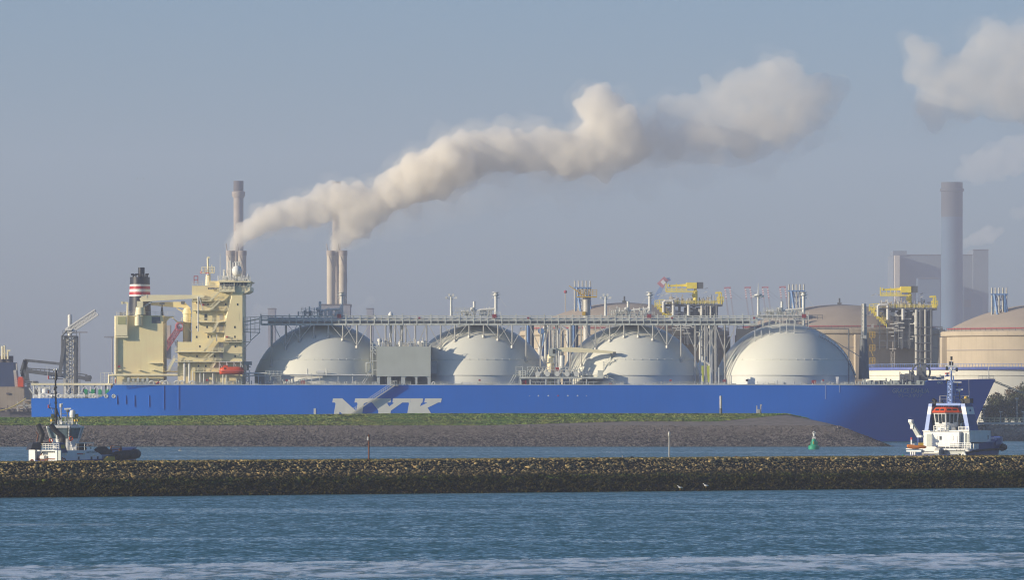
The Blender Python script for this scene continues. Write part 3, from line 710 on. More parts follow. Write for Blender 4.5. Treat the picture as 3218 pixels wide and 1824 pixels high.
MB().rect('2', 535, 1184, 665, 1194, D + 3, 8).crail('2', 535, 1184, 665, 1184, D + 3, 1.1, 1.5, .06, 3).rect('2', 545, 1196, 660, 1200, D + 3.2, 6).build('link_walkway', M['cream'], ship)
mb = MB(); mb.crail('2', 628, 918, 665, 990, D + 3, 1.2, 1.2, .06); mb.rect('2', 655, 905, 664, 1020, D + 2, 2); mb.build('side_ladder', M['steel_dark'], ship)
# forward side fan and lamp post by tank one
mb = MB(); mb.rect('2', 1268, 1098, 1340, 1130, 1983, 4).seg('2', 1306, 1130, 1306, 1180, 1984, .4, 8).rect('2', 1294, 1142, 1332, 1152, 1983.5, 1); mb.build('mushroom_vent', M['box_grey'], ship)
mb = MB()
for xx in (1290, 1320): mb.seg('2', xx, 1180, xx, 1318, 1983, .14)
for k in range(5): mb.seg('2', 1290, 1200 + k * 24, 1320, 1222 + k * 24, 1983, .08); mb.seg('2', 1320, 1200 + k * 24, 1290, 1222 + k * 24, 1983, .08)
mb.build('pipe_trestle', M['pipe_white'], ship)
mb = MB(); D2 = 1976.5
mb.path([Q('3', 0, 1143, D2), Q('3', 290, 1143, D2), Q('3', 480, 1160, D2), Q('3', 1480, 1163, D2)], .22, 6).path([Q('3', 0, 1172, D2 + 1), Q('3', 700, 1180, D2 + 1), Q('3', 990, 1165, D2 + 1)], .16, 6)
for xx in (50, 75, 190, 265, 300, 345, 440, 797, 888, 1100, 1265): mb.seg('3', xx, 1145, xx, 1284, D2 + .3, .1)
mb.path([Q('3', 750, 1170, D2), Q('3', 750, 1090, D2)], .25, 6).seg('3', 968, 1170, 968, 1092, D2, .22, 6)
mb.build('deck_pipe', M['pipe_white'], ship)
mb = MB(); mb.bar(Q('3', 868, 1137, D2 + .6), Q('3', 945, 1137, D2 + .6), .75, 12).rect('3', 850, 1120, 866, 1160, D2, 1.2).rect('3', 948, 1115, 955, 1160, D2, 1.2); mb.build('deck_winch', M['pipe_white'], ship)
mb = MB()
for yy in (1150, 1190, 1215, 1240, 1262): mb.crail('3', 272, yy, 450, yy, D2 - .4, 1, 1.1, .06, 2)
vr = mb.build('valve_rack', M['gallery_grey'], ship); fit(vr, M['gallery_grey'], Q('3', 270, 0, D2).x, Q('3', 460, 0, D2).x, D2, D2 + 4, DZ, 18, 3.4, 12, .2, .6, ('valve_housing', 'valve_stem', 'pipe_run'))

# ---------------------------------------------------------------- main deck edge: rails, small fittings
def deck_rail(x0, x1): 
    mb = MB(); mb.rail((X(x0, YN + .4), YN + .4, DZ), (X(x1, YN + .4), YN + .4, DZ), 1.1, 2.2, .05, 3); mb.build('deck_railing', M['gallery_grey'], ship)
for x0, x1 in ((366, 480), (520, 760), (860, 1180), (1255, 1290), (1360, 1640), (1895, 1960), (1995, 2300), (2380, 2460), (2560, 2700)): deck_rail(x0, x1)
for s, (x0, x1, n, h) in enumerate(((370, 500, 12, 2), (520, 760, 26, 2), (770, 1180, 34, 1.6), (1370, 1620, 16, 1.2), (1900, 2300, 26, 1.2), (2390, 2690, 22, 1.4), (2690, 2900, 40, 2.2))):
    fit(ship, M['box_grey'], X(x0, YN), X(x1, YN), YN + 1, YN + 5, DZ, n, h, 50 + s, .25, 1.1)
for c, x0, y0, x1, y1, m in (('3', 672, 1228, 724, 1282, 'red'), ('3', 500, 1212, 524, 1236, 'red'), ('4', 742, 1212, 766, 1232, 'red'), ('5', 1252, 1288, 1278, 1310, 'red'), ('5', 1862, 1288, 1900, 1318, 'red'), ('5', 2124, 1286, 2152, 1308, 'red'), ('6', 378, 1286, 404, 1308, 'red'), ('6', 1132, 1294, 1182, 1338, 'red'), ('6', 1252, 1288, 1274, 1308, 'red'), ('4', 570, 1252, 672, 1282, 'white'), ('5', 560, 1328, 590, 1350, 'red')):
    MB().rect(c, x0, y0, x1, y1, 1976, 1).build('fire_box' if m == 'red' else 'notice_board', M['dull_red' if m == 'red' else m], ship)
for px in (1362, ): p = Q('p', px, 1206, 1975); MB().torus((p.x, p.y, p.z), .45, .12).build('ring_chock', M['white'], ship)
for xx, w in ((1712, .9), (1808, .6)):
    MB().rect('5', xx, 1150, xx + 14, 1350, 1977, 1.2).build('deck_post', M['pipe_white'], ship)
# mooring winch aft of casing
mb = MB(); p = Q('2', 235, 1282, 1976.5)
for k in range(5): mb.bar((p.x + k * 1.45 - 1, p.y, p.z), (p.x + k * 1.45 - .3, p.y, p.z), 1.25 if k % 2 == 0 else .9, 14)
mb.box(p.x - 2, p.x + 7, p.y - 1, p.y + 1.5, DZ, DZ + .8); mb.build('mooring_winch', M['box_grey'], ship)
for xx, yy in ((428, 1300), (526, 1300), (557, 1300), (660, 1300), (700, 1300), (800, 1300)): p = Q('2', xx, yy, 1975.2); MB().torus((p.x, p.y, p.z), .78, .24).build('roller_chock', M['pipe_white'], ship, True)
p = Q('2', 490, 1307, 1975.2); MB().torus((p.x, p.y, p.z), .6, .2).build('life_ring', M['red'], ship, True)
# poop: roof deck on posts over the mooring station
pz = Z(1253, YN)
mb = MB(); a = Q('1', 285, 1190, 1989); b = Q('1', 1010, 1190, 1989)
mb.box(a.x, b.x, 1989, 2011, a.z - .3, a.z + .35)
poop = mb.build('poop_roof', M['cream_pale'], ship)
for xx in (310, 365, 455, 600, 725, 830, 930, 985):
    p = Q('1', xx, 1190, 1989.5)
    for y_ in (1989.5, 2010.5): MB().bar((p.x, y_, pz), (p.x, y_, p.z - .3), .26, 6).build('roof_post', M['pipe_white'], poop)
mb = MB()
for xa, xb in ((600, 650), (725, 775), (830, 780), (830, 880), (930, 885), (455, 500), (365, 320)): mb.seg('1', xa, 1285, xb, 1205, 1989.5, .14)
mb.seg('1', 265, 1225, 310, 1290, 1984, .18).seg('1', 345, 1215, 455, 1222, 1984, .2)
mb.build('roof_brace', M['pipe_white'], poop)
mb = MB(); mb.crail('1', 920, 1190, 1030, 1190, 1984, 3.6, 1.2, .06, 4); mb.build('roof_railing', M['gallery_grey'], poop)
mb = MB(); mb.rail((XS + .6, 1988.2, pz), (XS + 10, near_y(XS + 10, pz) + .5, pz), 1.15, 1.9, .06, 3); mb.rail((XS + 10, near_y(XS + 10, pz) + .5, pz), (X(318, 1977), near_y(X(318, 1977), pz) + .5, pz), 1.15, 1.9, .06, 3); mb.clutter(XS + 4, X(300, YN), 1986, 2004, pz, 26, 2.4, 14, .3, 1.2); mb.build('poop_railing', M['pipe_white'], ship)
for xx in (385, 540, 612, 660, 838, 868): p = Q('1', xx, 1302, 1982); MB().torus((p.x, near_y(p.x, pz) + .9, pz + .75), .6, .2).build('roller_chock', M['pipe_white'], ship, True)
mb = MB(); p = Q('1', 415, 1300, 1989); mb.box(p.x - 1.7, p.x + 1.7, p.y, p.y + 2, pz, pz + 1.7).lathe(p.x, p.y + 1, [(1.2, pz + 1.7), (1.2, pz + 2.9), (.5, pz + 3.2)], 12); mb.build('hose_box', M['white'], ship)
mb = MB(); p = Q('1', 890, 1290, 1990)
for k in range(4): mb.bar((p.x - 4 + k * 2.2, p.y, pz + 1.5), (p.x - 3 + k * 2.2, p.y, pz + 1.5), 1.4, 14)
mb.build('mooring_winch', M['signal_green'], ship)
# forecastle gear
mb = MB(); y = 1990
for xx, r in ((525, 1.5), (560, 1.6), (600, 2.0), (655, 2.6), (690, 3.0)):
    p = Q('7', xx, 1195 - r * 9, y); mb.bar((p.x - .6, y, DZ + r + .4), (p.x + .7, y, DZ + r + .4), r, 18)
mb.torus((Q('7', 670, 0, y).x, y - 1, DZ + 4), 2.8, .3).seg('7', 650, 1205, 600, 1150, y - 3, .25).seg('7', 715, 1205, 670, 1140, y - 3, .25)
mb.clutter(Q('7', 500, 0, y).x, Q('7', 700, 0, y).x, y - 6, y + 4, DZ, 40, 5.0, 21, .3, 1.4)
mb.build('anchor_windlass', M['steel_dark'], ship)
y = 1986; fit(ship, M['steel_dark'], Q('7', 280, 0, y).x, Q('7', 520, 0, y).x, y - 6, y + 6, DZ, 36, 2.2, 22, .4, 1.4, ('deck_winch', 'bollard', 'fairlead_frame'))
mb = MB(); y = 1990; zf = Z(1194, YN)
mb.clutter(Q('7', 730, 0, y).x, Q('7', 830, 0, y).x, y - 4, y + 4, zf, 16, 1.8, 23, .3, 1.2); mb.rail((Q('7', 1110, 0, 1996).x, 1996, zf), (Q('7', 1225, 0, 1999).x, 1999, zf), 1.2, 1.4, .06, 3); mb.seg('7', 1187, 1190, 1187, 1100, 1999, .2, 6, r2=.1); mb.build('bow_railing', M['steel'], ship)
MB().cprism('7', [(22, 1178), (44, 1178), (38, 1240), (28, 1240)], 1979, 1.4).build('deck_post', M['white'], ship)
mb = MB(); mb.seg('7', 236, 1195, 232, 890, 1996, 1.75, 10, r2=1.2); mb.build('foremast', M['steel_dark'], ship, True)
mb = MB(); mb.seg('7', 236, 890, 236, 620, 1996, .95, 8, r2=.7).rect('7', 212, 860, 254, 886, 1994.5, 3).rect('7', 246, 703, 290, 709, 1995, 2).rect('7', 236, 796, 310, 803, 1995, 2).seg('7', 219, 890, 219, 622, 1994.6, .14)
for k in range(9): mb.seg('7', 213, 640 + k * 28, 228, 640 + k * 28, 1994.6, .1)
for xx, yy in ((283, 690), (296, 790), (305, 786), (268, 700)): mb.seg('7', xx, yy + 12, xx, yy - 12, 1995.5, .14)
mb.build('foremast_top', M['steel'], ship)

# ---------------------------------------------------------------- things that hang from or lie against the carrier
y = 1973.5
p = Q('2', 1160, 1180, y)
lb = thing('lifeboat', 'orange enclosed lifeboat hanging from davits beside the cream deckhouse', 'lifeboat', (p.x, p.y, p.z))
rings = []
def q2(x, yy): v = Q('2', x, yy, y); return v.x, v.z
for xx, zt, zbm, w in ((1048, 1178, 1212, .35), (1054, 1160, 1216, 1.0), (1068, 1150, 1218, 1.4), (1100, 1146, 1219, 1.6), (1160, 1146, 1219, 1.65), (1220, 1146, 1219, 1.6), (1252, 1150, 1218, 1.4), (1266, 1162, 1212, 1.0), (1271, 1178, 1200, .35)):
    x_, zt_ = q2(xx, zt); _, zb_ = q2(xx, zbm); zc = (zt_ + zb_) / 2; h = (zt_ - zb_) / 2
    rings.append([(x_, y + w * math.copysign(abs(math.cos(a)) ** .7, math.cos(a)), zc + h * math.copysign(abs(math.sin(a)) ** .7, math.sin(a))) for a in [2 * math.pi * i / 16 for i in range(16)]])
MB().loft(rings).build('boat_hull', M['orange'], lb, True)
MB().cprism('2', [(1072, 1150), (1084, 1132), (1118, 1130), (1126, 1148)], y - .9, 1.8).build('steering_cab', M['orange'], lb)
MB().rect('2', 1052, 1184, 1270, 1188, y - 1.72, 3.4).build('rubbing_strake', M['crane_red'], lb)
MB().rect('2', 1090, 1154, 1097, 1170, y - 1.7, .3).build('hatch', M['glass_dark'], lb)

y = 1972.6
p = Q('3', 1740, 1260, y)
gw = thing('gangway', 'grey railed gangway sloping down across the blue hull over the large letters', 'gangway', (p.x, p.y, p.z))
A = Q('3', 1750, 1275, y); B = Q('n', 560, 470, y)
mb = MB(); mb.hexa([A + Vector((0, 0, -.35)), A + Vector((0, 0, .0)), A + Vector((0, .9, .0)), A + Vector((0, .9, -.35)), B + Vector((0, 0, -.35)), B + Vector((0, 0, 0)), B + Vector((0, .9, 0)), B + Vector((0, .9, -.35))])
mb.build('gangway_beam', M['steel'], gw)
mb = MB()
for o in (0, .85):
    n = 26
    for k in range(n + 1):
        q = A.lerp(B, k / n) + Vector((0, o, 0)); mb.bar(q, q + Vector((-.15, 0, 1.25)), .035)
    for h in (.6, 1.25): mb.bar(A + Vector((0, o, h)), B + Vector((0, o, h)), .035)
mb.build('gangway_railing', M['pipe_white'], gw)
mb = MB(); mb.crail('3', 1700, 1282, 1775, 1282, y + .2, 1.4, .8, .06, 3); mb.rect('3', 1690, 1281, 1790, 1286, y + .1, 1.4); mb.build('gangway_platform', M['gallery_grey'], gw)
def wavy(c, pts, D):
    q = [Q(c, a, b, D) for a, b in pts]; return q
def flag(c, x0, y0, x1, y1, D, label, cat='flag', cols=('flag_red', 'flag_white', 'flag_blue')):
    p = Q(c, x0, y0, D); t = thing('flag', label, cat, (p.x, p.y, p.z))
    n = 10
    for k, m in enumerate(cols):
        vs = []; fs = []
        for i in range(n + 1):
            u = i / n; o = .14 * math.sin(u * 7) * u
            for s in (0, 1):
                yy = lerp(y0, y1, (k + s) / len(cols)) + (u * u * 4)
                v = Q(c, lerp(x0, x1, u), yy, D); vs.append((v.x, D + o, v.z)); vs.append((v.x, D + o + .02, v.z))
        for i in range(n):
            a = i * 4; b = a + 4
            fs += [(a, b, b + 2, a + 2), (a + 1, a + 3, b + 3, b + 1), (a, a + 1, b + 1, b), (a + 2, b + 2, b + 3, a + 3)]
        MB().add(vs, fs).build('flag_stripe', M[m], t)
    return t
flag('2', 868, 270, 888, 292, 1989, 'small red and white pennant flying from the outer end of the radar mast yard', 'flag', ('flag_red', 'flag_white', 'flag_red'))
flag('2', 918, 282, 955, 304, 1989, 'red white and blue flag beneath the radar mast platform of the tanker')
# ================================================================ water
def water_material():
    m = bpy.data.materials.new('water'); m.use_nodes = True
    nt = m.node_tree; N = nt.nodes; L = nt.links; N.clear()
    out = N.new('ShaderNodeOutputMaterial'); b = N.new('ShaderNodeBsdfPrincipled'); L.new(b.outputs[0], out.inputs[0])
    g = N.new('ShaderNodeNewGeometry')
    def noise(sx, sy, detail, rough=.55, dist=0.0):
        mp = N.new('ShaderNodeMapping'); mp.inputs['Scale'].default_value = (sx, sy, 1); mp.inputs['Rotation'].default_value = (0, 0, 0)
        L.new(g.outputs['Position'], mp.inputs[0])
        t = N.new('ShaderNodeTexNoise'); t.inputs['Scale'].default_value = 1; t.inputs['Detail'].default_value = detail; t.inputs['Roughness'].default_value = rough; t.inputs['Distortion'].default_value = dist
        L.new(mp.outputs[0], t.inputs['Vector']); return t.outputs[0]
    def ramp(v, a, b_, lo=0.0, hi=1.0):
        r = N.new('ShaderNodeMapRange'); r.interpolation_type = 'SMOOTHSTEP'
        r.inputs[1].default_value = a; r.inputs[2].default_value = b_; r.inputs[3].default_value = lo; r.inputs[4].default_value = hi
        L.new(v, r.inputs[0]); return r.outputs[0]
    def math_(op, a, b_):
        n = N.new('ShaderNodeMath'); n.operation = op
        for i, v in enumerate((a, b_)):
            if isinstance(v, (int, float)): n.inputs[i].default_value = v
            else: L.new(v, n.inputs[i])
        return n.outputs[0]
    def mix(f, c1, c2):
        n = N.new('ShaderNodeMix'); n.data_type = 'RGBA'
        L.new(f, n.inputs[0])
        for i, c in ((6, c1), (7, c2)):
            if isinstance(c, tuple): n.inputs[i].default_value = (*c, 1)
            else: L.new(c, n.inputs[i])
        return n.outputs[2]
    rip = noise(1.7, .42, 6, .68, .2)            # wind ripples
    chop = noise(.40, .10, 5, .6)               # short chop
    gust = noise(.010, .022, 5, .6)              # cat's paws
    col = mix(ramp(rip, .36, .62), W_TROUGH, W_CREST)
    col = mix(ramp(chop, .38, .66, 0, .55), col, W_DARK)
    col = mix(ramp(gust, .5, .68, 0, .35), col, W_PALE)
    # foam of a passing wake: a long band across the near water
    sep = N.new('ShaderNodeSeparateXYZ'); L.new(g.outputs['Position'], sep.inputs[0])
    edge = noise(.25, .06, 5, .6)
    yy = math_('ADD', math_('SUBTRACT', sep.outputs[1], math_('MULTIPLY', sep.outputs[0], .55)), math_('MULTIPLY', edge, 9.0))
    band = math_('MULTIPLY', ramp(yy, 496.0, 492.0), ramp(yy, 446.0, 458.0))
    lace = noise(.28, .085, 7, .74, .5)
    f = math_('MULTIPLY', band, ramp(lace, .44, .58, .10, .9))
    rim = math_('MULTIPLY', math_('MULTIPLY', ramp(yy, 497.5, 495.5), ramp(yy, 488.0, 494.5)), ramp(noise(.5, .03, 5, .7), .46, .6))
    f = math_('MAXIMUM', f, rim)
    # thin slicks farther out
    sl = noise(.012, .05, 5, .6); s2 = math_('MULTIPLY', ramp(sl, .60, .68), ramp(noise(.6, .05, 5), .4, .6))
    f = math_('MAXIMUM', f, math_('MULTIPLY', s2, .35))
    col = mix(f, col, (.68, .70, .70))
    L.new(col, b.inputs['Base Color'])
    b.inputs['Roughness'].default_value = .12; b.inputs['IOR'].default_value = 1.33
    # wave slopes: small facets everywhere, steeper where the streaks are dark
    fac = N.new('ShaderNodeTexNoise'); fac.inputs['Scale'].default_value = 1.7; fac.inputs['Detail'].default_value = 3; L.new(g.outputs['Position'], fac.inputs['Vector'])
    sc_ = N.new('ShaderNodeSeparateColor'); L.new(fac.outputs['Color'], sc_.inputs[0])
    steep = math_('ADD', math_('MULTIPLY', ramp(rip, .38, .60, 1.0, .12), .8), ramp(chop, .4, .62, 0, .5))
    steep = math_('MULTIPLY', math_('ADD', steep, ramp(gust, .48, .66, .28, -.12)), math_('SUBTRACT', 1.0, math_('MULTIPLY', f, .6)))
    sx_ = math_('MULTIPLY', math_('SUBTRACT', sc_.outputs[0], .5), .8)
    sy_ = math_('SUBTRACT', math_('MULTIPLY', math_('SUBTRACT', sc_.outputs[1], .5), .5), math_('MULTIPLY', steep, W_TILT))
    cn = N.new('ShaderNodeCombineXYZ'); L.new(sx_, cn.inputs[0]); L.new(sy_, cn.inputs[1]); cn.inputs[2].default_value = 1
    vn = N.new('ShaderNodeVectorMath'); vn.operation = 'NORMALIZE'; L.new(cn.outputs[0], vn.inputs[0]); L.new(vn.outputs[0], b.inputs['Normal'])
    return m
W_TILT = .175
W_TROUGH = (.010, .062, .054); W_CREST = (.032, .15, .155); W_DARK = (.010, .058, .05); W_PALE = (.05, .18, .20)
FAR = 10500.0; WIDE = 2400.0
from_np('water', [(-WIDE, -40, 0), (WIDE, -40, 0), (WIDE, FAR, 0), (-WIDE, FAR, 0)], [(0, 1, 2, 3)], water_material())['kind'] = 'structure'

# ================================================================ ground sheet of the terminal
def ground_material():
    return mat('terminal_ground', (.19, .17, .13), .9, .3, .03)
GZ = 4.6
mb = MB(); e = [(-WIDE, 2075), (-60, 2075), (X(2990, 2040), 2040), (X(3060, 2016), 2016), (WIDE, 2010), (WIDE, FAR), (-WIDE, FAR)]
mb.add([(x, y, GZ) for x, y in e], [tuple(range(7))]); mb.add([(x, y - 6 if y < 3000 else y, -2) for x, y in e[:5]] + [(x, y, GZ) for x, y in e[:5]], [(i, i + 1, i + 6, i + 5) for i in range(4)])
mb.build('ground', ground_material())['kind'] = 'structure'

# ================================================================ stones
def rock_shape(seed):
    r = np.random.default_rng(seed)
    t = (1 + 5 ** .5) / 2
    v = np.array([(-1, t, 0), (1, t, 0), (-1, -t, 0), (1, -t, 0), (0, -1, t), (0, 1, t), (0, -1, -t), (0, 1, -t), (t, 0, -1), (t, 0, 1), (-t, 0, -1), (-t, 0, 1)], float)
    v /= np.linalg.norm(v, axis=1)[:, None]
    v *= r.uniform(.7, 1.2, (12, 1)); return v
RF = np.array([(0, 11, 5), (0, 5, 1), (0, 1, 7), (0, 7, 10), (0, 10, 11), (1, 5, 9), (5, 11, 4), (11, 10, 2), (10, 7, 6), (7, 1, 8), (3, 9, 4), (3, 4, 2), (3, 2, 6), (3, 6, 8), (3, 8, 9), (4, 9, 5), (2, 4, 11), (6, 2, 10), (8, 6, 7), (9, 8, 1)])
def rubble(name, P, S, m, seed=3, flat=.6):
    r = np.random.default_rng(seed); n = len(P); base = np.stack([rock_shape(100 + i) for i in range(24)])
    V = base[r.integers(0, 24, n)]
    sc = np.stack([S * r.uniform(.8, 1.5, n), S * r.uniform(.8, 1.3, n), S * flat * r.uniform(.7, 1.3, n)], 1)
    V = V * sc[:, None, :]
    a = r.uniform(0, 6.283, n); tx = r.normal(0, .35, n)
    c, s = np.cos(a), np.sin(a)
    x = V[:, :, 0] * c[:, None] - V[:, :, 1] * s[:, None]; y = V[:, :, 0] * s[:, None] + V[:, :, 1] * c[:, None]; z = V[:, :, 2] + x * tx[:, None] * .6
    V = np.stack([x, y, z], 2) + P[:, None, :]
    Fc = (RF[None] + (np.arange(n) * 12)[:, None, None]).reshape(-1, 3)
    return from_np(name, V.reshape(-1, 3), Fc, m)
def stone_material(name, stops, vscale, vary, weeds=None):
    # real bands of growth by height above the tide, plus stone-to-stone variation
    m = bpy.data.materials.new(name); m.use_nodes = True
    nt = m.node_tree; N = nt.nodes; L = nt.links; b = N['Principled BSDF']; b.inputs['Roughness'].default_value = .9; b.inputs['Specular IOR Level'].default_value = .2
    g = N.new('ShaderNodeNewGeometry'); sep = N.new('ShaderNodeSeparateXYZ'); L.new(g.outputs['Position'], sep.inputs[0])
    no = N.new('ShaderNodeTexNoise'); no.inputs['Scale'].default_value = .35; no.inputs['Detail'].default_value = 5; L.new(g.outputs['Position'], no.inputs['Vector'])
    ad = N.new('ShaderNodeMath'); ad.operation = 'MULTIPLY_ADD'; L.new(no.outputs[0], ad.inputs[0]); ad.inputs[1].default_value = 1.6; L.new(sep.outputs[2], ad.inputs[2])
    mr = N.new('ShaderNodeMapRange'); mr.inputs[1].default_value = .8; mr.inputs[2].default_value = .8 + stops[-1][2]; L.new(ad.outputs[0], mr.inputs[0])
    cr = N.new('ShaderNodeValToRGB'); el = cr.color_ramp.elements
    tot = stops[-1][2]
    while len(el) < len(stops): el.new(.5)
    for e_, (c, _, z) in zip(el, stops): e_.position = z / tot; e_.color = (*c, 1)
    L.new(mr.outputs[0], cr.inputs[0])
    vo = N.new('ShaderNodeTexVoronoi'); vo.inputs['Scale'].default_value = vscale; L.new(g.outputs['Position'], vo.inputs['Vector'])
    hs = N.new('ShaderNodeHueSaturation')
    sp = N.new('ShaderNodeSeparateColor'); L.new(vo.outputs['Color'], sp.inputs[0])
    m2 = N.new('ShaderNodeMapRange'); m2.inputs[3].default_value = 1 - vary; m2.inputs[4].default_value = 1 + vary; L.new(sp.outputs[0], m2.inputs[0])
    L.new(m2.outputs[0], hs.inputs['Value']); L.new(cr.outputs[0], hs.inputs['Color'])
    n3 = N.new('ShaderNodeTexNoise'); n3.inputs['Scale'].default_value = 2.2; n3.inputs['Detail'].default_value = 3; L.new(g.outputs['Position'], n3.inputs['Vector'])
    r3 = N.new('ShaderNodeMapRange'); r3.inputs[1].default_value = .64; r3.inputs[2].default_value = .74; r3.inputs[4].default_value = .6; L.new(n3.outputs[0], r3.inputs[0])
    mx = N.new('ShaderNodeMix'); mx.data_type = 'RGBA'; L.new(r3.outputs[0], mx.inputs[0]); L.new(hs.outputs[0], mx.inputs[6]); mx.inputs[7].default_value = (*(weeds or (.3, .26, .19)), 1)
    L.new(mx.outputs[2], b.inputs['Base Color'])
    return m

# ================================================================ breakwater (a rubble dam running obliquely across the view)
BA = Vector((X(0, 808), 808, 0)); BB = Vector((X(3218, 904), 904, 0)); BU = (BB - BA).normalized(); BN = Vector((-BU.y, BU.x, 0))
BH = 4.3
bw_mat = stone_material('breakwater_stone', [((.034, .024, .009), 0, 0), ((.05, .034, .011), 0, .9), ((.04, .044, .010), 0, 1.5), ((.05, .075, .012), 0, 2.0), ((.10, .078, .036), 0, 2.4), ((.31, .23, .105), 0, 2.9), ((.39, .29, .13), 0, 4.6)], 1.3, .55, (.26, .21, .13))
core = mat('breakwater_core', (.045, .034, .018), .95, .4, .8)
bL = (BB - BA).length; U0, U1 = -80, bL + 130
prof = [(-1.0, -1.0), (0, -.1), (7.5, 2.9), (9.6, BH - .05), (14, BH + .05), (17, BH - .3), (26, -1.5)]
vs = []; fs = []; n = 60
for i in range(n + 1):
    u = lerp(U0, U1, i / n)
    for s, z in prof: p = BA + BU * u + BN * s; vs.append((p.x, p.y, z))
k = len(prof)
for i in range(n):
    for j in range(k - 1): fs.append((i * k + j, (i + 1) * k + j, (i + 1) * k + j + 1, i * k + j + 1))
from_np('breakwater', vs, fs, core)['kind'] = 'structure'
def slope_z(s): 
    for (a, za), (b, zb) in zip(prof, prof[1:]):
        if s <= b: return za + (zb - za) * (s - a) / (b - a)
    return prof[-1][1]
nst = 62000
u = rng.uniform(U0, U1, nst); s = rng.uniform(-.6, 10.2, nst) ; zz = np.array([slope_z(a) for a in s])
P = np.stack([BA.x + BU.x * u + BN.x * s, BA.y + BU.y * u + BN.y * s, zz], 1)
S = np.clip(rng.lognormal(-2.1, .42, nst), .06, .5)
tag(rubble('rubble', P, S, bw_mat, 5, .55), 'dark weedy stone rubble covering the front slope of the breakwater', 'stones', kind='stuff')
# turf on the crest and weed hanging on the lower stones
def tufts(name, P, hgt, m, wid, label, cat, seed=1, blades=3, droop=.5):
    r = np.random.default_rng(seed); n = len(P) * blades; B = np.repeat(P, blades, 0)
    a = r.uniform(0, math.pi, n); h = hgt * r.uniform(.5, 1.3, n); w = wid * r.uniform(.6, 1.4, n)
    dx = np.cos(a) * w; dy = np.sin(a) * w; lx = r.normal(0, droop, n) * h; ly = r.normal(0, droop, n) * h
    V = np.stack([B + np.stack([-dx, -dy, -.05 * h], 1), B + np.stack([dx, dy, -.05 * h], 1), B + np.stack([lx + dx * .4, ly + dy * .4, h * .7], 1), B + np.stack([lx * 1.4, ly * 1.4, h], 1)], 1)
    Fq = np.arange(n * 4).reshape(-1, 4)
    return tag(from_np(name, V.reshape(-1, 3), Fq, m), label, cat, kind='stuff')
def grass_material(name, c1, c2, c3, sc=.06):
    m = bpy.data.materials.new(name); m.use_nodes = True
    nt = m.node_tree; N = nt.nodes; L = nt.links; b = N['Principled BSDF']; b.inputs['Roughness'].default_value = .85; b.inputs['Specular IOR Level'].default_value = .15
    g = N.new('ShaderNodeNewGeometry')
    col = None
    for i, (s_, lo, hi) in enumerate(((sc, .42, .6), (sc * 7, .4, .7))):
        no = N.new('ShaderNodeTexNoise'); no.inputs['Scale'].default_value = s_; no.inputs['Detail'].default_value = 4; L.new(g.outputs['Position'], no.inputs['Vector'])
        mr = N.new('ShaderNodeMapRange'); mr.inputs[1].default_value = lo; mr.inputs[2].default_value = hi; L.new(no.outputs[0], mr.inputs[0])
        mx = N.new('ShaderNodeMix'); mx.data_type = 'RGBA'; L.new(mr.outputs[0], mx.inputs[0])
        if i == 0: mx.inputs[6].default_value = (*c1, 1); mx.inputs[7].default_value = (*c2, 1)
        else:
            mr.inputs[4].default_value = .55; L.new(col, mx.inputs[6]); mx.inputs[7].default_value = (*c3, 1)
        col = mx.outputs[2]
    L.new(col, b.inputs['Base Color']); return m
turf = grass_material('crest_turf', (.24, .19, .07), (.15, .14, .045), (.30, .24, .12), .12)
n = 9000; u = rng.uniform(U0, U1, n); s = rng.uniform(9.4, 15, n)
P = np.stack([BA.x + BU.x * u + BN.x * s, BA.y + BU.y * u + BN.y * s, np.array([slope_z(a) for a in s])], 1)
tufts('grass', P, .16, turf, .22, 'thin olive turf along the flat crest of the breakwater', 'grass', 2, 3, .9)
weed = grass_material('sea_weed', (.032, .034, .008), (.020, .020, .006), (.14, .11, .03), .5)
n = 7000; u = rng.uniform(U0, U1, n); s = rng.uniform(-.5, 5.2, n)
P = np.stack([BA.x + BU.x * u + BN.x * s, BA.y + BU.y * u + BN.y * s, np.array([slope_z(a) for a in s]) + .1], 1)
tufts('seaweed', P, .34, weed, .16, 'brown and green seaweed hanging over the lowest stones of the breakwater', 'seaweed', 4, 3, .8)

# ================================================================ far dike: rock toe, berm, grass bank, bare head
XH0, XH1, XH2 = X(2450, 1785), X(2632, 1762), X(2856, 1744)       # crest end, rock-top end, toe end
def cap_z(x):
    if x < XH0: return 99
    if x < XH1: return lerp(8.9, 5.7, (x - XH0) / (XH1 - XH0))
    return lerp(5.7, -1.5, min(1.3, (x - XH1) / (XH2 - XH1)))
def crest(x): return 8.75 - max(0, min(1, (X(1300, 1785) - x) / 110)) * 1.1
def berm_top(x): return lerp(5.75, 6.5, max(0, min(1, (x - X(1500, 1770)) / 70)))
def dike_z(x, y):
    t = y - 1744
    if t < 12: z = t / 12 * 5.6 - .05
    elif t < 16: z = 5.6 + (t - 12) * .03
    elif t < 40: z = lerp(5.75, crest(x), (t - 16) / 24)
    elif t < 46: z = crest(x)
    else: z = crest(x) - (t - 46) * .35
    return min(z, cap_z(x) + (t - 20) * .01)
xs = [-460 + i * 4 for i in range(150)]; xs = [x for x in xs if x < XH2 + 12]
ys = [1742, 1744, 1747, 1750, 1753, 1756, 1758, 1760, 1763, 1767, 1772, 1778, 1784, 1787, 1790, 1796, 1806, 1820]
V = [(x, y, dike_z(x, y)) for x in xs for y in ys]; k = len(ys)
Fq = [(i * k + j, (i + 1) * k + j, (i + 1) * k + j + 1, i * k + j + 1) for i in range(len(xs) - 1) for j in range(k - 1)]
from_np('dike', V, Fq, mat('dike_clay', (.17, .145, .125), .95, .25, .5))['kind'] = 'structure'
n = 34000
x = rng.uniform(-175, XH2 + 6, n); y = rng.uniform(1743.4, 1757, n); z = np.array([dike_z(a, b) for a, b in zip(x, y)])
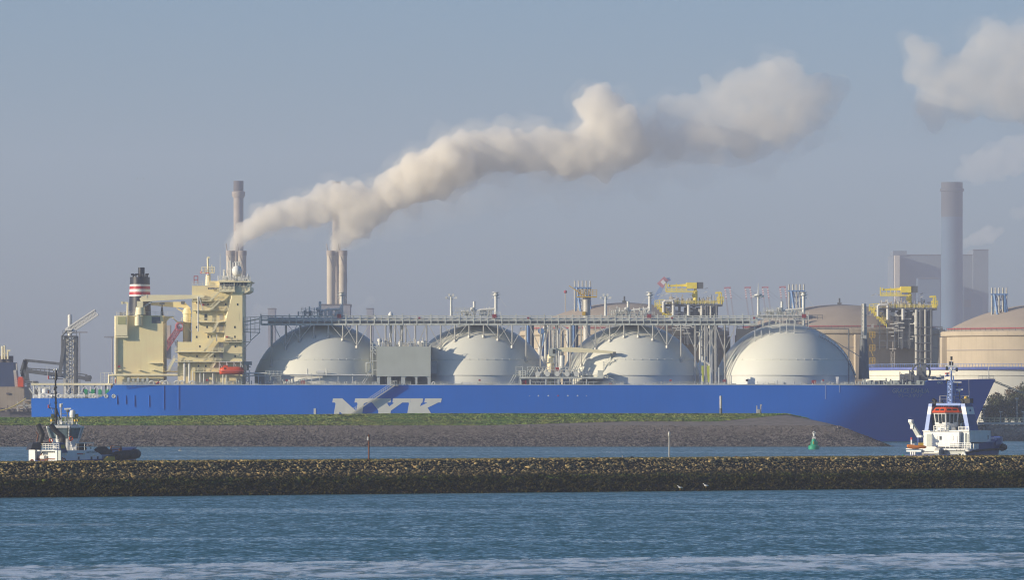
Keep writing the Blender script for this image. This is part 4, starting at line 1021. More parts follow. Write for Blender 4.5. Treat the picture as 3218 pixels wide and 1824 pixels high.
dk_mat = stone_material('dike_stone', [((.032, .028, .034), 0, 0), ((.04, .034, .038), 0, 2.4), ((.085, .072, .068), 0, 3.2), ((.13, .112, .102), 0, 5.0), ((.15, .13, .115), 0, 6.4)], .9, .45, (.40, .37, .33))
keep = z > -.6
tag(rubble('rubble', np.stack([x, y, z], 1)[keep], rng.uniform(.11, .24, n)[keep] * np.where(rng.random(n)[keep] < .06, 1.7, 1), dk_mat, 8, .55), 'grey purple stone rubble armouring the toe of the grassy dike', 'stones', kind='stuff')
gm = grass_material('dike_grass', (.11, .21, .04), (.15, .21, .05), (.33, .30, .09), .035)
n = 42000; x = rng.uniform(-175, XH0 + 8, n); y = rng.uniform(1759, 1796, n)
lim = np.array([1759 + 9 * max(0, min(1, (a - X(1500, 1770)) / 40)) + max(0, (a - X(2250, 1770))) * .75 for a in x]); keep = y > lim
x, y = x[keep], y[keep]
P = np.stack([x, y, np.array([dike_z(a, b) for a, b in zip(x, y)])], 1)
tufts('grass', P, .24, gm, .8, 'green grass and weeds covering the bank of the far dike', 'grass', 6, 3, .6)

# ================================================================ small things on the dike and the breakwater
def on_bw(px, s=12.0):                                   # point on the crest seen at photo column px
    lo, hi = 780.0, 960.0
    for _ in range(40):
        D = (lo + hi) / 2; p = Vector((X(px, D), D, 0)); v = (p - BA).dot(BN)
        if v < s: lo = D
        else: hi = D
    return Vector((X(px, D), D, slope_z(s)))
def up(p, py): return Vector((p.x, p.y, Z(py, p.y)))
p = on_bw(1159); t = thing('marker_post', 'rust brown post with a white lamp box standing on the breakwater crest', 'post', p)
MB().bar(p - Vector((0, 0, .3)), up(p, 1367), .10, 8).build('pole', M['rust'], t, True)
q = up(p, 1379); MB().box(q.x - .24, q.x - .05, q.y - .2, q.y + .05, q.z - .28, q.z + .22).build('lamp_box', M['white'], t)
MB().box(q.x - .25, q.x + .0, q.y - .1, q.y + .08, q.z - .36, q.z - .28).bar(up(p, 1394), up(p, 1394) + Vector((-.3, 0, 0)), .03).build('bracket', M['rust'], t)
p = on_bw(2103); t = thing('marker_post', 'pale grey steel post topped by a lantern on the breakwater crest', 'post', p)
MB().bar(p - Vector((0, 0, .3)), up(p, 1375), .085, 8).build('pole', M['steel'], t, True)
q = up(p, 1372); MB().lathe(q.x, q.y, [(.10, q.z - .1), (.17, q.z), (.17, q.z + .45), (.10, q.z + .55), (.07, q.z + .65)], 10).build('lantern', M['steel'], t, True)
MB().bar(up(p, 1381), up(p, 1381) + Vector((.25, 0, 0)), .025).build('bracket', M['steel_dark'], t)
for px, py, lab, mm in ((2315, 1436, 'short crooked rusty stake standing alone right of the lantern post on the breakwater', 'rust'), (1956, 1433, 'short straight wooden stake on the breakwater crest just left of the lantern post', 'stack_brown'), (1884, 1440, 'tiny rusty stub with a white cap on the breakwater crest', 'rust')):
    p = on_bw(px); t = up(p, py); mb = MB().bar(p - Vector((0, 0, .2)), t, .06, 6)
    if px == 2315: mb.bar(t, t + Vector((-.25, 0, .05)), .06, 6)
    if px == 1884: mb.sphere(t, .12, 8, 6)
    solo(mb, 'stake', M[mm], lab, 'stake', p)
p = on_bw(1985); mb = MB().sphere((p.x, p.y, p.z + .15), .22, 10, 6, (1.2, 1, .7)).bar(p + Vector((.2, 0, .2)), p + Vector((.45, 0, .05)), .05); solo(mb, 'mooring_ring', M['black'], 'small black lump lying on the breakwater crest', 'fitting', p)
D = 1787
p = Q('p', 2265, 1303, D); t = thing('pole', 'tall plain grey pole standing on the dike in front of the blue hull', 'pole', p)
MB().bar(p, Q('p', 2265, 1284, D), .42, 8, .36).build('pole_base', M['steel_dark'], t, True); MB().bar(Q('p', 2265, 1284, D), Q('p', 2265, 1245, D), .33, 8).build('pole_shaft', M['steel'], t, True)
p = Q('p', 2384, 1303, D); t = thing('gauge_station', 'small grey gauge station with two masts on the dike near its bare end', 'instrument station', p)
MB().rect('k', 1398, 320, 1426, 372, D, 2).build('cabinet', M['panel_grey'], t)
MB().seg('k', 1388, 380, 1388, 278, D + 1, .14).seg('k', 1396, 374, 1430, 374, D, .1).build('mast', M['steel'], t)
MB().seg('k', 1433, 374, 1433, 266, D + 1, .16).rect('k', 1430, 264, 1447, 282, D + .8, .4).build('mast', M['steel'], t)
# birds
def bird_stand(px, py, sgn, lab, D, k=1.0):
    p = Q('p', px, py, D); t = thing('gull', lab, 'gull', p, 0, 'gulls resting on the breakwater')
    mb = MB(); R_ = []
    for a, z, r in ((-.30, .26, .02), (-.16, .25, .07), (0, .24, .10), (.12, .28, .09), (.17, .36, .055), (.2, .42, .055), (.24, .44, .03), (.32, .43, .008)):
        R_.append([(p.x + sgn * (a) * k, p.y + r * math.cos(b) * k, p.z + (z + r * math.sin(b)) * k) for b in [6.283 * i / 8 for i in range(8)]])
    mb.loft(R_).build('body', M['feather_white'], t, True)
    for o in (-.03, .03): MB().bar((p.x + o * k, p.y, p.z - .02), (p.x + o * k, p.y, p.z + .17 * k), .012).build('leg', M['gold'], t)
    MB().sphere((p.x - sgn * .1 * k, p.y - .03, p.z + .29 * k), .09 * k, 8, 6, (1.6, .9, .55)).build('wing', M['feather_grey'], t, True)
bird_stand(2137, 1541, -1, 'white gull with its head down on the seaweed just left of the brightest gull', 826, 1.2)
bird_stand(2218, 1535, -1, 'white gull standing upright on the seaweed by the near water, rightmost of the pair', 834, 1.25)
def bird_fly(px, py, D, span, lab, mm, lift=.25, sgn=1):
    p = Q('p', px, py, D); t = thing('flying_bird', lab, 'bird', p)
    R_ = [[(p.x + sgn * a * span, p.y + r * math.cos(b) * span, p.z + r * math.sin(b) * span) for b in [6.283 * i / 8 for i in range(8)]] for a, r in ((-.28, .015), (-.12, .06), (.05, .07), (.18, .045), (.24, .04), (.32, .006))]
    MB().loft(R_).build('body', M[mm], t, True)
    for s in (-1, 1):
        MB().loft([[(p.x + a * span, p.y + s * w * span, p.z + (h + o) * span) for a, o in ((-.1 * c, 0), (.1 * c, 0), (0, .02))] for w, h, c in ((.03, 0, 1.0), (.25, lift, .9), (.5, lift * .7 + s * .1, .3))]).build('wing', M['feather_grey' if mm != 'feather_dark' else mm], t)
bird_fly(566, 1417, 1100, 1.25, 'pale gull flying low over the water beside the black tug', 'feather_white', .22)
bird_fly(2120, 1407, 1500, 1.1, 'dark bird flying low over the water, nearer the lantern post', 'feather_dark', .1)
bird_fly(2152, 1403, 1500, 1.5, 'dark bird flying low over the water, wings raised, farther from the lantern post', 'feather_dark', .3)
bird_fly(431, 562, 1800, 1.1, 'tiny pale bird high in the empty sky, the first of two', 'feather_white', .15)
bird_fly(451, 562, 1800, 1.0, 'tiny pale bird high in the empty sky, trailing the other', 'feather_white', .15)
# buoy
D = 1640
p = Q('k', 2048, 778, D); p.z = 0; t = thing('buoy', 'green conical channel buoy with lattice top floating before the dike', 'buoy', p)
s = 1 / 3.67 * D / F
def bz(y): return (780 - y) * s
MB().lathe(p.x, p.y, [(1.35, -.5), (1.42, .1), (1.42, bz(738)), (1.30, bz(735)), (.95, bz(730)), (.85, bz(722)), (.55, bz(665)), (.5, bz(658))], 24).build('float_body', M['buoy_green'], t, True)
mb = MB()
for sx in (-1, 1):
    mb.bar((p.x + sx * .45, p.y - .2, bz(665)), (p.x + sx * .28, p.y - .2, bz(630)), .07)
mb.box(p.x - .3, p.x + .3, p.y - .3, p.y + .3, bz(655), bz(636)); mb.lathe(p.x, p.y, [(.15, bz(632)), (.34, bz(600)), (.34, bz(596))], 10)
mb.build('lamp_cage', M['white'], t)
MB().torus((p.x, p.y, bz(588)), .34, .06, 'y').torus((p.x, p.y, bz(588)), .34, .06, 'x').build('top_mark', M['white'], t)
mb = MB()
for sx in (-1, 1): mb.box(p.x + sx * .7 - .2, p.x + sx * .7 + .2, p.y - .5, p.y + .3, bz(732), bz(690))
mb.build('radar_fin', M['buoy_green'], t)
MB().box(p.x - .33, p.x - .1, p.y - .93, p.y - .86, bz(716), bz(688)).build('number_plate', M['gold'], t)

# ================================================================ LNG storage tanks
def storage_tank(px, rp, ywall, ydome, D, lab, ring=None):
    cx = X(px, D); cy = D; r = rp * D / F; zw = Z(ywall, D - r * .5); zd = Z(ydome, D)
    t = thing('storage_tank', lab, 'storage tank', (cx, cy, GZ), 0, 'domed concrete gas storage tanks')
    MB().lathe(cx, cy, [(r, GZ - 1), (r, zw)], 96).build('tank_wall', M['concrete'], t, True)
    RR = ((r * .985) ** 2 + (zd - zw) ** 2) / (2 * (zd - zw)); prof = []
    am = math.asin(r * .985 / RR)
    for i in range(15):
        a = am * (1 - i / 14); prof.append((max(.05, RR * math.sin(a)), zd - RR + RR * math.cos(a)))
    MB().lathe(cx, cy, prof, 96).build('dome_roof', M['dome_clay'], t, True)
    MB().lathe(cx, cy, [(r + .5, zw - 1.9), (r + .9, zw - 1.6), (r + .9, zw - .2), (r + .3, zw + .15)], 96, False).build('ring_beam', M['concrete'], t)
    mb = MB()
    for i in range(100):
        a = 6.283 * i / 100; x, y = cx + (r + .7) * math.cos(a), cy + (r + .7) * math.sin(a)
        if y < cy + 10: mb.bar((x, y, zw), (x, y, zw + 1.3), .05); a2 = 6.283 * (i + 1) / 100; mb.bar((x, y, zw + 1.25), (cx + (r + .7) * math.cos(a2), cy + (r + .7) * math.sin(a2), zw + 1.25), .05)
    mb.build('rim_railing', M['steel_dark'], t)
    mb = MB()
    pts = [(cx + (r * .96) * math.cos(a), cy + (r * .96) * math.sin(a), zw + 1.0) for a in [math.pi + math.pi * i / 40 for i in range(41)]]
    for a, b in zip(pts, pts[1:]): mb.bar(a, b, .16, 6)
    mb.build('fire_main', M['red'], t)
    mb = MB(); mb.lathe(cx, cy, [(r + .12, zw - 7.2), (r + .25, zw - 7.0), (r + .12, zw - 6.8)], 96, False); mb.build('cable_ring', M['stack_brown'], t)
    MB().bar((cx, cy, zd), (cx, cy, zd + 2.5), .35, 6).box(cx - .8, cx + .8, cy - .6, cy + .6, zd - .3, zd + .8).build('dome_hatch', M['steel_dark'], t)
    for th_ in (8.5, -81.5, 98.5):
        a = math.radians(th_); n_ = Vector((math.sin(a), -math.cos(a), 0)); u_ = Vector((math.cos(a), math.sin(a), 0)); c_ = Vector((cx, cy, 0)) + n_ * (r - .5)
        p_ = [c_ - u_ * 2.4, c_ + u_ * 2.4, c_ + u_ * 2.0 + n_ * 2.2, c_ - u_ * 2.0 + n_ * 2.2]
        MB().hexa([(v.x, v.y, GZ - 1) for v in p_] + [(v.x, v.y, zw - 2.1) for v in p_]).build('buttress', M['concrete'], t)
    return cx, cy, r, zw, zd
DT = 2500
TA = storage_tank(1962, 322, 1040, 952, DT, 'domed concrete gas storage tank behind the third white ship dome')
TB = storage_tank(2638, 317, 1036, 958, DT, 'domed concrete gas storage tank with its full clay coloured dome visible beside the foremast')
TC = storage_tank(3289, 325, 1042, 956, 2400, 'domed concrete gas storage tank cut off by the frame at far right')
def vent_rack(px0, px1, ytop, ybot, D, lab):
    x0, x1 = X(px0, D), X(px1, D); zt, zb = Z(ytop, D), Z(ybot, D)
    t = thing('vent_rack', lab, 'vent stack', ((x0 + x1) / 2, D, zb), 0, 'vent racks on the storage tank domes')
    zz = lerp(zt, zb, .26)
    for i in range(5): x = lerp(x0, x1, i / 4); MB().bar((x, D, zb - 6), (x, D, zt), .30, 8).build('vent_pipe', M['steel'], t, True)
    mb = MB(); mb.bar((x0 - .5, D - .6, zz), (x1 + .5, D - .6, zz), .25)
    for a in (.14, .86):
        xa = lerp(x0, x1, a); mb.bar((xa, D + 1, zz), (xa - .4, D + 1, zb - 5), .28); mb.bar((xa, D - 1.5, zz), (lerp(x0, x1, .5 + (a - .5) * .1) if a < .5 else xa + 1.5, D - 3, zb - 4), .24)
        mb.bar((xa, D - 1.5, zz), (lerp(x0, x1, .42 if a < .5 else .9), D - 3, zb - 3), .28)
    for k in range(3): zz2 = lerp(zz, zb, .3 + .3 * k); mb.bar((x0 + .6, D + 1, zz2), (x1 - .6, D + 1, zz2), .12)
    mb.bar((x0 + 1.5, D + .5, zb), (x1 - 1.5, D + .5, zz), .13).bar((x1 - 1.5, D + .5, zb), (x0 + 1.5, D + .5, zz), .13)
    mb.build('support_frame', M['frame_blue'], t)
vent_rack(1806, 1855, 883, 968, DT - 12, 'vent rack of five pipes, blue frame, on the dome behind the second ship tank')
vent_rack(2480, 2526, 894, 975, DT - 12, 'vent rack of five pipes, blue frame, behind the foremost ship tank vent mast')
vent_rack(3117, 3163, 905, 985, 2400 - 12, 'vent rack of five pipes in a blue frame on the dome beside the tall chimney')
# pump platforms with their jib cranes
def pump_platform(px0, px1, py, sh, D, lab, lab2, seed, tank):
    # sh: shift of crop-5 drawing to this copy
    def q(x, y): v = Q('5', x, y, D); return Vector((v.x + sh[0], D, v.z + sh[1]))
    p = q(1480, 430); t = thing('pump_platform', lab, 'platform', p, 0, 'pump platforms on the storage tanks')
    a = q(1190, 436); b = q(1860, 418); x0, x1, z0 = a.x, b.x, q(0, 430).z
    MB().box(x0, x1, D, D + 20, z0 - .5, z0 + .2).build('platform_deck', M['steel_dark'], t)
    mb = MB()
    for i in range(8):
        for y in (D + .4, D + 10, D + 19): x = lerp(x0 + .5, x1 - 2, i / 7); mb.bar((x, y, z0 - 15.5), (x, y, z0), .28 if y > D + 1 else .22)
    for k in range(1, 5):
        mb.box(x0, x1 - 2, D + .2, D + .5, z0 - k * 3.1, z0 - k * 3.1 + .3); mb.box(x0, x1 - 2, D + 10, D + 10.4, z0 - k * 3.1, z0 - k * 3.1 + .4)
    for i in range(0, 7): xa, xb = lerp(x0 + .5, x1 - 2, i / 7), lerp(x0 + .5, x1 - 2, (i + 1) / 7); mb.bar((xa, D + .4, z0 - 3.1 * (1 + i % 3)), (xb, D + .4, z0 - 3.1 * (i % 3)), .14)
    mb.build('platform_frame', M['steel_dark'], t)
    MB().box(x0 + 8, x1 - 3, D + 3, D + 18, z0 - 15, z0 - 1).build('pump_enclosure', M['steel_dark'], t)
    mb = MB(); mb.rail((x0, D, z0 + .2), (x1, D, z0 + .2), 1.3, 1.6, .08, 3); mb.rail((x1, D, z0 + .2), (x1, D + 19, z0 + .2), 1.3, 1.6, .08, 3)
    e = q(1085, 450); mb.rail((e.x, D, e.z - .4), (x0, D, e.z), 2.6, 1.4, .13, 3)
    for k in range(5):                                  # zigzag yellow stair down the side
        s0 = q(1085 + k * 30, 455 + k * 32); mb.rail(s0, s0 + Vector((2.6, 0, -2.2)), 1.3, 1.0, .12, 2); mb.rail(s0 + Vector((0, 2, 0)), s0 + Vector((3.2, 2, 0)), 1.3, 1.0, .1, 2)
    mb.build('yellow_railing', M['yellow'], t)
    mb = MB(); R = random.Random(seed)
    mb.clutter(x0 + 1, x1 - 3, D + .6, D + 8, z0 + .2, 70, 4.2, seed, .25, .9)
    mb.build('pump_heads', M['stack_clay'], t)
    mb = MB(); mb.clutter(x0 + 1, x1 - 3, D + .4, D + 6, z0 + .2, 40, 3.6, seed + 1, .2, .7)
    for k in range(16): x = R.uniform(x0 - 3, x1 - 6); z = z0 + R.uniform(3.2, 6.5); mb.bar((x, D + 2, z), (x + 1.4, D + 2, z + .6), .10); 
    for k in range(26): x = R.uniform(x0 + 1, x1 - 6); z = z0 - R.uniform(1, 12); mb.bar((x, D - .3, z), (x + R.uniform(1, 4), D - .3, z), .16)
    mb.build('white_pipework', M['pipe_white'], t)
    for x_ in (1296, 1470): MB().bar(q(x_, 560) + Vector((0, -.8, 0)), q(x_, 434) + Vector((0, -.8, 0)), .6, 8).build('large_pipe', M['pipe_white'], t, True)
    mb = MB()
    mb.path([q(1183, 520) + Vector((0, -.8, 0)), q(1183, 405) + Vector((0, -.8, 0)), q(1205, 388) + Vector((0, -.8, 0)), q(1290, 388) + Vector((0, -.8, 0)), q(1296, 420) + Vector((0, -.8, 0))], .5, 8)
    mb.build('large_pipe', M['pipe_white'], t, True); mb = MB()
    mb.path([q(1580, 493) + Vector((0, -1, 0)), q(1610, 500) + Vector((0, -1, 0)), q(1618, 530) + Vector((0, -1, 0)), q(1618, 730) + Vector((0, -1, 0))], .6, 8)
    mb.build('large_pipe', M['pipe_white'], t, True)
    mb = MB(); mb.bar(q(1820, 420), q(1820, 292), .3).bar(q(1775, 296), q(1845, 292), .35).bar(q(1845, 292), q(1845, 420), .22).bar(q(1790, 360), q(1860, 350), .2); mb.rail(q(1800, 400), q(1868, 400), 2, 1.4, .12)
    mb.build('corner_frame', M['yellow'], t)
    # risers on the tank side below
    for i, x_ in enumerate((1622, 1665, 1700, 1722, 1760, 1790)):
        mb = MB(); v = q(x_, 640); mb.bar((v.x, D - 1.5 - i % 2, GZ), (v.x, D - 1.5 - i % 2, z0 - .5), .62 if i % 2 == 0 else .42, 8); mb.build('riser_pipe', M['steel' if i % 3 == 0 else 'steel_dark'], t, True)
    mb = MB()
    for k in range(5): v = q(1606, 640 + k * 90); w = q(1800, 640 + k * 90); mb.box(v.x, w.x, D - 3, D + 1, v.z - .4, v.z)
    v = q(1700, 640); 
    mb.build('riser_platform', M['steel_dark'], t)
    # jib crane
    p = q(1550, 375); y = D + 3; c = thing('jib_crane', lab2, 'crane', p, 0, 'yellow jib cranes on the pump platforms')
    def r_(mbx, x_0, y_0, x_1, y_1, yy, dep): A = q(x_0, y_1); B_ = q(x_1, y_0); return mbx.box(A.x, B_.x, yy, yy + dep, A.z, B_.z)
    mb = MB(); v = q(1550, 430); mb.bar((v.x, y, z0), (v.x, y, q(0, 268).z), .85, 10); r_(mb, 1512, 296, 1560, 340, y - 1, 2); mb.build('crane_post', M['yellow'], c)
    mb = MB(); r_(mb, 1448, 176, 1566, 246, y - 2.2, 4.4); mb.build('machine_house', M['yellow'], c)
    mb = MB(); r_(mb, 1566, 172, 1640, 246, y - 2.0, 4.2); mb.build('counterweight', M['steel_dark'], c)
    mb = MB(); A = [q(1240, 205), q(1448, 190), q(1448, 222), q(1240, 222)]; mb.prism([(w.x, w.z) for w in A], y - .7, y + .7); r_(mb, 1236, 192, 1248, 224, y - .9, 1.8); mb.build('crane_boom', M['yellow'], c)
    mb = MB(); mb.bar(q(1212, 186), q(1212, 284), .2).bar(q(1212, 250), q(1448, 248), .12).bar(q(1212, 280), q(1545, 280), .24).bar(q(1212, 266), q(1448, 264), .1)
    for x_ in (1280, 1330, 1395, 1450): mb.bar(q(x_, 188 if x_ == 1330 else 225), q(x_, 282), .13)
    A = q(1535, 284); B_ = q(1566, 246); mb.box(A.x, B_.x, y - 1.4, y + 1.4, A.z, B_.z)
    mb.build('boom_walkway', M['yellow'], c)
    # shaded enclosure wall carrying the risers down the tank
    return t
DP = TA[1] - TA[2] - 4
pump_platform(0, 0, 0, (0, 0), DP, 'steel pump platform crowded with pipes on the storage tank behind the third ship dome', 'yellow jib crane on the pump platform behind the third ship dome', 31, TA)
shx = Q('7', 512 + 85, 484, DP).x - Q('5', 1566, 172, DP).x; shz = Q('7', 0, 484, DP).z - Q('5', 0, 172, DP).z
pump_platform(0, 0, 0, (shx, shz), DP, 'steel pump platform crowded with pipes on the storage tank beside the tall chimney', 'yellow jib crane on the pump platform in front of the power station', 57, TB)
# access tower of tank C and a little shed between tanks
D = DP + 8
mb = MB()
p = Q('7', 832, 1090, D); t = thing('stair_tower', 'pale lattice stair tower against the edge of the rightmost storage tank', 'stair tower', (p.x, D, GZ))
for k in range(7): v = Q('7', 832, 850 + k * 42, D); MB().box(v.x - 1.2, v.x + 1.2, D, D + 3, v.z - .3, v.z + 1.6).build('landing', M['tank_cream'], t)
mb.lattice((p.x, D + 1.5, GZ), (p.x, D + 1.5, Z(1040, D)), 2.6, 14, .14); mb.build('tower_frame', M['steel'], t)
for px, lab in ((2322, 'narrow pale stair tower squeezed between the third and fourth ship domes'),):
    p = Q('p', px, 1190, D); t = thing('stair_tower', lab, 'stair tower', (p.x, D, GZ)); mb = MB(); mb.box(p.x - 1, p.x + 6, D, D + 3, GZ, Z(1034, D)); mb.build('tower_wall', M['concrete'], t); MB().crail('p', px - 6, 1034, px + 55, 1034, D - .2, 1.6, 2, .12).build('railing', M['steel_dark'], t)
# yellow landings down the dark side of tank B
for k, y0 in enumerate((855, 955, 1055)):
    D3 = DP + 1; v = Q('7', 300, y0, D3); mb = MB(); mb.box(v.x - 1.0, v.x + 1.0, D3, D3 + 2, v.z - 1.2, v.z - .9); mb.rail((v.x - 1.0, D3, v.z - .9), (v.x + 1.0, D3, v.z - .9), 2.0, 1.0, .11, 3); mb.bar((v.x - .6, D3, v.z - .9), (v.x + .3, D3, v.z - 3.5), .10)
    solo(mb, 'stair_landing', M['gold'], ['yellow stair landing high on the dark tank face behind the foremast', 'yellow stair landing halfway up the dark tank face behind the foremast', 'yellow stair landing low on the dark tank face behind the foremast'][k], 'landing', v, 'yellow landings on the tank face')
p = Q('7', 456, 1092, 2300); mb = MB(); mb.lattice((p.x, 2300, GZ), Q('7', 456, 985, 2300), 1.3, 10, .07, .05); mb.bar(Q('7', 456, 985, 2300), Q('7', 456, 910, 2300), .14); mb.bar(Q('7', 430, 964, 2300), Q('7', 482, 964, 2300), .16)
solo(mb, 'lightning_mast', M['stack_clay'], 'thin reddish lattice mast with a cross arm before the dark tank', 'mast', p)
# low white tank with a blue rim
D = 2260; cx, r = X(3165, D), 445 * D / F; zt = Z(1158, D - r)
t = thing('oil_tank', 'low wide cream tank with a blue rim behind the bow', 'oil tank', (cx, D, GZ))
MB().lathe(cx, D, [(r, GZ - 1), (r, zt)], 128).build('tank_wall', M['tank_cream'], t, True)
MB().lathe(cx, D, [(r + .1, zt - .6), (r + .7, zt - .5), (r + .7, zt + .3), (r - .1, zt + .4)], 128, False).build('rim_band', M['rim_blue'], t)
MB().lathe(cx, D, [(r + .05, Z(1180, D - r) - .2), (r + .3, Z(1180, D - r) - .1), (r + .3, Z(1180, D - r) + .1), (r + .05, Z(1180, D - r) + .2)], 128, False).build('wind_girder', M['tank_cream'], t)
MB().lathe(cx, D, [(r, zt + .1), (.2, zt + .9)], 64).build('tank_roof', M['tank_cream'], t)
mb = MB()
for i in range(150):
    a = math.pi + math.pi * i / 150; x, y = cx + (r + .5) * math.cos(a), D + (r + .5) * math.sin(a); a2 = a + math.pi / 150
    mb.bar((x, y, zt + .3), (x, y, zt + 1.6), .07); mb.bar((x, y, zt + 1.5), (cx + (r + .5) * math.cos(a2), D + (r + .5) * math.sin(a2), zt + 1.5), .06)
mb.build('rim_railing', M['tug_pale'], t)
# jetty: loading arms and pipe risers behind the carrier
def arm(c, x0, y0, x1, y1, ytop, lab, mm1, mm2, D=2085):
    p = Q(c, x0, y0, D); t = thing('loading_arm', lab, 'loading arm', (p.x, D, GZ), 0, 'marine loading arms on the jetty')
    base = Vector((p.x, D, GZ)); top = Q(c, x1, ytop, D)
    MB().bar(base, Vector((p.x, D, Z(1120, D))), .75, 10).build('riser', M['pipe_white'], t, True)
    a = Vector((p.x, D, Z(1120, D)))
    MB().bar(a, top, .55, 8).build('inner_arm', M[mm1], t, True)
    MB().bar(a + Vector((1.2, .8, 0)), top + Vector((1.2, .8, 0)), .4, 8).build('balance_beam', M[mm2], t, True)
    MB().path([top, top + Vector((.8, -.5, 1.2)), top + Vector((2.6, -.5, .2)), top + Vector((3.0, -.5, -18))], .42, 8).build('outer_arm', M['pipe_white'], t, True)
    MB().bar(top + Vector((-.4, -.8, 0)), top + Vector((-.4, .8, 0)), 1.0, 12).build('pulley', M['frame_blue'], t)
arm('4', 1435, 890, 1470, 800, 660, 'white loading arm with a curved elbow in the gap behind the second ship dome', 'pipe_white', 'frame_blue')
arm('4', 1480, 900, 1505, 800, 650, 'blue loading arm next to the white elbow behind the manifold crane', 'frame_blue', 'frame_blue', 2088)
arm('4', 1660, 900, 1668, 800, 655, 'white loading arm behind the manifold crane pipe tower', 'pipe_white', 'steel', 2085)
arm('5', 1630, 1050, 1620, 900, 1120, 'loading arm with a lime green base between the third and fourth domes', 'lime', 'steel')
D = 2080
for xx, w, lab in ((1640, 26, 'lime green tapered jetty post nearer the third ship dome'), (1700, 22, 'lime green tapered jetty post nearer the fourth ship dome')):
    mb = MB(); mb.cprism('5', [(xx - w / 2 - 10, 1160), (xx + w / 2 + 10, 1160), (xx + w / 2, 1320), (xx - w / 3, 1320)], D, 2); mb.rect('5', xx - w / 2 - 8, 1130, xx + w / 2 + 12, 1158, D, 2)
    p = Q('5', xx, 1320, D); solo(mb, 'jetty_post', M['lime'], lab, 'jetty post', (p.x, D, GZ), 'lime green jetty posts')
for c, xx, y0, mm, lab in (('4', 1310, 590, 'frame_blue', 'blue jetty pipe just right of the second ship dome'), ('4', 1350, 590, 'steel_dark', 'dark jetty pipe beside the blue pipe right of the second ship dome'), ('4', 1832, 540, 'frame_blue', 'blue jetty pipe behind the manifold crane boom'), ('4', 1800, 560, 'steel', 'grey jetty pipe left of the blue pipe behind the crane boom'), ('4', 1858, 560, 'steel_dark', 'dark jetty pipe right of the blue pipe behind the crane boom'), ('5', 1722, 660, 'steel', 'pale tall jetty pipe between the third and fourth ship domes'), ('5', 1690, 700, 'steel_dark', 'dark tall jetty pipe between the third and fourth ship domes')):
    D = 2095; p = Q(c, xx, y0, D); mb = MB().bar((p.x, D, GZ), (p.x, D, p.z), .75, 8).bar((p.x - 1, D, p.z * .6), (p.x + 1, D, p.z * .6), .3)
    solo(mb, 'jetty_pipe', M[mm], lab, 'pipe', (p.x, D, GZ), 'upright pipes on the jetty', True)
D = 2180; p = Q('5', 305, 550, D); t = thing('flare_stack', 'thick grey stack with a yellow ringed platform in front of the pinkish dome', 'stack', (p.x, D, GZ))
MB().bar((p.x, D, GZ), Q('5', 305, 350, D), 1.25, 14).build('stack_pipe', M['steel'], t, True)
v = Q('5', 305, 348, D); mb = MB().box(v.x - 3.4, v.x + 3.4, D - 2, D + 2, v.z, v.z + .4); mb.rail((v.x - 3.4, D - 2, v.z + .4), (v.x + 3.4, D - 2, v.z + .4), 2.2, 1.2, .10, 3); mb.bar(v, v + Vector((-6, 0, 4)), .14); mb.build('stack_platform', M['gold'], t); MB().rect('5', 255, 510, 290, 552, D - 3, 3).build('ladder_box', M['gold'], t)
# ================================================================ stacks and power station far behind
def stack(px, rpx, ytop, D, lab, m='stack_clay', grp='paired smokestacks', darktop=0, collar=None, taper=1.0, nm='smokestack'):
    x = X(px, D); r = rpx * D / F; zt = Z(ytop, D)
    t = thing(nm, lab, 'smokestack', (x, D, GZ), 0, grp)
    zd = zt - darktop
    MB().lathe(x, D, [(r * taper, GZ - 1), (r, zd)] , 32).build('shaft', M[m], t, True)
    if darktop: MB().lathe(x, D, [(r * 1.01, zd + .02), (r * 1.01, zt), (r * .8, zt), (r * .8, zt - 2)], 32, False).build('dark_top', M['chimney_top' if grp is None else 'stack_dark'], t, True)
    else: MB().lathe(x, D, [(r * 1.09, zt - 3.2), (r * 1.09, zt - .2), (r * .9, zt), (r * .85, zt - 3)], 32, False).build('rim', M['stack_brown'], t, True)
    if collar:
        zc = Z(collar, D); MB().lathe(x, D, [(r * 1.05, zc - 4), (r * 1.33, zc - 2), (r * 1.33, zc + 1.5), (r * 1.0, zc + 2)], 32, False).build('collar', M[m], t, True)
    return t, x, r, zt
D = 4200
for px, lab, hid in ((724.5, 'pale smoking stack nearer the funnel, left of the pair above the ship bridge', 0), (760.5, 'pale smoking stack, right of the pair above the ship bridge', 0), (1040.5, 'pale smoking stack, left of the pair above the first ship dome', 0), (1077, 'pale smoking stack, right of the pair above the first ship dome', 0)):
    t, x, r, zt = stack(px, 13.5, 788, D, lab, 'stack_clay')
    for k in range(5): MB().box(x - r * .1, x + r * .25, D - r - .3, D - r + .3, zt - 38 - k * 14, zt - 36.5 - k * 14).build('vent_slot', M['stack_dark'], t)
    pts = [(x + r * 1.02 * math.sin(a), D - r * 1.02 * math.cos(a), zt - 8 - a * 9) for a in [-1.4 + .2 * i for i in range(15)]]
    mb = MB()
    for a, b in zip(pts, pts[1:]): mb.bar(a, b, .22)
    mb.build('spiral_stair', M['stack_brown'], t)
for px, lab in ((742, 'brown inner pipe rising between the two stacks above the ship bridge'), (1059, 'brown inner pipe rising between the two stacks above the first ship dome')):
    x = X(px, D + 20); zt = Z(772, D + 20); mb = MB().lathe(x, D + 20, [(1.9, GZ), (1.9, zt - 6), (.9, zt - 2), (.5, zt)], 16); solo(mb, 'inner_flue', M['stack_brown'], lab, 'flue', (x, D + 20, GZ), 'brown flues between stacks', True)
D = 5600
stack(749.5, 15.5, 569, D, 'tall brown chimney with a collar and dark top standing clear behind the smoke', 'stack_brown', 'tall chimneys behind the stacks', 9, 608)
stack(1058, 13.5, 571, D, 'tall brown chimney almost hidden by the smoke above the first ship dome', 'stack_brown', 'tall chimneys behind the stacks', 9, 608)
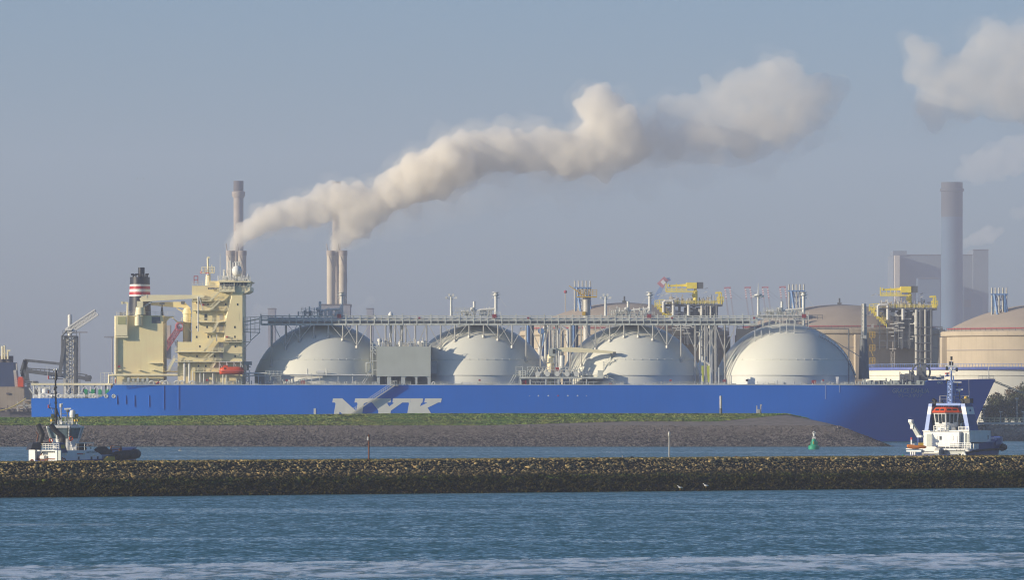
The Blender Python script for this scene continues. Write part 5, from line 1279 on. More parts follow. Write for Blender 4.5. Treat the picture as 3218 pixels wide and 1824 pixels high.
# base buildings of the stacks
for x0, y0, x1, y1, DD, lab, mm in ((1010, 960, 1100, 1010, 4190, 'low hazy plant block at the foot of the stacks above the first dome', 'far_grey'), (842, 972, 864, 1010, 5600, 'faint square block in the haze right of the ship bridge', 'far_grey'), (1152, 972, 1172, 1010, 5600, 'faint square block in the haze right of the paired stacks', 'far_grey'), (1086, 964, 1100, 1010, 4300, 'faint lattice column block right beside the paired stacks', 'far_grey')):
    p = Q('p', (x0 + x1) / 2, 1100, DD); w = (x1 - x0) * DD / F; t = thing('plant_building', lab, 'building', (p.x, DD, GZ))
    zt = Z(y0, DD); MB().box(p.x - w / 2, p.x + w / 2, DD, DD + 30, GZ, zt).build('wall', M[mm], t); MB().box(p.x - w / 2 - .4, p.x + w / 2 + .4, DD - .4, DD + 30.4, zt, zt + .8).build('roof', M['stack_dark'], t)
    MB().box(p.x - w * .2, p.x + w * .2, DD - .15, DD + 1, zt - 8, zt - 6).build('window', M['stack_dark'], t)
D = 7800
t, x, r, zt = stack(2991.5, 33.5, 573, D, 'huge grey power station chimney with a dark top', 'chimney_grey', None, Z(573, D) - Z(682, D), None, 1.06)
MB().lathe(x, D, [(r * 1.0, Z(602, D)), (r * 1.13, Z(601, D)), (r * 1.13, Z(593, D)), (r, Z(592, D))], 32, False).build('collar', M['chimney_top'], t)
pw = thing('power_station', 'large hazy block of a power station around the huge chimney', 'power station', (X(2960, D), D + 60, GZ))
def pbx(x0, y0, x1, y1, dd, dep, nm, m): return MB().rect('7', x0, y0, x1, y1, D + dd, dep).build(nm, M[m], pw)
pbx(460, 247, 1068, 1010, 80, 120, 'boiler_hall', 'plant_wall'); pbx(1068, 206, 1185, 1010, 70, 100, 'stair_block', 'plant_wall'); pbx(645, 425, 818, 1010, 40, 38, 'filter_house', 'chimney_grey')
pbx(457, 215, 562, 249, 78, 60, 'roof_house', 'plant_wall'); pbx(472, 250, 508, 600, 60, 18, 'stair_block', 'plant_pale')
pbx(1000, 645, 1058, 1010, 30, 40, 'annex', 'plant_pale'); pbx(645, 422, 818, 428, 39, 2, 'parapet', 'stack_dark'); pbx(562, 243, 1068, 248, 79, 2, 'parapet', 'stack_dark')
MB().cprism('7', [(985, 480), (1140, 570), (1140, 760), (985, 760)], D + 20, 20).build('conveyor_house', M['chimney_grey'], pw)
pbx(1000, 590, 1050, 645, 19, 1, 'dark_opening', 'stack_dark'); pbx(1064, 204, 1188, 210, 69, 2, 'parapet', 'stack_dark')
# ship-to-shore cranes with raised booms
D = 6500
for k, (xa, xb) in enumerate(((130, 205), (362, 436), (560, 636), (760, 836))):
    lab = 'hazy container crane, raised red and white booms, ' + ('leftmost of four', 'second from left of four', 'third from left of four', 'nearest the blue vent rack')[k]
    p = Q('6', xa, 560, D); t = thing('container_crane', lab, 'container crane', (p.x, D, GZ), 0, 'container cranes with raised booms')
    for x0 in (xa + 8, xb - 10):
        a = Q('6', x0, 240 - k * 3, D); b = Q('6', x0 + 45, 600, D)
        for j in range(10):
            u, v = j / 9 * .33, (j + 1) / 9 * .33
            MB().bar(a.lerp(b, u), a.lerp(b, v), .75).build('boom_section', M['crane_red' if j % 2 == 0 else 'white'], t)
        MB().bar(a.lerp(b, .33), a.lerp(b, 1.0), .8).build('boom', M['far_grey'], t)
        MB().bar(b, Vector((b.x, D, GZ)), .7).build('leg', M['far_grey'], t)
        MB().bar(a.lerp(b, .06), Vector((b.x + 9, D + 6, b.z + 20)), .12).build('stay', M['far_grey'], t)
    MB().bar(Q('6', xa, 238 - k * 3, D), Q('6', xb, 234 - k * 3, D), .75).build('boom_head', M['crane_red'], t)
D = 6000
p = Q('5', 1080, 420, D); t = thing('slewing_crane', 'distant crane with a blue boom and a red head behind the storage tank dome', 'crane', (p.x, D, GZ))
MB().bar(Q('5', 1060, 420, D), Q('5', 1170, 215, D), 2.4, 4, 1.8).bar(Q('5', 1060, 420, D), Vector((Q('5', 1060, 420, D).x, D, GZ)), 3.5).build('boom', M['frame_blue'], t)
MB().bar(Q('5', 1140, 215, D), Q('5', 1215, 130, D), 3.4, 4, 2.8).build('boom_head', M['crane_red'], t); MB().bar(Q('5', 1165, 188, D + -6), Q('5', 1195, 160, D - 6), 2.0).build('head_panel', M['white'], t)
MB().bar(Q('5', 1200, 150, D), Q('5', 1262, 135, D), 1.6).build('head_frame', M['frame_blue'], t)
D = 3000
p = Q('2', 520, 1060, D); t = thing('lattice_crane', 'red lattice boom of a distant crane between casing and deckhouse', 'crane', (p.x, D, GZ))
mb = MB(); mb.lattice(Q('2', 510, 1040, D), Q('2', 690, 775, D), 2.4, 16, .24, .14); mb.build('boom', M['crane_red'], t)
p = Q('2', 690, 778, D); MB().torus((p.x, D - 2, p.z), 1.8, .6).build('boom_sheave', M['crane_red'], t); p = Q('2', 520, 1040, D); MB().box(p.x - 5, p.x + 4, D, D + 8, p.z - 2, p.z + 14).bar((p.x, D + 4, GZ), (p.x, D + 4, p.z), 2).build('machine_house', M['stack_clay'], t)
for px, y0, lab in ((352, 1060, 'faint thin high light mast in the haze left of the engine casing'), (250, 1045, 'faint thin high light mast with a broad head right of the lattice tower')):
    D = 3300; p = Q('p', px, y0, D); t = thing('light_mast', lab, 'light mast', (p.x, D, GZ), 0, 'faint light masts in the haze'); MB().bar((p.x, D, GZ), p, .55, 6, .3).build('mast_pole', M['far_grey'], t); MB().box(p.x - 4, p.x + 4, D - .5, D + .5, p.z - .4, p.z + .4).build('lamp_frame', M['far_grey'], t)
p = Q('4', 1736, 210, 3000); t = thing('light_mast', 'very thin pale red-tipped mast left of the vent rack on the dome', 'mast', (p.x, 3000, GZ)); MB().bar((p.x, 3000, GZ), p, .4, 6, .22).build('mast_pole', M['plant_pale'], t); MB().sphere((p.x, 3000, p.z), .8, 8, 6).build('mast_light', M['crane_red'], t)

# ================================================================ left: lattice tower, unloader and bulk ship
D = 2200
p = Q('1', 640, 1300, D); t = thing('lattice_tower', 'grey lattice jetty tower carrying a white pipe mast and a raised white jib', 'tower', (p.x, D, GZ))
for y in (D, D + 9):
    for x0 in (592, 690): MB().bar((Q('1', x0, 0, D).x, y, GZ), (Q('1', x0, 0, D).x, y, Q('1', 0, 755, D).z), .42).build('tower_leg', M['steel' if x0 == 592 else 'steel_dark'], t)
mb = MB(); a, b = Q('1', 592, 0, D).x, Q('1', 690, 0, D).x; z1 = Q('1', 0, 760, D).z
for k in range(14):
    za, zb_ = lerp(GZ, z1, k / 14), lerp(GZ, z1, (k + 1) / 14); m_ = (a + b) / 2
    for y in (D, D + 9): mb.bar((a, y, za), (b, y, za), .12).bar((a, y, za), (b, y, zb_), .12).bar((b, y, za), (a, y, zb_), .12)
    for x_ in (a, b): mb.bar((x_, D, za), (x_, D + 9, zb_), .12)
for xx in (620, 645, 668): mb.bar((Q('1', xx, 0, D).x, D + 4, GZ), (Q('1', xx, 0, D).x, D + 4, z1), .22, 6)
mb.build('tower_lattice', M['steel'], t)
mb = MB(); mb.rect('1', 575, 745, 698, 756, D - 1, 11).crail('1', 575, 745, 698, 745, D - 1, 1.8, 1.5, .1); mb.bar(Q('1', 703, 820, D), Q('1', 703, 1220, D), .2); mb.build('tower_platform', M['steel_dark'], t)
MB().bar(Q('1', 640, 750, D + 4), Q('1', 640, 572, D + 4), .75, 12).sphere(Q('1', 640, 568, D + 4), .8, 10, 6).build('pipe_mast', M['pipe_white'], t, True)
mb = MB(); mb.lattice(Q('1', 620, 705, D), Q('1', 885, 528, D), 2.0, 14, .26, .16); mb.rect('1', 595, 680, 650, 712, D - 1, 3).seg('1', 600, 690, 655, 690, D - 1.5, .3); mb.build('jib', M['white'], t)
mb = MB(); mb.path([Q('1', 608, 700, D - 1), Q('1', 566, 748, D - 1), Q('1', 566, 900, D - 1)], .32, 6).seg('1', 590, 780, 545, 1120, D - 1, .6).seg('1', 600, 750, 570, 750, D - 1, .2); mb.build('side_pipe', M['steel_dark'], t)
D = 2320
p = Q('1', 250, 1180, D); t = thing('ship_unloader', 'dark steel ship unloader with long sloping beams beside the bulk carrier', 'unloader', (p.x, D, GZ))
def beam(nm, pts, r, m='steel_dark'):
    mb = MB(); V = [Q('1', a, b, D) for a, b in pts]
    for a, b in zip(V, V[1:]): mb.bar(a, b, r)
    mb.build(nm, M[m], t)
beam('upper_beam', [(225, 970), (580, 1006)], .5); beam('lower_boom', [(240, 1068), (590, 1112), (825, 1140)], .7); beam('boom_railing', [(250, 1044), (480, 1058), (600, 1070)], .2); beam('boom_railing', [(700, 1092), (800, 1104)], .2)
beam('frame_leg', [(228, 968), (268, 1250)], .6); beam('frame_leg', [(228, 968), (196, 1075), (240, 1180)], .6); beam('frame_leg', [(245, 970), (205, 1120)], .6); beam('frame_leg', [(196, 1080), (262, 1075)], .5)
for k in range(8): beam('hanger', [(250 + k * 40, 1046), (250 + k * 40, 1070 + k * 5)], .14)
MB().rect('1', 778, 1108, 826, 1164, D - 1.5, 4).rect('1', 805, 1118, 832, 1142, D - 2, 5).build('boom_head', M['steel_dark'], t)
for k in range(2): MB().bar((Q('1', 265, 0, D).x + k * 14, D + 6, GZ), Q('1', 265 + k * 55, 1240, D + 6), 1.0).build('frame_leg', M['steel_dark'], t)
MB().rect('1', 215, 1160, 330, 1185, D - 1, 12).build('portal_deck', M['steel_dark'], t)
D = 2290
p = Q('1', 60, 1456, D); bs = thing('bulk_carrier', 'rusty beige ship stern with a dark blue funnel house cut off at the frame edge', 'ship', (p.x, D, 0))
MB().cprism('1', [(-190, 1215), (222, 1212), (222, 1345), (300, 1350), (300, 1560), (-190, 1560)], D, 28).build('hull', M['old_beige'], bs)
MB().cprism('1', [(-60, 992), (118, 990), (138, 1214), (-60, 1214)], D + 4, 20).build('funnel_house', M['ship_navy'], bs)
for xx in (18, 88): MB().bar(Q('1', xx, 992, D + 10), Q('1', xx, 930, D + 10), 1.35, 14).build('uptake_pipe', M['stack_dark'], bs, True)
mb = MB()
for xx, y0 in ((22, 840), (42, 835), (72, 880)): mb.seg('1', xx, 960, xx, y0, D + 8, .35, 6)
mb.seg('1', 62, 882, 95, 882, D + 8, .3).seg('1', 18, 910, 60, 910, D + 8, .25); mb.build('signal_mast', M['cream_pale'], bs)
MB().rect('1', 162, 1138, 214, 1214, D - 1, 6).rect('1', 168, 1122, 206, 1140, D, 4).build('deck_crane', M['orange'], bs)
MB().rect('1', 222, 1330, 300, 1346, D - 2, 6).build('deck_ledge', M['old_beige'], bs); MB().crail('1', 140, 1212, 300, 1212, D, 2.0, 1.8, .12, 3).build('deck_railing', M['steel'], bs); mb = MB(); mb.seg('1', 160, 1385, 290, 1385, D - 1, .25).seg('1', 150, 1420, 290, 1405, D - 1, .2)
for xx in (160, 220, 290): mb.seg('1', xx, 1345, xx, 1456, D - 1, .25)
fit(bs, M['steel'], Q('1', 225, 0, D).x, Q('1', 295, 0, D).x, D - 1, D + 3, Q('1', 0, 1420, D).z, 16, 3.4, 5, .4, 1.4); mb.build('hull_walkway', M['steel'], bs); mb = MB(); mb.seg('1', 150, 1000, 158, 1150, D + 2, .25).seg('1', 135, 1060, 150, 1214, D + 2, .5); mb.build('derrick_post', M['steel'], bs)
MB().rect('1', 58, 1268, 84, 1284, D - .4, .6).build('hawse_pipe', M['stack_dark'], bs)
mb = MB(); mb.rect('1', -80, 1440, 300, 1560, D - 3, 2.5); mb.clutter(Q('1', -40, 0, D).x, Q('1', 290, 0, D).x, D - 5, D - 3, Q('1', 0, 1440, D).z, 24, 2.4, 15, .4, 1.2); mb.build('dock_fender', M['stack_dark'], bs)
D = 2150; mb = MB(); a = Q('1', -30, 1436, D); b = Q('1', 240, 1318, D); pts = [a.lerp(b, i / 12) - Vector((0, 0, math.sin(math.pi * i / 12) * .9)) for i in range(13)]
for u_, v_ in zip(pts, pts[1:]): mb.bar(u_, v_, .22, 6)
solo(mb, 'mooring_rope', M['rope_yellow'], 'yellow mooring rope rising beside the rusty ship stern', 'rope', a)

# ================================================================ right: quay, shore stones, bushes, lamps
D = 2012
mb = MB(); mb.rect('8', 1372, 832, 2300, 858, D - 1, 6); solo(mb, 'quay_beam', M['tank_cream'], 'pale concrete quay beam right of the bow', 'quay', Q('8', 1700, 858, D), kind='structure')
mb = MB(); mb.crail('8', 1372, 832, 2300, 832, D - .8, 1.45, 1.5, .09, 3); solo(mb, 'quay_railing', M['cream'], 'pale yellowish railing along the quay right of the bow', 'railing', Q('8', 1700, 832, D))
n = 1800; x = rng.uniform(X(3040, 2005), X(3330, 2005), n); f_ = rng.random(n); y = 2000 + f_ * 12; z = f_ * 5.2 - .6
tag(rubble('rubble', np.stack([x, y, z], 1), rng.uniform(.4, .95, n), stone_material('shore_stone', [((.05, .047, .045), 0, 0), ((.10, .095, .085), 0, 1.4), ((.26, .235, .195), 0, 2.6), ((.28, .25, .20), 0, 6)], .6, .35, (.34, .31, .27)), 12, .8), 'large pale boulders on the shore below the quay right of the bow', 'stones', kind='stuff')
LEAF = {}
def leaf_ball(cx, cy, cz, rx, ry, rz, n, seed, size):
    r = np.random.default_rng(seed); k = 9
    cl = r.normal(0, 1, (k, 3)); cl /= np.linalg.norm(cl, axis=1)[:, None]; cl *= r.uniform(.35, .8, (k, 1)); cr = r.uniform(.28, .5, k)
    w = r.integers(0, k, n); d = r.normal(0, 1, (n, 3)); d /= np.linalg.norm(d, axis=1)[:, None]; d *= (r.random((n, 1)) ** .4) * cr[w][:, None]
    P = (cl[w] + d) * np.array([rx, ry, rz]) + np.array([cx, cy, cz]); P = P[P[:, 2] > cz - rz * .9]
    n = len(P); u = r.normal(0, 1, (n, 3)); u /= np.linalg.norm(u, axis=1)[:, None]; v = np.cross(u, r.normal(0, 1, (n, 3))); v /= np.linalg.norm(v, axis=1)[:, None] + 1e-6
    s = size * r.uniform(.6, 1.4, (n, 1)); V = np.stack([P - u * s, P - v * s * .6, P + u * s, P + v * s * .6], 1)
    return V.reshape(-1, 3), np.arange(n * 4).reshape(-1, 4)
D = 2040; R = random.Random(4)
labs = ['low olive bush nearest the tanker stem behind the quay railing', 'olive bush standing second from the tanker stem', 'taller rusty bush third from the tanker stem', 'rounded olive bush behind the thin lamp pole', 'tall rusty bush next to the frame edge behind the quay', 'olive bush cut by the frame edge, lower than the rusty one', 'tallest dense bush rising at the frame edge right of the bow', 'broad low bush filling the gap under the two rusty bushes']
for k, (px, py, rx, h) in enumerate(((3105, 1300, 3.6, 7), (3128, 1290, 4.2, 9.5), (3150, 1275, 4.6, 10.5), (3170, 1268, 4.8, 11.5), (3192, 1262, 5.0, 13), (3225, 1275, 5, 11), (3214, 1250, 5.2, 14), (3140, 1310, 6, 6))):
    x = X(px, D + k % 3 * 4); y = D + (k % 3) * 4
    t = thing('bush', labs[k], 'bush', (x, y, GZ), 0, 'bushes behind the quay')
    mb = MB()
    for j in range(4): mb.bar((x, y, GZ - .2), (x + R.uniform(-1, 1) * rx * .6, y + R.uniform(-1, 1), GZ + h * .65), .22, 6, .08)
    mb.build('trunk', M['trunk_bark'], t)
    V, Fq = leaf_ball(0, 0, h * .55, rx, rx * .8, h * .5, 2600, 70 + k, .28)
    from_np('crown', V, Fq, M['leaf_rust' if k in (2, 4) else 'leaf_olive'], t)
for xx, y0, lab, D in ((1806, 560, 'tall thin green lamp pole in front of the bushes', 2030), (1427, 680, 'short lamp post closest to the tanker stem on the quay', 2014), (1620, 712, 'short lamp post with double head midway along the quay', 2014), (1876, 712, 'short lamp post at the frame edge of the quay', 2014)):
    p = Q('8', xx, 780, D); t = thing('lamp_post', lab, 'lamp post', p, 0, 'lamp posts on the quay'); q = Q('8', xx, y0, D)
    MB().bar((p.x, D, GZ), q, .13, 6, .08).build('pole', M['pipe_white'], t); MB().box(q.x - .5, q.x + .5, D - .2, D + .2, q.z - .1, q.z + .22).build('lamp_head', M['pipe_white'], t)
a = Vector((XBOW - .4, YC, Z(1200, YN))); b = Vector((XBOW + 40, 2030, 6.5)); mb = MB(); pts = [a.lerp(b, i / 16) - Vector((0, 0, math.sin(math.pi * i / 16) * 1.2)) for i in range(17)]
for u_, v_ in zip(pts, pts[1:]): mb.bar(u_, v_, .16, 6); mb.bar(u_ + Vector((0, .8, .35)), v_ + Vector((0, .8, .5)), .12, 6)
solo(mb, 'mooring_rope', M['rope_pale'], 'pair of pale mooring lines running from the bow down to the quay', 'rope', a)
# ================================================================ tugs (modelled in their own axes: +x bow, +y port, z up, waterline 0)
def tug_frame(px, D, deg):
    th = math.radians(deg); return Vector((X(px, D), D, 0)), th
def hull_rings(stations, n=10):
    rings = []
    for a, b, zt, zc, fl in stations:                    # a along, half breadth at deck, deck z, keel z, flare
        r = [(a, -b, zt), (a, -b * fl, zt * .35), (a, -b * fl * .9, zc), (a, b * fl * .9, zc), (a, b * fl, zt * .35), (a, b, zt)]
        rings.append(r)
    return rings
# ---------------------------------------------------------------- black and white tug at left
DT1 = 1280; loc, th = tug_frame(261, DT1, 40); CT, ST = math.cos(th), math.sin(th); NR1 = Vector((-ST, -CT, 0))     # NR1 points towards the camera
tg = thing('tugboat', 'black and white tug with two black exhaust stacks heading away from the camera', 'tugboat', loc, th, None, True)
def L1(x, y, b):                                          # crop-9 pixel -> local point on the plane y = b
    v = Q('9', x, y, DT1); xs = v.x - loc.x; return Vector(((xs + b * ST) / CT, b, v.z))
def A1(x, y, a):                                          # crop-9 pixel -> local point on the plane x = a (facing aft)
    v = Q('9', x, y, DT1); xs = v.x - loc.x; return Vector((a, (a * CT - xs) / ST, v.z))
def P1(x, y): v = Q('9', x, y, DT1); xs = v.x - loc.x; return Vector((xs * CT, -xs * ST, v.z))   # plane facing the camera
st = hull_rings([(-9.5, 5.0, .45, -1.5, .95), (-8, 5.25, .45, -2, .97), (2, 5.25, .8, -2.4, .97), (7, 4.6, 1.9, -2.2, .9), (10.5, 3.0, 2.9, -1.6, .8), (12.6, .9, 3.1, -.6, .7)])
MB().loft(st).build('hull', M['tug_blue'], tg)
# aft portal block, lit from the left
mb = MB()
w = A1(145, 1215, -9.5); e = A1(625, 1215, -9.5); zt, zb2 = w.z, A1(0, 1400, -9.5).z
def ab(mbx, x0, y0, x1, y1, a, dep): p0 = A1(x0, y1, a); p1 = A1(x1, y0, a); return mbx.box(a, a + dep, min(p0.y, p1.y), max(p0.y, p1.y), p0.z, p1.z)
ab(mb, 145, 1212, 240, 1400, -9.5, .35); ab(mb, 545, 1215, 572, 1400, -9.5, .35); ab(mb, 310, 1212, 545, 1226, -9.5, 1.5); ab(mb, 440, 1345, 545, 1400, -9.4, .5)
p0 = A1(145, 1212, -9.5); p1 = A1(310, 1212, -9.5)
mb.box(-9.15, -5, p0.y - .2, p0.y, zb2, zt)
mb.build('aft_frame', M['tug_white'], tg)
mb = MB(); ab(mb, 240, 1215, 572, 1400, -7.2, .3); ab(mb, 572, 1217, 626, 1400, -9.3, .3); mb.build('aft_bulkhead', M['box_grey'], tg)
mb = MB(); q = A1(365, 1315, -8.8); mb.bar((-8.8, q.y + .8, q.z), (-8.8, q.y - .6, q.z), .42, 14); mb.build('raft_canister', M['white'], tg, True)
q = A1(195, 1378, -9.6); MB().torus((-9.6, q.y, q.z), .42, .16, 'x').build('fairlead', M['rust'], tg)
mb = MB(); ab(mb, 250, 1330, 540, 1400, -8.6, 1); mb.bar(A1(270, 1360, -8.7), A1(345, 1245, -8.7), .09); q = A1(420, 1365, -9); mb.bar((-9, q.y - .6, q.z), (-9, q.y + .6, q.z), .45, 12); mb.build('aft_winch', M['rust'], tg)
mb = MB()
for x0, x1, y in ((335, 525, 1240), (430, 480, 1265)): ab(mb, x0, y, x1, y + 20, -8.0, .2)
mb.build('work_light', M['cream_pale'], tg)
# side deckhouse
mb = MB(); b = -4.1
pts = [L1(628, 1215, b), L1(705, 1250 - 30, b), L1(1045, 1215, b), L1(1115, 1255, b), L1(1160, 1290, b), L1(1160, 1400, b), L1(628, 1400, b)]
V = [(p.x, p.y, p.z) for p in pts] + [(p.x, 4.1, p.z) for p in pts]; n = len(pts)
mb.add(V, [tuple(range(n - 1, -1, -1)), tuple(range(n, 2 * n))] + [(i, (i + 1) % n, n + (i + 1) % n, n + i) for i in range(n)])
house = mb.build('deckhouse', M['tug_white'], tg)
def lb1(x0, y0, x1, y1, b, dep, nm, m, par=None):
    p0 = L1(x0, y1, b); p1 = L1(x1, y0, b); return MB().box(p0.x, p1.x, b, b + dep, p0.z, p1.z).build(nm, M[m], par or tg)
for x0, x1 in ((845, 866), (1012, 1033), (1095, 1114)): lb1(x0, 1304, x1, 1348, b - .04, .2, 'window', 'glass_dark', house)
lb1(835, 1258, 935, 1274, b - .05, .2, 'name_strip', 'crane_red', house)
for x0, y0 in ((692, 1270), (925, 1268), (1065, 1292)): lb1(x0 - 8, y0 - 6, x0 + 10, y0 + 8, b - .25, .25, 'side_lamp', 'cream', house)
p0 = L1(955, 1254, b - .04); p1 = L1(1090, 1236, b - .04); vs, fs = text_geo('SMIT EBRO', p1.x - p0.x, p1.z - p0.z); MB().add([(p0.x + x, b - .04, p0.z + z) for x, z in vs], fs).build('lettering', M['black'], house)
lb1(628, 1372, 1320, 1400, -5.3, .3, 'rubbing_strake', 'tug_blue')
q = L1(668, 1355, -5.3); MB().torus((q.x, q.y, q.z), .38, .14).build('fairlead', M['rust'], tg); q = L1(640, 1318, b - .1); MB().sphere(q, .16, 8, 6).build('side_lamp', M['red'], tg)
# blue funnel casing with a yellow emblem panel, and exhausts
def casing(pa, pb, b):
    mb = MB(); pts = [L1(x, y, b) for x, y in pa]; V = [(p.x, p.y, p.z) for p in pts] + [(p.x, b + 1.5, p.z) for p in pts]; n = len(pts)
    mb.add(V, [tuple(range(n - 1, -1, -1)), tuple(range(n, 2 * n))] + [(i, (i + 1) % n, n + (i + 1) % n, n + i) for i in range(n)]); return mb
c = casing([(600, 1108), (672, 1115), (712, 1250), (628, 1250)], None, -4.3).build('funnel_casing', M['ship_navy'], tg)
MB().add([(q.x, -4.36, q.z) for q in (L1(622, 1190, -4.3), L1(676, 1190, -4.3), L1(668, 1140, -4.3), L1(620, 1140, -4.3))], [(0, 1, 2, 3)]).build('emblem_panel', M['gold'], c)
mb = MB(); ab(mb, 560, 1108, 612, 1205, -8.4, .6); mb.build('casing_face', M['tug_pale'], c)
c = casing([(225, 1108), (330, 1108), (330, 1210), (190, 1210)], None, 1.6).build('funnel_casing', M['navy_black'], tg)
mb = MB(); ab(mb, 192, 1108, 258, 1200, -8.4, .5); mb.build('casing_face', M['tug_pale'], c)
for pts, r, bb in (([(300, 1112), (330, 1002), (268, 858)], .50, 1.0), ([(600, 1110), (632, 1040), (520, 935), (462, 860)], .52, 5.2)):
    V = [P1(x, y) + NR1 * bb for x, y in pts]; mb = MB()
    mb.path(V, r, 12); e = mb.build('exhaust_stack', M['black'], tg, True)
V = [P1(x, y) for x, y in ((628, 1045), (610, 1110))]; MB().bar(V[0] + NR1 * 5.2 - Vector((0, 0, 1.6)), V[0] + NR1 * 5.2, .62, 12).build('exhaust_sleeve', M['black'], tg)
MB().bar(P1(245, 1100), P1(265, 1010), .14, 6).bar(P1(268, 1008), P1(236, 960), .10, 6).build('vent_pipe', M['rust'], tg)
MB().bar(P1(292, 1158), P1(318, 1075), .38, 12).build('capstan', M['gold'], tg, True)
for y in (1152, 1078): MB().bar(P1(296 + (1152 - y) * .3 - 3, y + 8), P1(298 + (1152 - y) * .3, y - 6), .42, 12).build('capstan_collar', M['white'], tg, True)
# wheelhouse: flared octagon with big panes
wc = P1(632, 1100); wc = Vector((wc.x + 1.0, wc.y + 1.2, 0)); z0, z1, z2 = P1(0, 1118).z, P1(0, 908).z, P1(0, 888).z
def octo(r, z, k=1.0): return [(wc.x + r * math.cos(a) * k, wc.y + r * math.sin(a), z) for a in [math.pi / 8 + math.pi / 4 * i for i in range(8)]]
r0, r1 = 2.75, 3.72
zs = lerp(z0, z1, .28)
mb = MB(); mb.loft([octo(r0, z0 - 1.4), octo(r0, z0), octo(lerp(r0, r1, .28), zs)]); wheel = mb.build('wheelhouse', M['tug_white'], tg)
lo, hi = octo(lerp(r0, r1, .28), zs), octo(r1, z1)
for i in range(8):
    k = (i + 1) % 8; a, b_, c_, d_ = Vector(lo[i]), Vector(lo[k]), Vector(hi[k]), Vector(hi[i])
    def inn(u, v): return a.lerp(b_, u).lerp(d_.lerp(c_, u), v)
    o = Vector((wc.x, wc.y, 0)); nrm = (b_ - a).cross(d_ - a).normalized() * .05
    q = [inn(.05, .02), inn(.95, .02), inn(.95, .97), inn(.05, .97)]
    MB().add([v - nrm for v in q] + [v - nrm * 2 for v in q], [(0, 1, 2, 3), (7, 6, 5, 4), (0, 4, 5, 1), (1, 5, 6, 2), (2, 6, 7, 3), (3, 7, 4, 0)]).build('window', M['window_glass'], wheel)
    MB().bar(a, d_, .12).build('window_post', M['white'], wheel)
mb = MB(); mb.loft([octo(r1 + .15, z1), octo(r1 + .2, z2), octo(r1 - .2, z2 + .02), octo(2.2, P1(0, 855).z)]); mb.build('roof', M['tug_white'], wheel)
top = P1(0, 855).z
for i in range(8):
    a_ = [Vector(v) for v in (octo(r1 - .45, z2 + .12)[i], octo(r1 - .45, z2 + .12)[(i + 1) % 8], octo(2.3, top - .06)[(i + 1) % 8], octo(2.3, top - .06)[i])]; cc = sum(a_, Vector()) / 4
    MB().add([cc.lerp(v, .8) + Vector((0, 0, .09)) for v in a_] + [cc.lerp(v, .8) for v in a_], [(0, 1, 2, 3), (0, 4, 5, 1), (1, 5, 6, 2), (2, 6, 7, 3), (3, 7, 4, 0)]).build('roof_window', M['window_glass'], wheel)
# ladders, rails, life rings on the after side of the wheelhouse
mb = MB()
for x in (692, 732): mb.bar(P1(x, 1100) + NR1 * 2.9, P1(x, 880) + NR1 * 3.9, .05)
for k in range(10): mb.bar(P1(692, 1090 - k * 20) + NR1 * (2.95 + k * .09), P1(732, 1090 - k * 20) + NR1 * (2.95 + k * .09), .04)
mb.build('ladder', M['black'], tg)
mb = MB(); mb.rail(A1(318, 1205, -9.2), A1(600, 1205, -9.2), 1.1, .9, .045, 3); mb.rail(L1(712, 1215, -4), L1(1040, 1215, -4), .0 + 1.35, 1.6, .04, 2); mb.bar(L1(700, 1116, -4), L1(1050, 1116, -4), .06); mb.build('deck_railing', M['white'], tg)
for x, y in ((738, 1055), (458, 1080)): p = P1(x, y) + NR1 * 3.3; MB().torus(p, .38, .12).build('life_ring', M['orange'], tg, True)
p = P1(700, 1190); mb = MB(); mb.bar(P1(715, 1190) + NR1 * 2.5, P1(815, 1190) + NR1 * 2.5, .62, 14); mb.build('raft_canister', M['white'], tg, True)
MB().bar(P1(768, 1220) + NR1 * 3, P1(725, 1095) + NR1 * 3, .16, 8).build('davit', M['tug_white'], tg)
p = P1(868, 1180) + NR1 * 2.4; MB().box(p.x - .9, p.x + .9, p.y - .6, p.y + .6, p.z - .8, p.z + .8).build('engine_box', M['black'], tg)
# floodlights, mast and antennas on the roof
mb = MB()
for x0, x1 in ((440, 520), (760, 830)): mb.bar(P1(x0, 822), P1(x1, 822), .07)
for x in (445, 510, 550, 590, 640, 690, 740, 800): mb.bar(P1(x, 862), P1(x, 770), .05)
mb.bar(P1(440, 822), P1(830, 822), .05).bar(P1(530, 760), P1(770, 760), .05); mb.clutter(wc.x - 2, wc.x + 2, wc.y - 2, wc.y + 2, top, 22, 1.3, 9, .08, .3); mb.build('roof_rack', M['white'], tg)
for x in (456, 778, 812): p = P1(x, 806); MB().box(p.x - .26, p.x + .26, p.y - .3, p.y + .2, p.z - .22, p.z + .22).build('floodlight', M['gold'], tg)
for x in (465, 800): p = P1(x, 742); MB().bar(p + Vector((-.2, .2, 0)), p + Vector((.2, -.2, 0)), .4, 12).build('searchlight', M['leaf_olive'], tg)
mb = MB()
base = P1(512, 830)
mb.bar(P1(512, 855), P1(512, 640), .22).bar(P1(512, 640), P1(505, 250), .16).bar(P1(508, 250), P1(512, 105), .30, 6, .22).bar(P1(500, 830), P1(520, 640), .08).bar(P1(590, 830), P1(515, 640), .12)
mb.bar(P1(412, 232), P1(610, 228), .06).bar(P1(412, 232), P1(408, 205), .05).bar(P1(412, 634), P1(505, 640), .08).bar(P1(430, 570), P1(425, 634), .05).bar(P1(500, 232), P1(445, 188), .05).bar(P1(395, 470), P1(505, 485), .04).bar(P1(415, 430), P1(500, 435), .05)
for y in (345, 420, 560): mb.bar(P1(492, y), P1(528, y), .2)
mb.build('mast', M['black'], tg)
mb = MB(); mb.bar(P1(385, 50), P1(398, 230), .025).bar(P1(430, 300), P1(424, 580), .02).bar(P1(540, 500), P1(580, 760), .02).bar(P1(470, 700), P1(424, 580), .02); mb.build('whip_aerial', M['white'], tg)
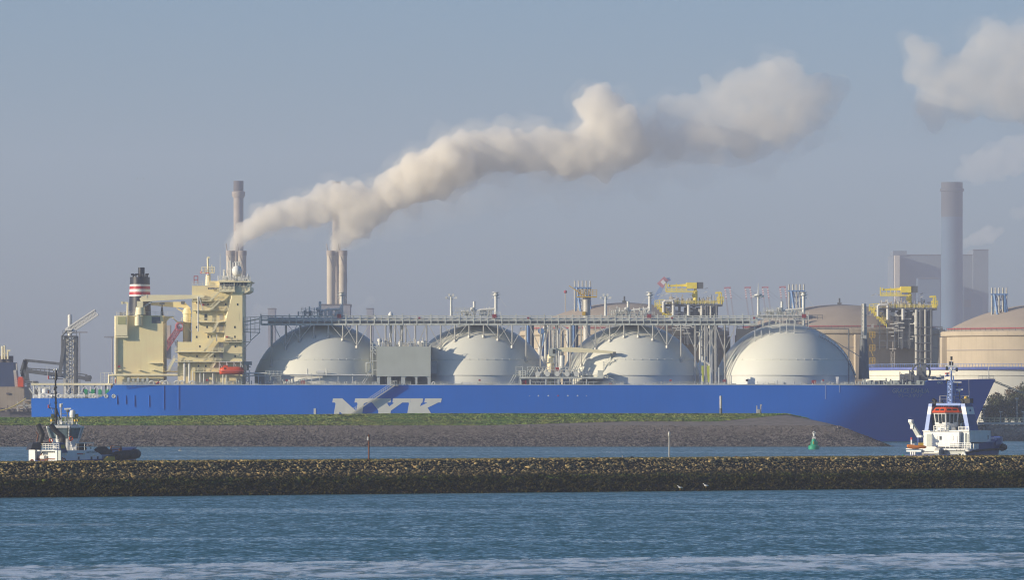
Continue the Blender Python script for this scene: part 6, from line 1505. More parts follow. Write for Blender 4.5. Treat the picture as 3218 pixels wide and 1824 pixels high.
for x, y, m in ((408, 210, 'red'), (408, 612, 'red'), (408, 412, 'rust'), (524, 205, 'black'), (508, 560, 'black'), (490, 365, 'black')): p = P1(x, y); MB().bar(p - Vector((0, 0, .3)), p + Vector((0, 0, .35)), .15, 8).build('signal_lamp', M[m], tg)
for x, y, r in ((490, 100, .2), (525, 98, .18), (468, 208, .15), (458, 465, .26)): MB().sphere(P1(x, y), r, 10, 7).build('radome', M['white'], tg, True)
mb = MB(); mb.bar(P1(582, 770), P1(582, 610), .12, 6).bar(P1(582, 620), P1(582, 575), .3, 10); mb.build('radar_post', M['steel'], tg)
mb = MB(); mb.bar(P1(672, 840), P1(672, 680), .11, 6).lathe(P1(672, 0).x, P1(672, 0).y, [(.32, P1(0, 690).z), (.38, P1(0, 665).z), (.2, P1(0, 655).z)], 12).bar(P1(590, 715), P1(672, 715), .05).bar(P1(640, 820), P1(672, 720), .06).bar(P1(700, 820), P1(672, 720), .06); mb.build('radar_post', M['steel_dark'], tg)
MB().bar(P1(624, 646), P1(720, 642), .16).build('radar_scanner', M['white'], tg); MB().bar(P1(562, 582), P1(606, 578), .13).build('radar_scanner', M['white'], tg)
p = P1(742, 712); MB().lathe(p.x, p.y, [(.5, p.z - .75), (.62, p.z - .4), (.62, p.z + .3), (.45, p.z + .65), (.1, p.z + .78)], 16).build('satellite_dome', M['white'], tg, True); MB().bar((p.x, p.y, top - .3), (p.x, p.y, p.z - .7), .2, 8).build('dome_post', M['steel'], tg)
# bow: winch under a black cover and fat rubber fenders
mb = MB(); pr = []
for x, yt in ((1045, 1200), (1090, 1172), (1150, 1165), (1210, 1172), (1260, 1215), (1300, 1250), (1420, 1262), (1430, 1290)):
    q = P1(x, yt); zl = 1.6; pr.append([(q.x + NR1.x * 1.9 * math.cos(a), q.y + NR1.y * 1.9 * math.cos(a), zl + (q.z - zl) * max(0, math.sin(a))) for a in [math.pi * i / 10 for i in range(11)]])
mb.loft(pr); mb.build('winch_cover', M['rubber'], tg, True)
fender = MB(); pts = []
for a, b_, z in ((4.5, -5.0, 1.9), (7.5, -4.5, 2.1), (10.2, -3.2, 2.2), (12.2, -1.4, 2.25), (12.9, 0, 2.25), (12.2, 1.4, 2.25), (10.2, 3.2, 2.2), (7.5, 4.5, 2.1)): pts.append(Vector((a, b_, z - .55)))
fender.path(pts, .95, 14); fender.build('bow_fender', M['rubber'], tg, True)
mb = MB(); q = L1(1190, 1360, -5.45); q2_ = L1(1325, 1300, -5.45)
V = [L1(1185, 1356, -5.5), L1(1322, 1364, -5.5), L1(1318, 1306, -5.5), L1(1225, 1304, -5.5)]; mb.add([(v.x, -5.98, v.z) for v in V] + [(v.x, -5.3, v.z) for v in V], [(0, 1, 2, 3), (0, 3, 7, 4), (2, 6, 7, 3), (1, 5, 6, 2), (0, 4, 5, 1)]); mb.build('fender_panel', M['gold'], tg)
mb = MB(); mb.rail(P1(1275, 1240), P1(1410, 1240), 1.1, 1.0, .12, 3); mb.bar(P1(1405, 1255), P1(1405, 1190), .25).bar(P1(1270, 1200), P1(1280, 1260), .2); mb.build('bow_bitts', M['rust'], tg)
mb = MB(); mb.bar(P1(930, 1205), P1(918, 1115), .06).bar(P1(960, 1130), P1(1000, 1205), .07).bar(P1(940, 1205), P1(905, 1140), .05); mb.build('foredeck_post', M['black'], tg)

# ---------------------------------------------------------------- blue and white tug at right
DT2 = 1354; loc2, th2 = tug_frame(3004.6, DT2, 55); C2, S2 = math.cos(th2), math.sin(th2)
tr = thing('tugboat', 'white and navy tug with an orange wheelhouse top and striped funnels', 'tugboat', loc2, th2, None, True)
def L2(x, y, b): v = Q('8', x, y, DT2); xs = v.x - loc2.x; return Vector(((xs + b * S2) / C2, b, v.z))
def A2(x, y, a): v = Q('8', x, y, DT2); xs = v.x - loc2.x; return Vector((a, (a * C2 - xs) / S2, v.z))
def P2(x, y): v = Q('8', x, y, DT2); xs = v.x - loc2.x; return Vector((xs * C2, -xs * S2, v.z))
NR = Vector((-S2, -C2, 0))
st = hull_rings([(a_, b_ * 1.14, *r_) for a_, b_, *r_ in [(-12, 4.6, 1.0, -1.5, .95), (-6, 5.2, 1.2, -2.2, .97), (-3.9, 5.25, 1.5, -2.6, .97), (-3.3, 5.25, 3.2, -2.6, .97), (1, 5.25, 3.5, -2.6, .97), (5, 5.2, 3.7, -2.6, .95), (9, 4.9, 3.85, -2.4, .88), (13, 3.2, 4.0, -1.8, .74), (15.6, .9, 4.1, -.8, .55)]])
MB().loft(st).build('hull', M['tug_blue'], tr)
def ab2(mbx, x0, y0, x1, y1, a, dep): p0 = A2(x0, y1, a); p1 = A2(x1, y0, a); return mbx.box(a, a + dep, min(p0.y, p1.y), max(p0.y, p1.y), p0.z, p1.z)
mb = MB(); p = A2(735, 935, -4); q = A2(1235, 1130, -4)
yl, yr_ = max(p.y, q.y), min(p.y, q.y)
mb.box(-4, -3.45, yr_, yl, q.z - .6, 3.7); mb.box(-4, 3.5, yr_, yl, 3.7, p.z)
mb.box(-4.25, 3.6, yr_ - .1, yl + .1, p.z, p.z + .22); 
hs = mb.build('deckhouse', M['tug_white'], tr)
mb = MB(); ab2(mb, 825, 940, 1120, 1110, -5.2, 1.2); ab2(mb, 1165, 950, 1190, 1130, -4.3, .3); mb.build('aft_house', M['tug_white'], hs)
for x0, y0, x1, y1 in ((905, 990, 926, 1032),): mb = MB(); ab2(mb, x0, y0, x1, y1, -5.28, .2); mb.build('window', M['glass_dark'], hs)
for x0, y0, x1, y1 in ((838, 988, 880, 1085), (1025, 985, 1055, 1035), (1068, 985, 1100, 1085)): mb = MB(); ab2(mb, x0, y0, x1, y1, -5.26, .12); mb.build('door', M['white'], hs)
for x0, x1 in ((770, 822), (1195, 1225)): mb = MB(); ab2(mb, x0, 965, x1, 1108, -4.06, .1); mb.build('doorway', M['box_grey'], hs)
# side house toward the bow
b = -5.0
mb = MB(); p0 = L2(1240, 1052, b); p1 = L2(1512, 925, b); mb.box(p0.x, p1.x, b, -b, p0.z - .2, p1.z); hf = mb.build('forward_house', M['tug_white'], tr)
for x0, x1 in ((1398, 1424), (1460, 1482)): p0 = L2(x0, 1028, b); p1 = L2(x1, 980, b); MB().box(p0.x, p1.x, b - .06, b + .2, p0.z, p1.z).build('window', M['glass_dark'], hf)
p0 = L2(1296, 1050, b); p1 = L2(1312, 960, b); MB().box(p0.x, p1.x, b - .08, b + .2, p0.z, p1.z).build('pipe_cover', M['rust'], hf)
# bulwark, fender and white lettering on the dark side
mb = MB(); V = []
for a, bb, zl, zt in ((6.5, -5.2, 3.0, 3.8), (9, -4.95, 3.2, 4.4), (12, -3.75, 3.3, 4.7), (14.6, -1.95, 3.5, 4.8), (15.9, 0, 3.6, 4.85), (14.6, 1.95, 3.5, 4.8), (12, 3.75, 3.3, 4.7), (9, 4.95, 3.2, 4.4)): bb *= 1.14; V.append([(a, bb, zl), (a, bb, zt), (a - .15, bb * .96, zt), (a - .15, bb * .96, zl)])
mb.loft(V); mb.build('bulwark', M['tug_blue'], tr)
mb = MB(); V = [Vector(v) for v in ((9.5, -5.6, 2.3), (12.2, -4.6, 2.5), (14.9, -2.5, 2.7), (16.2, 0, 2.75), (14.9, 2.5, 2.7), (12.2, 4.6, 2.5))]; mb.path(V, .62, 12); mb.build('bow_fender', M['rubber'], tr, True)
mb = MB(); V = [Vector(v) for v in ((-11.6, -6.0, .7), (-4, -6.1, 1.6), (1, -6.1, 2.0), (9, -5.8, 2.2))]; mb.path(V, .22, 8); mb.build('rubbing_strake', M['rubber'], tr, True)
for x0, x1 in ((1254, 1268), (1288, 1310), (1322, 1348)): p0 = L2(x0, 1135, -6.3); p1 = L2(x1, 1075, -6.3); MB().box(p0.x, p1.x, -6.3, -5.95, p0.z, p1.z).build('white_fender', M['white'], tr)
def hull_letters(txt, pa, pb, z, h, m):
    pa, pb = Vector(pa), Vector(pb); vs, fs = text_geo(txt, (pb - pa).length, h); u = (pb - pa).normalized()
    MB().add([tuple(pa + u * x + Vector((0, 0, z + zz))) for x, zz in vs], fs).build('lettering', M[m], tr)
hull_letters('DELT', (9.0, -5.72, 0), (11.6, -4.52, 0), 3.65, .6, 'tug_pale')
mb = MB(); p = L2(1560, 1030, -1); q = L2(1640, 1030, -1); mb.box(11.5, 14.2, -2.4, 2.4, p.z + .1, p.z + .35); mb.build('foredeck', M['white'], tr)
# wheelhouse
w0 = P2(1035, 870); wc2 = Vector((w0.x + .5, w0.y + .6, 0)) - NR * 1.2; z0, z1 = P2(0, 935).z, P2(0, 722).z
def oc2(r, z): return [(wc2.x + r * math.cos(a), wc2.y + r * math.sin(a), z) for a in [math.pi / 8 + math.pi / 4 * i for i in range(8)]]
rA, rB = 2.9, 3.75
zs = lerp(z0, z1, .36)
wh = MB().loft([oc2(rA, z0), oc2(rA, lerp(z0, z1, .2)), oc2(lerp(rA, rB, .5), zs)]).build('wheelhouse', M['tug_white'], tr)
lo, hi = oc2(lerp(rA, rB, .5), zs), oc2(rB, z1)
MB().loft([oc2(lerp(rA, rB, .5) - .08, zs), oc2(rB - .08, z1)]).build('wall', M['tug_white'], wh)
for i in range(8):
    k = (i + 1) % 8; a, b_, c_, d_ = Vector(lo[i]), Vector(lo[k]), Vector(hi[k]), Vector(hi[i]); nrm = (b_ - a).cross(d_ - a).normalized() * .06
    for u0, u1, v0 in ((.09, .30, .22), (.40, .61, .1), (.70, .91, .22)):
        q = [a.lerp(b_, u0).lerp(d_.lerp(c_, u0), v0), a.lerp(b_, u1).lerp(d_.lerp(c_, u1), v0), a.lerp(b_, u1).lerp(d_.lerp(c_, u1), .9), a.lerp(b_, u0).lerp(d_.lerp(c_, u0), .9)]
        MB().add([v + nrm for v in q] + [v - nrm for v in q], [(0, 1, 2, 3), (7, 6, 5, 4), (0, 4, 5, 1), (1, 5, 6, 2), (2, 6, 7, 3), (3, 7, 4, 0)]).build('window', M['glass_dark'], wh)
zr = P2(0, 662).z
roof = MB().loft([oc2(rB + .25, z1), oc2(rB + .3, z1 + .15), oc2(rB - .55, zr), oc2(rB - .9, zr + .1)]).build('roof', M['orange'], wh)
for i in range(8):
    a_ = [Vector(v) for v in (oc2(rB + .27, z1 + .18)[i], oc2(rB + .27, z1 + .18)[(i + 1) % 8], oc2(rB - .55, zr)[(i + 1) % 8], oc2(rB - .55, zr)[i])]; nn = (a_[1] - a_[0]).cross(a_[3] - a_[0]).normalized() * .05
    for u0, u1 in ((.12, .44), (.56, .88)):
        q = [a_[0].lerp(a_[1], u0).lerp(a_[3].lerp(a_[2], u0), .3), a_[0].lerp(a_[1], u1).lerp(a_[3].lerp(a_[2], u1), .3), a_[0].lerp(a_[1], u1).lerp(a_[3].lerp(a_[2], u1), .68), a_[0].lerp(a_[1], u0).lerp(a_[3].lerp(a_[2], u0), .68)]
        MB().add([v + nn for v in q] + [v - nn for v in q], [(0, 1, 2, 3), (7, 6, 5, 4), (0, 4, 5, 1), (1, 5, 6, 2), (2, 6, 7, 3), (3, 7, 4, 0)]).build('roof_window', M['glass_dark'], roof)
# leaning funnels either side, banded pale / white / pale, joined by a gantry
def tower(xs_bot, xs_top, a0, lab):
    # faces: aft face between pixel columns at bottom and top, side face behind it
    f = None
    lv = [(935, 'tug_pale'), (740, 'tug_pale'), (655, 'white'), (605, 'tug_pale')]
    ys = [935, 740, 655, 618]
    t0 = None
    for k in range(3):
        r_ = []
        for y in (ys[k], ys[k + 1]):
            u = (935 - y) / (935 - 605); xa, xb = lerp(xs_bot[0], xs_top[0], u), lerp(xs_bot[1], xs_top[1], u)
            pa, pb = A2(xa, y, a0 + u * .6), A2(xb, y, a0 + u * .6); ln = lerp(3.6, 3.0, u)
            r_.append([pa, pb, pb + Vector((ln, 0, 0)), pa + Vector((ln, 0, 0))])
        o = MB().loft(r_).build('funnel' if k == 0 else 'funnel_band', M['tug_pale' if k != 1 else 'white'], tr if k == 0 else t0)
        if k == 0: t0 = o
        m_ = ['tug_blue', 'white', 'tug_blue'][k]
        q = [Vector(r_[0][1]), Vector(r_[0][2]), Vector(r_[1][2]), Vector(r_[1][1])]; off = Vector((0, -.05, 0))
        MB().add([v + off for v in q], [(0, 1, 2, 3)]).build('side_panel', M[m_], t0)
        if k == 1:
            c_ = sum(q, Vector()) / 4 + off * 2; st_ = []
            for j in range(16): rr = .5 if j % 2 == 0 else .22; st_.append((c_.x + rr * math.cos(j * math.pi / 8), c_.y, c_.z + rr * math.sin(j * math.pi / 8)))
            MB().add(st_ + [(c_.x, c_.y, c_.z)], [(j, (j + 1) % 16, 16) for j in range(16)]).build('star_emblem', M['tug_blue'], t0)
    return t0
tower((748, 790), (800, 838), -3.2, 'p'); tower((1205, 1245), (1142, 1190), -3.2, 's')
mb = MB(); ab2(mb, 880, 612, 1145, 640, -2.2, 1.4); mb.build('gantry', M['tug_pale'], tr)
for x in (870, 1180):
    V = [A2(x, 640, -1.8), A2(x + 5, 590, -1.8), A2(x - 22, 572, -1.8)]; MB().path([V[0], V[1], V[2]], .38, 10).build('exhaust_stack', M['black'], tr, True)
mb = MB(); ab2(mb, 820, 600, 940, 612, -2, 1.2); ab2(mb, 1160, 560, 1250, 612, -2, 1.4); mb.build('stack_top', M['black'], tr)
# mast
mb = MB(); p = P2(1050, 620); mb.lattice(P2(1048, 640), P2(1052, 360), 1.0, 9, .13, .07); mb.bar(P2(1050, 660), P2(1056, 130), .24, 8, .15); mb.bar(P2(1105, 540), P2(1075, 300), .12).build('mast', M['tug_pale'], tr)
mb = MB(); mb.bar(P2(985, 186), P2(1122, 186), .2).bar(P2(990, 188), P2(1040, 235), .1).bar(P2(1118, 188), P2(1065, 235), .1).bar(P2(1030, 250), P2(1100, 258), .12).bar(P2(1056, 240), P2(1056, 140), .2, 6); mb.build('mast_yard', M['white'], tr)
for x, y in ((1003, 212), (1116, 228), (1066, 160), (1040, 158), (1056, 98), (1008, 362), (1015, 512), (1045, 450), (1045, 400)): p = P2(x, y); MB().bar(p - Vector((0, 0, .4)), p + Vector((0, 0, .4)), .24, 8).build('signal_lamp', M['black'], tr)
mb = MB()
mb.bar(P2(1003, 375), P2(1050, 378), .06).bar(P2(1005, 525), P2(1050, 530), .05).bar(P2(1078, 408), P2(1170, 410), .06).bar(P2(1075, 440), P2(1130, 440), .05).bar(P2(1080, 490), P2(1150, 490), .05); mb.build('lamp_bracket', M['black'], tr)
MB().bar(P2(1062, 374), P2(1170, 372), .15).build('radar_scanner', M['white'], tr); MB().bar(P2(1112, 457), P2(1188, 457), .15).bar(P2(1148, 460), P2(1148, 480), .25, 8).build('radar_scanner', M['white'], tr)
MB().bar(P2(1148, 478), P2(1150, 570), .09).bar(P2(1125, 378), P2(1125, 420), .08).build('radar_post', M['steel_dark'], tr)
p = P2(1222, 553); MB().sphere(p, .42, 14, 10).build('yellow_dome', M['gold'], tr, True); MB().bar(p, p - Vector((0, 0, 1.6)), .12, 6).build('dome_post', M['black'], tr)
mb = MB(); mb.rail(P2(925, 605), P2(1250, 605), 1.4, 1.3, .05, 2); mb.bar(P2(1255, 340), P2(1258, 600), .03); mb.build('roof_railing', M['steel'], tr)
mb = MB(); mb.clutter(wc2.x - 2, wc2.x + 2, wc2.y - 2, wc2.y + 2, zr, 18, 1.6, 19, .1, .4); mb.build('roof_fittings', M['black'], tr)
mb = MB(); mb.rail(A2(845, 935, -5), A2(960, 935, -5), 1.2, .7, .07, 3); mb.rail(A2(1120, 935, -4.2), A2(1230, 935, -4.2), 1.0, .7, .06, 3); mb.rail(A2(970, 1125, -6), A2(1240, 1125, -6), 1.1, .9, .05, 3); mb.build('deck_railing', M['white'], tr)
p = P2(1015, 905) + NR * 3.2; MB().sphere(p, .55, 12, 8, (1, 1, 1.4)).build('covered_winch', M['box_grey'], tr, True)
mb = MB(); p0 = L2(1245, 932, -4.5); p1 = L2(1470, 860, -4.5); mb.rail((p0.x, -4.4, p0.z), (p1.x, -4.2, p0.z), 1.1, 1.3, .05, 2); mb.clutter(p0.x, p0.x + 4, -4, 3, p0.z, 18, 2.4, 29, .2, .7); mb.build('boat_deck_gear', M['black'], tr)
# aft deck: crane, winch drums, rails
mb = MB(); ab2(mb, 520, 1130, 1190, 1140, -9.5, 3.5); ab2(mb, 520, 1148, 680, 1166, -11.2, 1.2)
for x in (565, 588, 610): ab2(mb, x - 5, 1160, x + 6, 1245, -11.2, .3)
mb.build('aft_deck', M['tug_white'], tr)
mb = MB(); p = A2(810, 1180, -10.5); mb.bar((-10.5, p.y + 2.0, p.z), (-10.5, p.y - 1.4, p.z), .3, 12).bar((-9.8, p.y - .5, p.z + .15), (-9.8, p.y - 1.6, p.z + .15), .95, 18)
for x in (700, 715, 870): q = A2(x, 1240, -10.5); mb.bar(q, q + Vector((0, 0, 1.6)), .16, 8)
mb.build('towing_winch', M['steel'], tr, True)
mb = MB(); ab2(mb, 880, 1150, 1165, 1245, -8.5, .3); mb.build('winch_recess', M['box_grey'], tr)
mb = MB(); q = A2(1150, 1205, -9.5); mb.torus(q, .45, .22, 'x'); q = A2(1085, 1215, -9.5); mb.torus(q, .32, .12, 'x'); mb.build('fairlead', M['white'], tr, True)
for x in (490, 860): q = A2(x, 1240, -11.6); MB().bar(q - Vector((0, 0, .3)), q + Vector((0, .2, .75)), .2, 8).build('tow_pin', M['signal_green'], tr)
cr_ = MB().bar(A2(672, 1120, -8), A2(672, 1000, -8), .42, 10).build('deck_crane', M['tug_blue'], tr, True)
mb = MB(); mb.bar(A2(672, 990, -8), A2(575, 818, -8), .42, 4, .34); mb.build('crane_arm', M['box_grey'], cr_)
mb = MB(); ab2(mb, 550, 798, 586, 832, -8.4, .8); ab2(mb, 648, 978, 694, 1004, -8.5, 1); mb.build('arm_head', M['white'], cr_); mb = MB(); ab2(mb, 572, 860, 602, 905, -8.6, .5); mb.build('crane_hook', M['white'], cr_)
MB().bar(A2(580, 1090, -10), A2(580, 1030, -10), .12).build('light_post', M['white'], tr); MB().bar(A2(580, 1030, -10), A2(580, 1003, -10), .14).build('warning_light', M['red'], tr)
# things carried by the right tug
def TW(p): return loc2 + Vector((p.x * C2 - p.y * S2, p.x * S2 + p.y * C2, p.z))
p = TW(A2(660, 1105, -9)); bt = thing('workboat', 'orange inflatable workboat stowed on the stern of the white and navy tug', 'inflatable boat', p)
def W2(x, y): v = Q('8', x, y, p.y); return v
rings = []
for x, y0, y1 in ((545, 1092, 1112), (552, 1086, 1122), (580, 1084, 1134), (660, 1094, 1138), (740, 1096, 1134), (768, 1104, 1124)):
    a, b_ = W2(x, y0), W2(x, y1); zc, h = (a.z + b_.z) / 2, (a.z - b_.z) / 2
    rings.append([(a.x, p.y - .3 + (.75 if 546 < x < 765 else .3) * math.cos(t_), zc + h * math.sin(t_)) for t_ in [6.283 * i / 12 for i in range(12)]])
MB().loft(rings).build('boat_tube', M['orange_boat'], bt, True); MB().box(W2(676, 0).x, W2(735, 0).x, p.y - .5, p.y + .2, W2(0, 1100).z, W2(0, 1066).z).build('console', M['gold'], bt); MB().box(W2(610, 0).x, W2(632, 0).x, p.y - .4, p.y + .2, W2(0, 1094).z, W2(0, 1076).z).build('seat', M['white'], bt)
flag('8', 1034, 262, 982, 262 + 44, TW(P2(1034, 280)).y - .3, 'red white and blue flag flying from the mast of the white and navy tug')
# ================================================================ smoke plumes: lumpy closed bodies filled with vapour
def smoke_material(name, dens, col=(.998, .974, .92), fade=None, nscale=.05, lo=.35, hi=.6):
    m = bpy.data.materials.new(name); m.use_nodes = True
    nt = m.node_tree; N = nt.nodes; L = nt.links; N.clear()
    out = N.new('ShaderNodeOutputMaterial'); v = N.new('ShaderNodeVolumePrincipled'); L.new(v.outputs[0], out.inputs['Volume'])
    v.inputs['Color'].default_value = (*col, 1); v.inputs['Anisotropy'].default_value = .0
    v.inputs['Density'].default_value = dens
    if fade:
        g = N.new('ShaderNodeNewGeometry'); sep = N.new('ShaderNodeSeparateXYZ'); L.new(g.outputs['Position'], sep.inputs[0])
        r = N.new('ShaderNodeMapRange'); r.interpolation_type = 'SMOOTHSTEP'; r.inputs[1].default_value = fade[0]; r.inputs[2].default_value = fade[1]; r.inputs[3].default_value = dens; r.inputs[4].default_value = fade[2]
        L.new(sep.outputs[0], r.inputs[0])
        no = N.new('ShaderNodeTexNoise'); no.inputs['Scale'].default_value = nscale; no.inputs['Detail'].default_value = 3; L.new(g.outputs['Position'], no.inputs['Vector'])
        r2 = N.new('ShaderNodeMapRange'); r2.inputs[1].default_value = lo; r2.inputs[2].default_value = hi; L.new(no.outputs[0], r2.inputs[0])
        mu = N.new('ShaderNodeMath'); mu.operation = 'MULTIPLY'; L.new(r.outputs[0], mu.inputs[0]); L.new(r2.outputs[0], mu.inputs[1]); L.new(mu.outputs[0], v.inputs['Density'])
    return m
def plume(name, pts, D, m, label, seed, vox=1.3, kids=14, kr=(.28, .5), ysc=1.0, grand=True, grow=1.22, rag=1.6):
    R = random.Random(seed); mb = MB(); k = 1.2526
    def ball(c, r): mb.sphere(c, r, 14, 9)
    for i, (x, y, r) in enumerate(pts):
        c = Vector((X(x * k, D), D + R.uniform(-.2, .2) * r * k * D / F, Z(y * k, D))); rr = r * grow * k * D / F
        ball(c, rr * .82)
        for j in range(kids):
            d = Vector((R.gauss(0, 1), R.gauss(0, 1) * ysc, R.gauss(0, 1))).normalized(); q = rr * R.uniform(*kr)
            c2_ = c + d * (rr * .74); ball(c2_, q)
            if grand:
                for _ in range(4):
                    e = (d + Vector((R.gauss(0, .6), R.gauss(0, .6), R.gauss(0, .6)))).normalized(); mb.sphere(c2_ + e * q * .8, q * R.uniform(.28, .5), 10, 7)
    me = bpy.data.meshes.new('plume_balls'); me.from_pydata(mb.v, [], mb.f)
    ob = bpy.data.objects.new('plume_balls', me); COL.objects.link(ob)
    md = ob.modifiers.new('r', 'REMESH'); md.mode = 'VOXEL'; md.voxel_size = vox
    sm = ob.modifiers.new('s', 'SMOOTH'); sm.iterations = 1; sm.factor = .5
    tx = bpy.data.textures.new('puff', 'CLOUDS'); tx.noise_scale = vox * 4.5; tx.noise_depth = 4
    dm = ob.modifiers.new('d', 'DISPLACE'); dm.texture = tx; dm.strength = vox * rag * 2; dm.mid_level = .5; dm.texture_coords = 'GLOBAL'
    if rag > 1.7:
        t2 = bpy.data.textures.new('billow', 'CLOUDS'); t2.noise_scale = vox * 13; t2.noise_depth = 2
        d2 = ob.modifiers.new('b', 'DISPLACE'); d2.texture = t2; d2.strength = vox * 5; d2.mid_level = .5; d2.texture_coords = 'GLOBAL'
    r2 = ob.modifiers.new('r2', 'REMESH'); r2.mode = 'VOXEL'; r2.voxel_size = vox * .9
    dg = bpy.context.evaluated_depsgraph_get(); dg.update()
    out = bpy.data.meshes.new_from_object(ob.evaluated_get(dg)); bpy.data.objects.remove(ob); bpy.data.meshes.remove(me)
    out.name = name; out.materials.clear(); out.materials.append(m)
    o = bpy.data.objects.new(name, out); COL.objects.link(o)
    return o if label is None else tag(o, label, 'smoke', 'steam plumes drifting from the stacks', 'stuff')
D = 4200
near = [(584, 624, 11), (590, 612, 16), (600, 597, 21), (618, 581, 26), (640, 566, 27), (664, 553, 29), (690, 543, 31), (716, 537, 33), (742, 534, 33), (770, 534, 34), (798, 530, 36),
        (842, 624, 12), (846, 615, 16), (851, 603, 21), (860, 588, 27), (874, 572, 33), (893, 556, 38), (916, 540, 42), (875, 548, 32),
        (815, 500, 34), (850, 492, 36), (885, 495, 36), (835, 525, 34), (870, 528, 36), (910, 515, 40), (950, 505, 44), (985, 488, 47), (1020, 470, 53), (1055, 450, 56), (1092, 430, 58), (1130, 412, 58)]
mid = [(1160, 394, 58), (1195, 382, 58), (1232, 380, 59), (1270, 380, 58), (1310, 382, 56), (1350, 384, 57), (1390, 384, 57), (1430, 386, 58), (1460, 392, 58),
       (1500, 238, 34), (1480, 262, 38), (1520, 268, 44), (1505, 300, 50), (1545, 310, 48), (1520, 345, 55), (1560, 350, 46), (1500, 380, 50), (1545, 390, 44), (1510, 405, 46), (1575, 385, 42), (1600, 365, 36), (1565, 300, 40), (1580, 340, 44), (1478, 335, 40)]
far = [(1670, 270, 32), (1690, 300, 38), (1720, 275, 36), (1705, 330, 28), (1770, 200, 18), (1780, 230, 26), (1760, 270, 34), (1810, 250, 42), (1850, 225, 46), (1895, 215, 50), (1935, 190, 46), (1975, 185, 42), (1960, 230, 56), (1920, 270, 56), (1995, 250, 50), (1870, 290, 50), (1990, 290, 40), (2030, 220, 34), (2060, 200, 26), (1940, 320, 44), (1830, 330, 40), (1640, 310, 30), (1740, 320, 40), (1790, 300, 44), (1645, 330, 38), (1690, 355, 42), (1770, 345, 44), (1620, 350, 34), (1860, 350, 44), (2060, 235, 34)]
link = [(1560, 380, 40), (1600, 360, 46), (1640, 350, 50), (1690, 360, 52), (1740, 365, 54), (1800, 360, 56), (1860, 350, 56), (1920, 340, 56), (1980, 320, 54), (2040, 280, 50), (2090, 230, 36), (2115, 205, 20), (1600, 300, 22)]
veil = [(700, 585, 24), (760, 580, 28), (900, 590, 30), (980, 560, 40), (1060, 530, 50), (1140, 500, 56), (1230, 470, 60), (1320, 455, 60), (1420, 440, 66), (1520, 440, 66), (1620, 410, 70), (1720, 390, 74), (1820, 370, 70), (1920, 360, 66), (2020, 330, 60), (1600, 340, 44), (1640, 300, 40)]
clo = [(2290, 110, 30), (2320, 140, 42), (2310, 180, 42), (2340, 220, 48), (2335, 265, 46), (2350, 300, 34), (2400, 190, 50), (2440, 150, 44), (2470, 110, 46), (2490, 80, 36), (2520, 110, 52), (2560, 100, 50), (2530, 170, 62), (2600, 150, 70), (2460, 210, 56), (2420, 250, 52), (2510, 240, 60), (2580, 240, 70), (2640, 200, 70)]
sm1 = [(2415, 440, 18), (2440, 420, 26), (2470, 405, 30), (2500, 385, 30), (2530, 370, 28), (2560, 380, 34), (2540, 410, 34), (2500, 425, 30), (2460, 438, 22), (2600, 395, 40)]
def cloud(pts, D, core, skin, label, seed, vox, g0=1.0, g1=1.42, **kw):
    # a denser heart, a ragged thinner skin round it and a faint outer wisp
    o = plume('smoke', pts, D, smoke_material('smoke_heart', core), label, seed, vox, grow=g0, **kw)
    for g, d, sd in ((g1 * .9, skin, 1), (g1 * 1.1, skin * .3, 2)):
        c = plume('smoke_wisps', pts, D, smoke_material('smoke_skin', d), None, seed + 100 * sd, vox * 1.15, grow=g, rag=2.6, kids=10)
        c.parent = o; 
        for q in ('category', 'group', 'kind'):
            if q in c: del c[q]
    return o
cloud(near, D, .13, .022, 'dense cream steam streaming from the two pairs of stacks and merging', 3, 1.1, 1.1, 1.5)
cloud(mid, D + 10, .095, .014, 'billowing steam plume with a tall upright puff, farther from the stacks', 5, 1.4)
cloud(far, D + 20, .034, .008, 'thin drifting steam cloud at upper centre right with ragged top', 7, 1.8)
plume('smoke', link, D + 24, smoke_material('smoke_link', .024), 'lavender band of thin steam joining the upright puff to the drifting cloud', 8, 2.2, 10, grow=1.1, rag=2.5)
plume('smoke', veil, D + 40, smoke_material('smoke_veil', .006), 'thin bluish grey veil of vapour hanging below the bright plume', 9, 2.4, 10, (.35, .6), 1.0, False, rag=2.0)
cloud(clo, D + 60, .026, .007, 'large soft steam cloud at the upper edge above the power station chimney', 11, 2.0)
plume('smoke', sm1, 7860, smoke_material('smoke_cap', .011), 'steam puff leaving the top of the huge power station chimney', 13, 2.8, 12, rag=2.2)
plume('smoke', [(2426, 610, 9), (2440, 600, 12), (2458, 592, 15), (2478, 590, 16), (2495, 586, 11), (2512, 578, 7)], 8000, smoke_material('smoke_puff', .022), 'small warm puff of steam right of the huge chimney', 15, 2.2, 10, rag=2.2)
plume('smoke', [(2545, 535, 12), (2560, 540, 14), (2580, 535, 16)], 8000, smoke_material('smoke_wisp', .009), 'faint pink wisp of steam at the frame edge right of the huge chimney', 17, 2.4, 8, rag=2.2)
plume('smoke', [(635, 790, 10), (650, 780, 13), (670, 776, 12), (700, 772, 10)], 5200, smoke_material('smoke_low', .010), 'faint low steam drifting just right of the ship bridge', 19, 1.8, 8, rag=2.2)
plume('smoke', [(905, 785, 8), (918, 768, 10), (928, 755, 9), (900, 775, 9)], 5200, smoke_material('smoke_low_pale', .010), 'faint low steam beside the paired stacks above the first dome', 21, 1.8, 8, rag=2.2)
HAZE_TOP, HAZE_D, HAZE_C = 420.0, 0.84e-4, (.76, .81, 1.0)
SUN_EL, SUN_AZ, SUN_E, SUN_C = 15.5, 70.0, 5.0, (1.0, .85, .61)
SKY_S, EXPO = .118, 0.15
SKY_P = (.8, 1.4, 5.5)
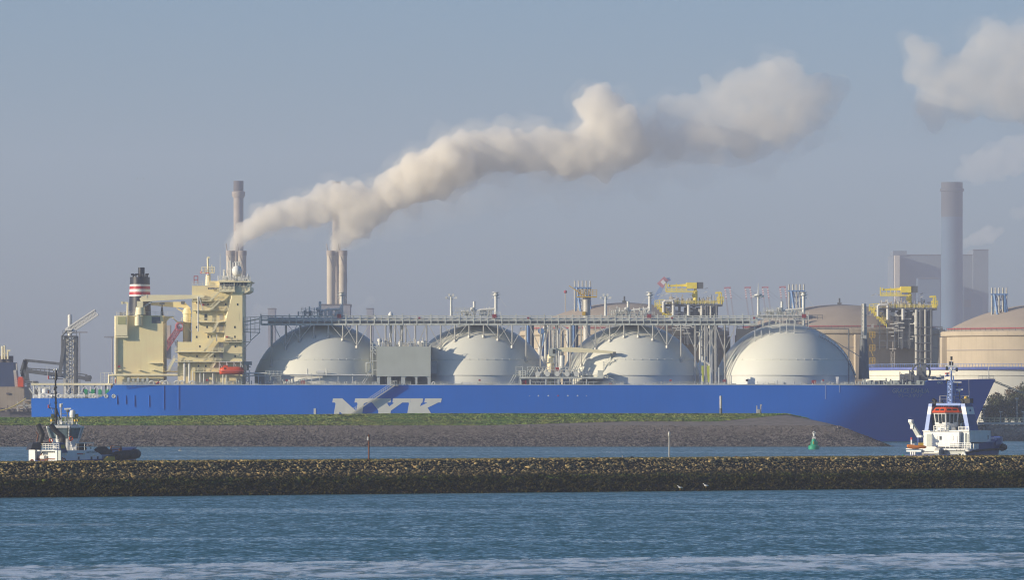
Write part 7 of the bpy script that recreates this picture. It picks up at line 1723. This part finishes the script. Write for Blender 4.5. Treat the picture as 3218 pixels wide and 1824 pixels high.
# ================================================================ air, light, camera
hz = MB().box(-2700, 2700, -60, FAR + 100, -6, HAZE_TOP).build('haze', M['white']); hz['kind'] = 'stuff'; hz['label'] = 'pale blue haze filling the air over the harbour'; hz['category'] = 'haze'
hm = bpy.data.materials.new('haze'); hm.use_nodes = True; nt = hm.node_tree; nt.nodes.clear()
o_ = nt.nodes.new('ShaderNodeOutputMaterial'); v_ = nt.nodes.new('ShaderNodeVolumePrincipled'); nt.links.new(v_.outputs[0], o_.inputs['Volume'])
v_.inputs['Density'].default_value = HAZE_D; v_.inputs['Color'].default_value = (*HAZE_C, 1); v_.inputs['Anisotropy'].default_value = 0
hz.data.materials.clear(); hz.data.materials.append(hm)
SE, SA = math.radians(SUN_EL), math.radians(SUN_AZ)      # elevation; azimuth from behind the camera round to the left
to_sun = Vector((-math.sin(SA) * math.cos(SE), -math.cos(SA) * math.cos(SE), math.sin(SE)))
sl = bpy.data.lights.new('sun', 'SUN'); sl.energy = SUN_E; sl.angle = math.radians(.55); sl.color = SUN_C
so = bpy.data.objects.new('sun', sl); COL.objects.link(so); so.location = (-300, -300, 400); so.rotation_euler = to_sun.to_track_quat('Z', 'Y').to_euler()
w = bpy.data.worlds.new('World'); SC.world = w; w.use_nodes = True; nt = w.node_tree; bg = nt.nodes['Background']
sk = nt.nodes.new('ShaderNodeTexSky'); sk.sky_type = 'NISHITA'; sk.sun_disc = False; sk.sun_elevation = SE; sk.sun_rotation = math.atan2(to_sun.x, to_sun.y)
sk.air_density, sk.dust_density, sk.ozone_density = SKY_P
nt.links.new(sk.outputs[0], bg.inputs[0]); bg.inputs[1].default_value = SKY_S
cam = bpy.data.cameras.new('camera'); co = bpy.data.objects.new('camera', cam); COL.objects.link(co)
co.location = (0, 0, HC); co.rotation_euler = (math.pi / 2, 0, 0)
cam.sensor_width = 36; cam.sensor_fit = 'HORIZONTAL'; cam.lens = F / 3218 * 36; cam.shift_y = (HY - 912) / 3218; cam.clip_start = 1; cam.clip_end = 30000
SC.camera = co
SC.view_settings.view_transform = 'Standard'; SC.view_settings.look = 'None'; SC.view_settings.gamma = 1; SC.view_settings.exposure = EXPO
cy = SC.cycles
cy.max_bounces = 14; cy.diffuse_bounces = 2; cy.glossy_bounces = 2; cy.transmission_bounces = 2; cy.volume_bounces = 12; cy.transparent_max_bounces = 8
cy.caustics_reflective = False; cy.caustics_refractive = False; cy.use_denoising = True
try: cy.denoiser = 'OPENIMAGEDENOISE'; cy.denoising_input_passes = 'RGB_ALBEDO_NORMAL'; cy.denoising_prefilter = 'ACCURATE'
except Exception: pass
cy.pixel_filter_type = 'BLACKMAN_HARRIS'; cy.filter_width = 1.15
cy.volume_step_rate = 1.0; cy.volume_max_steps = 64
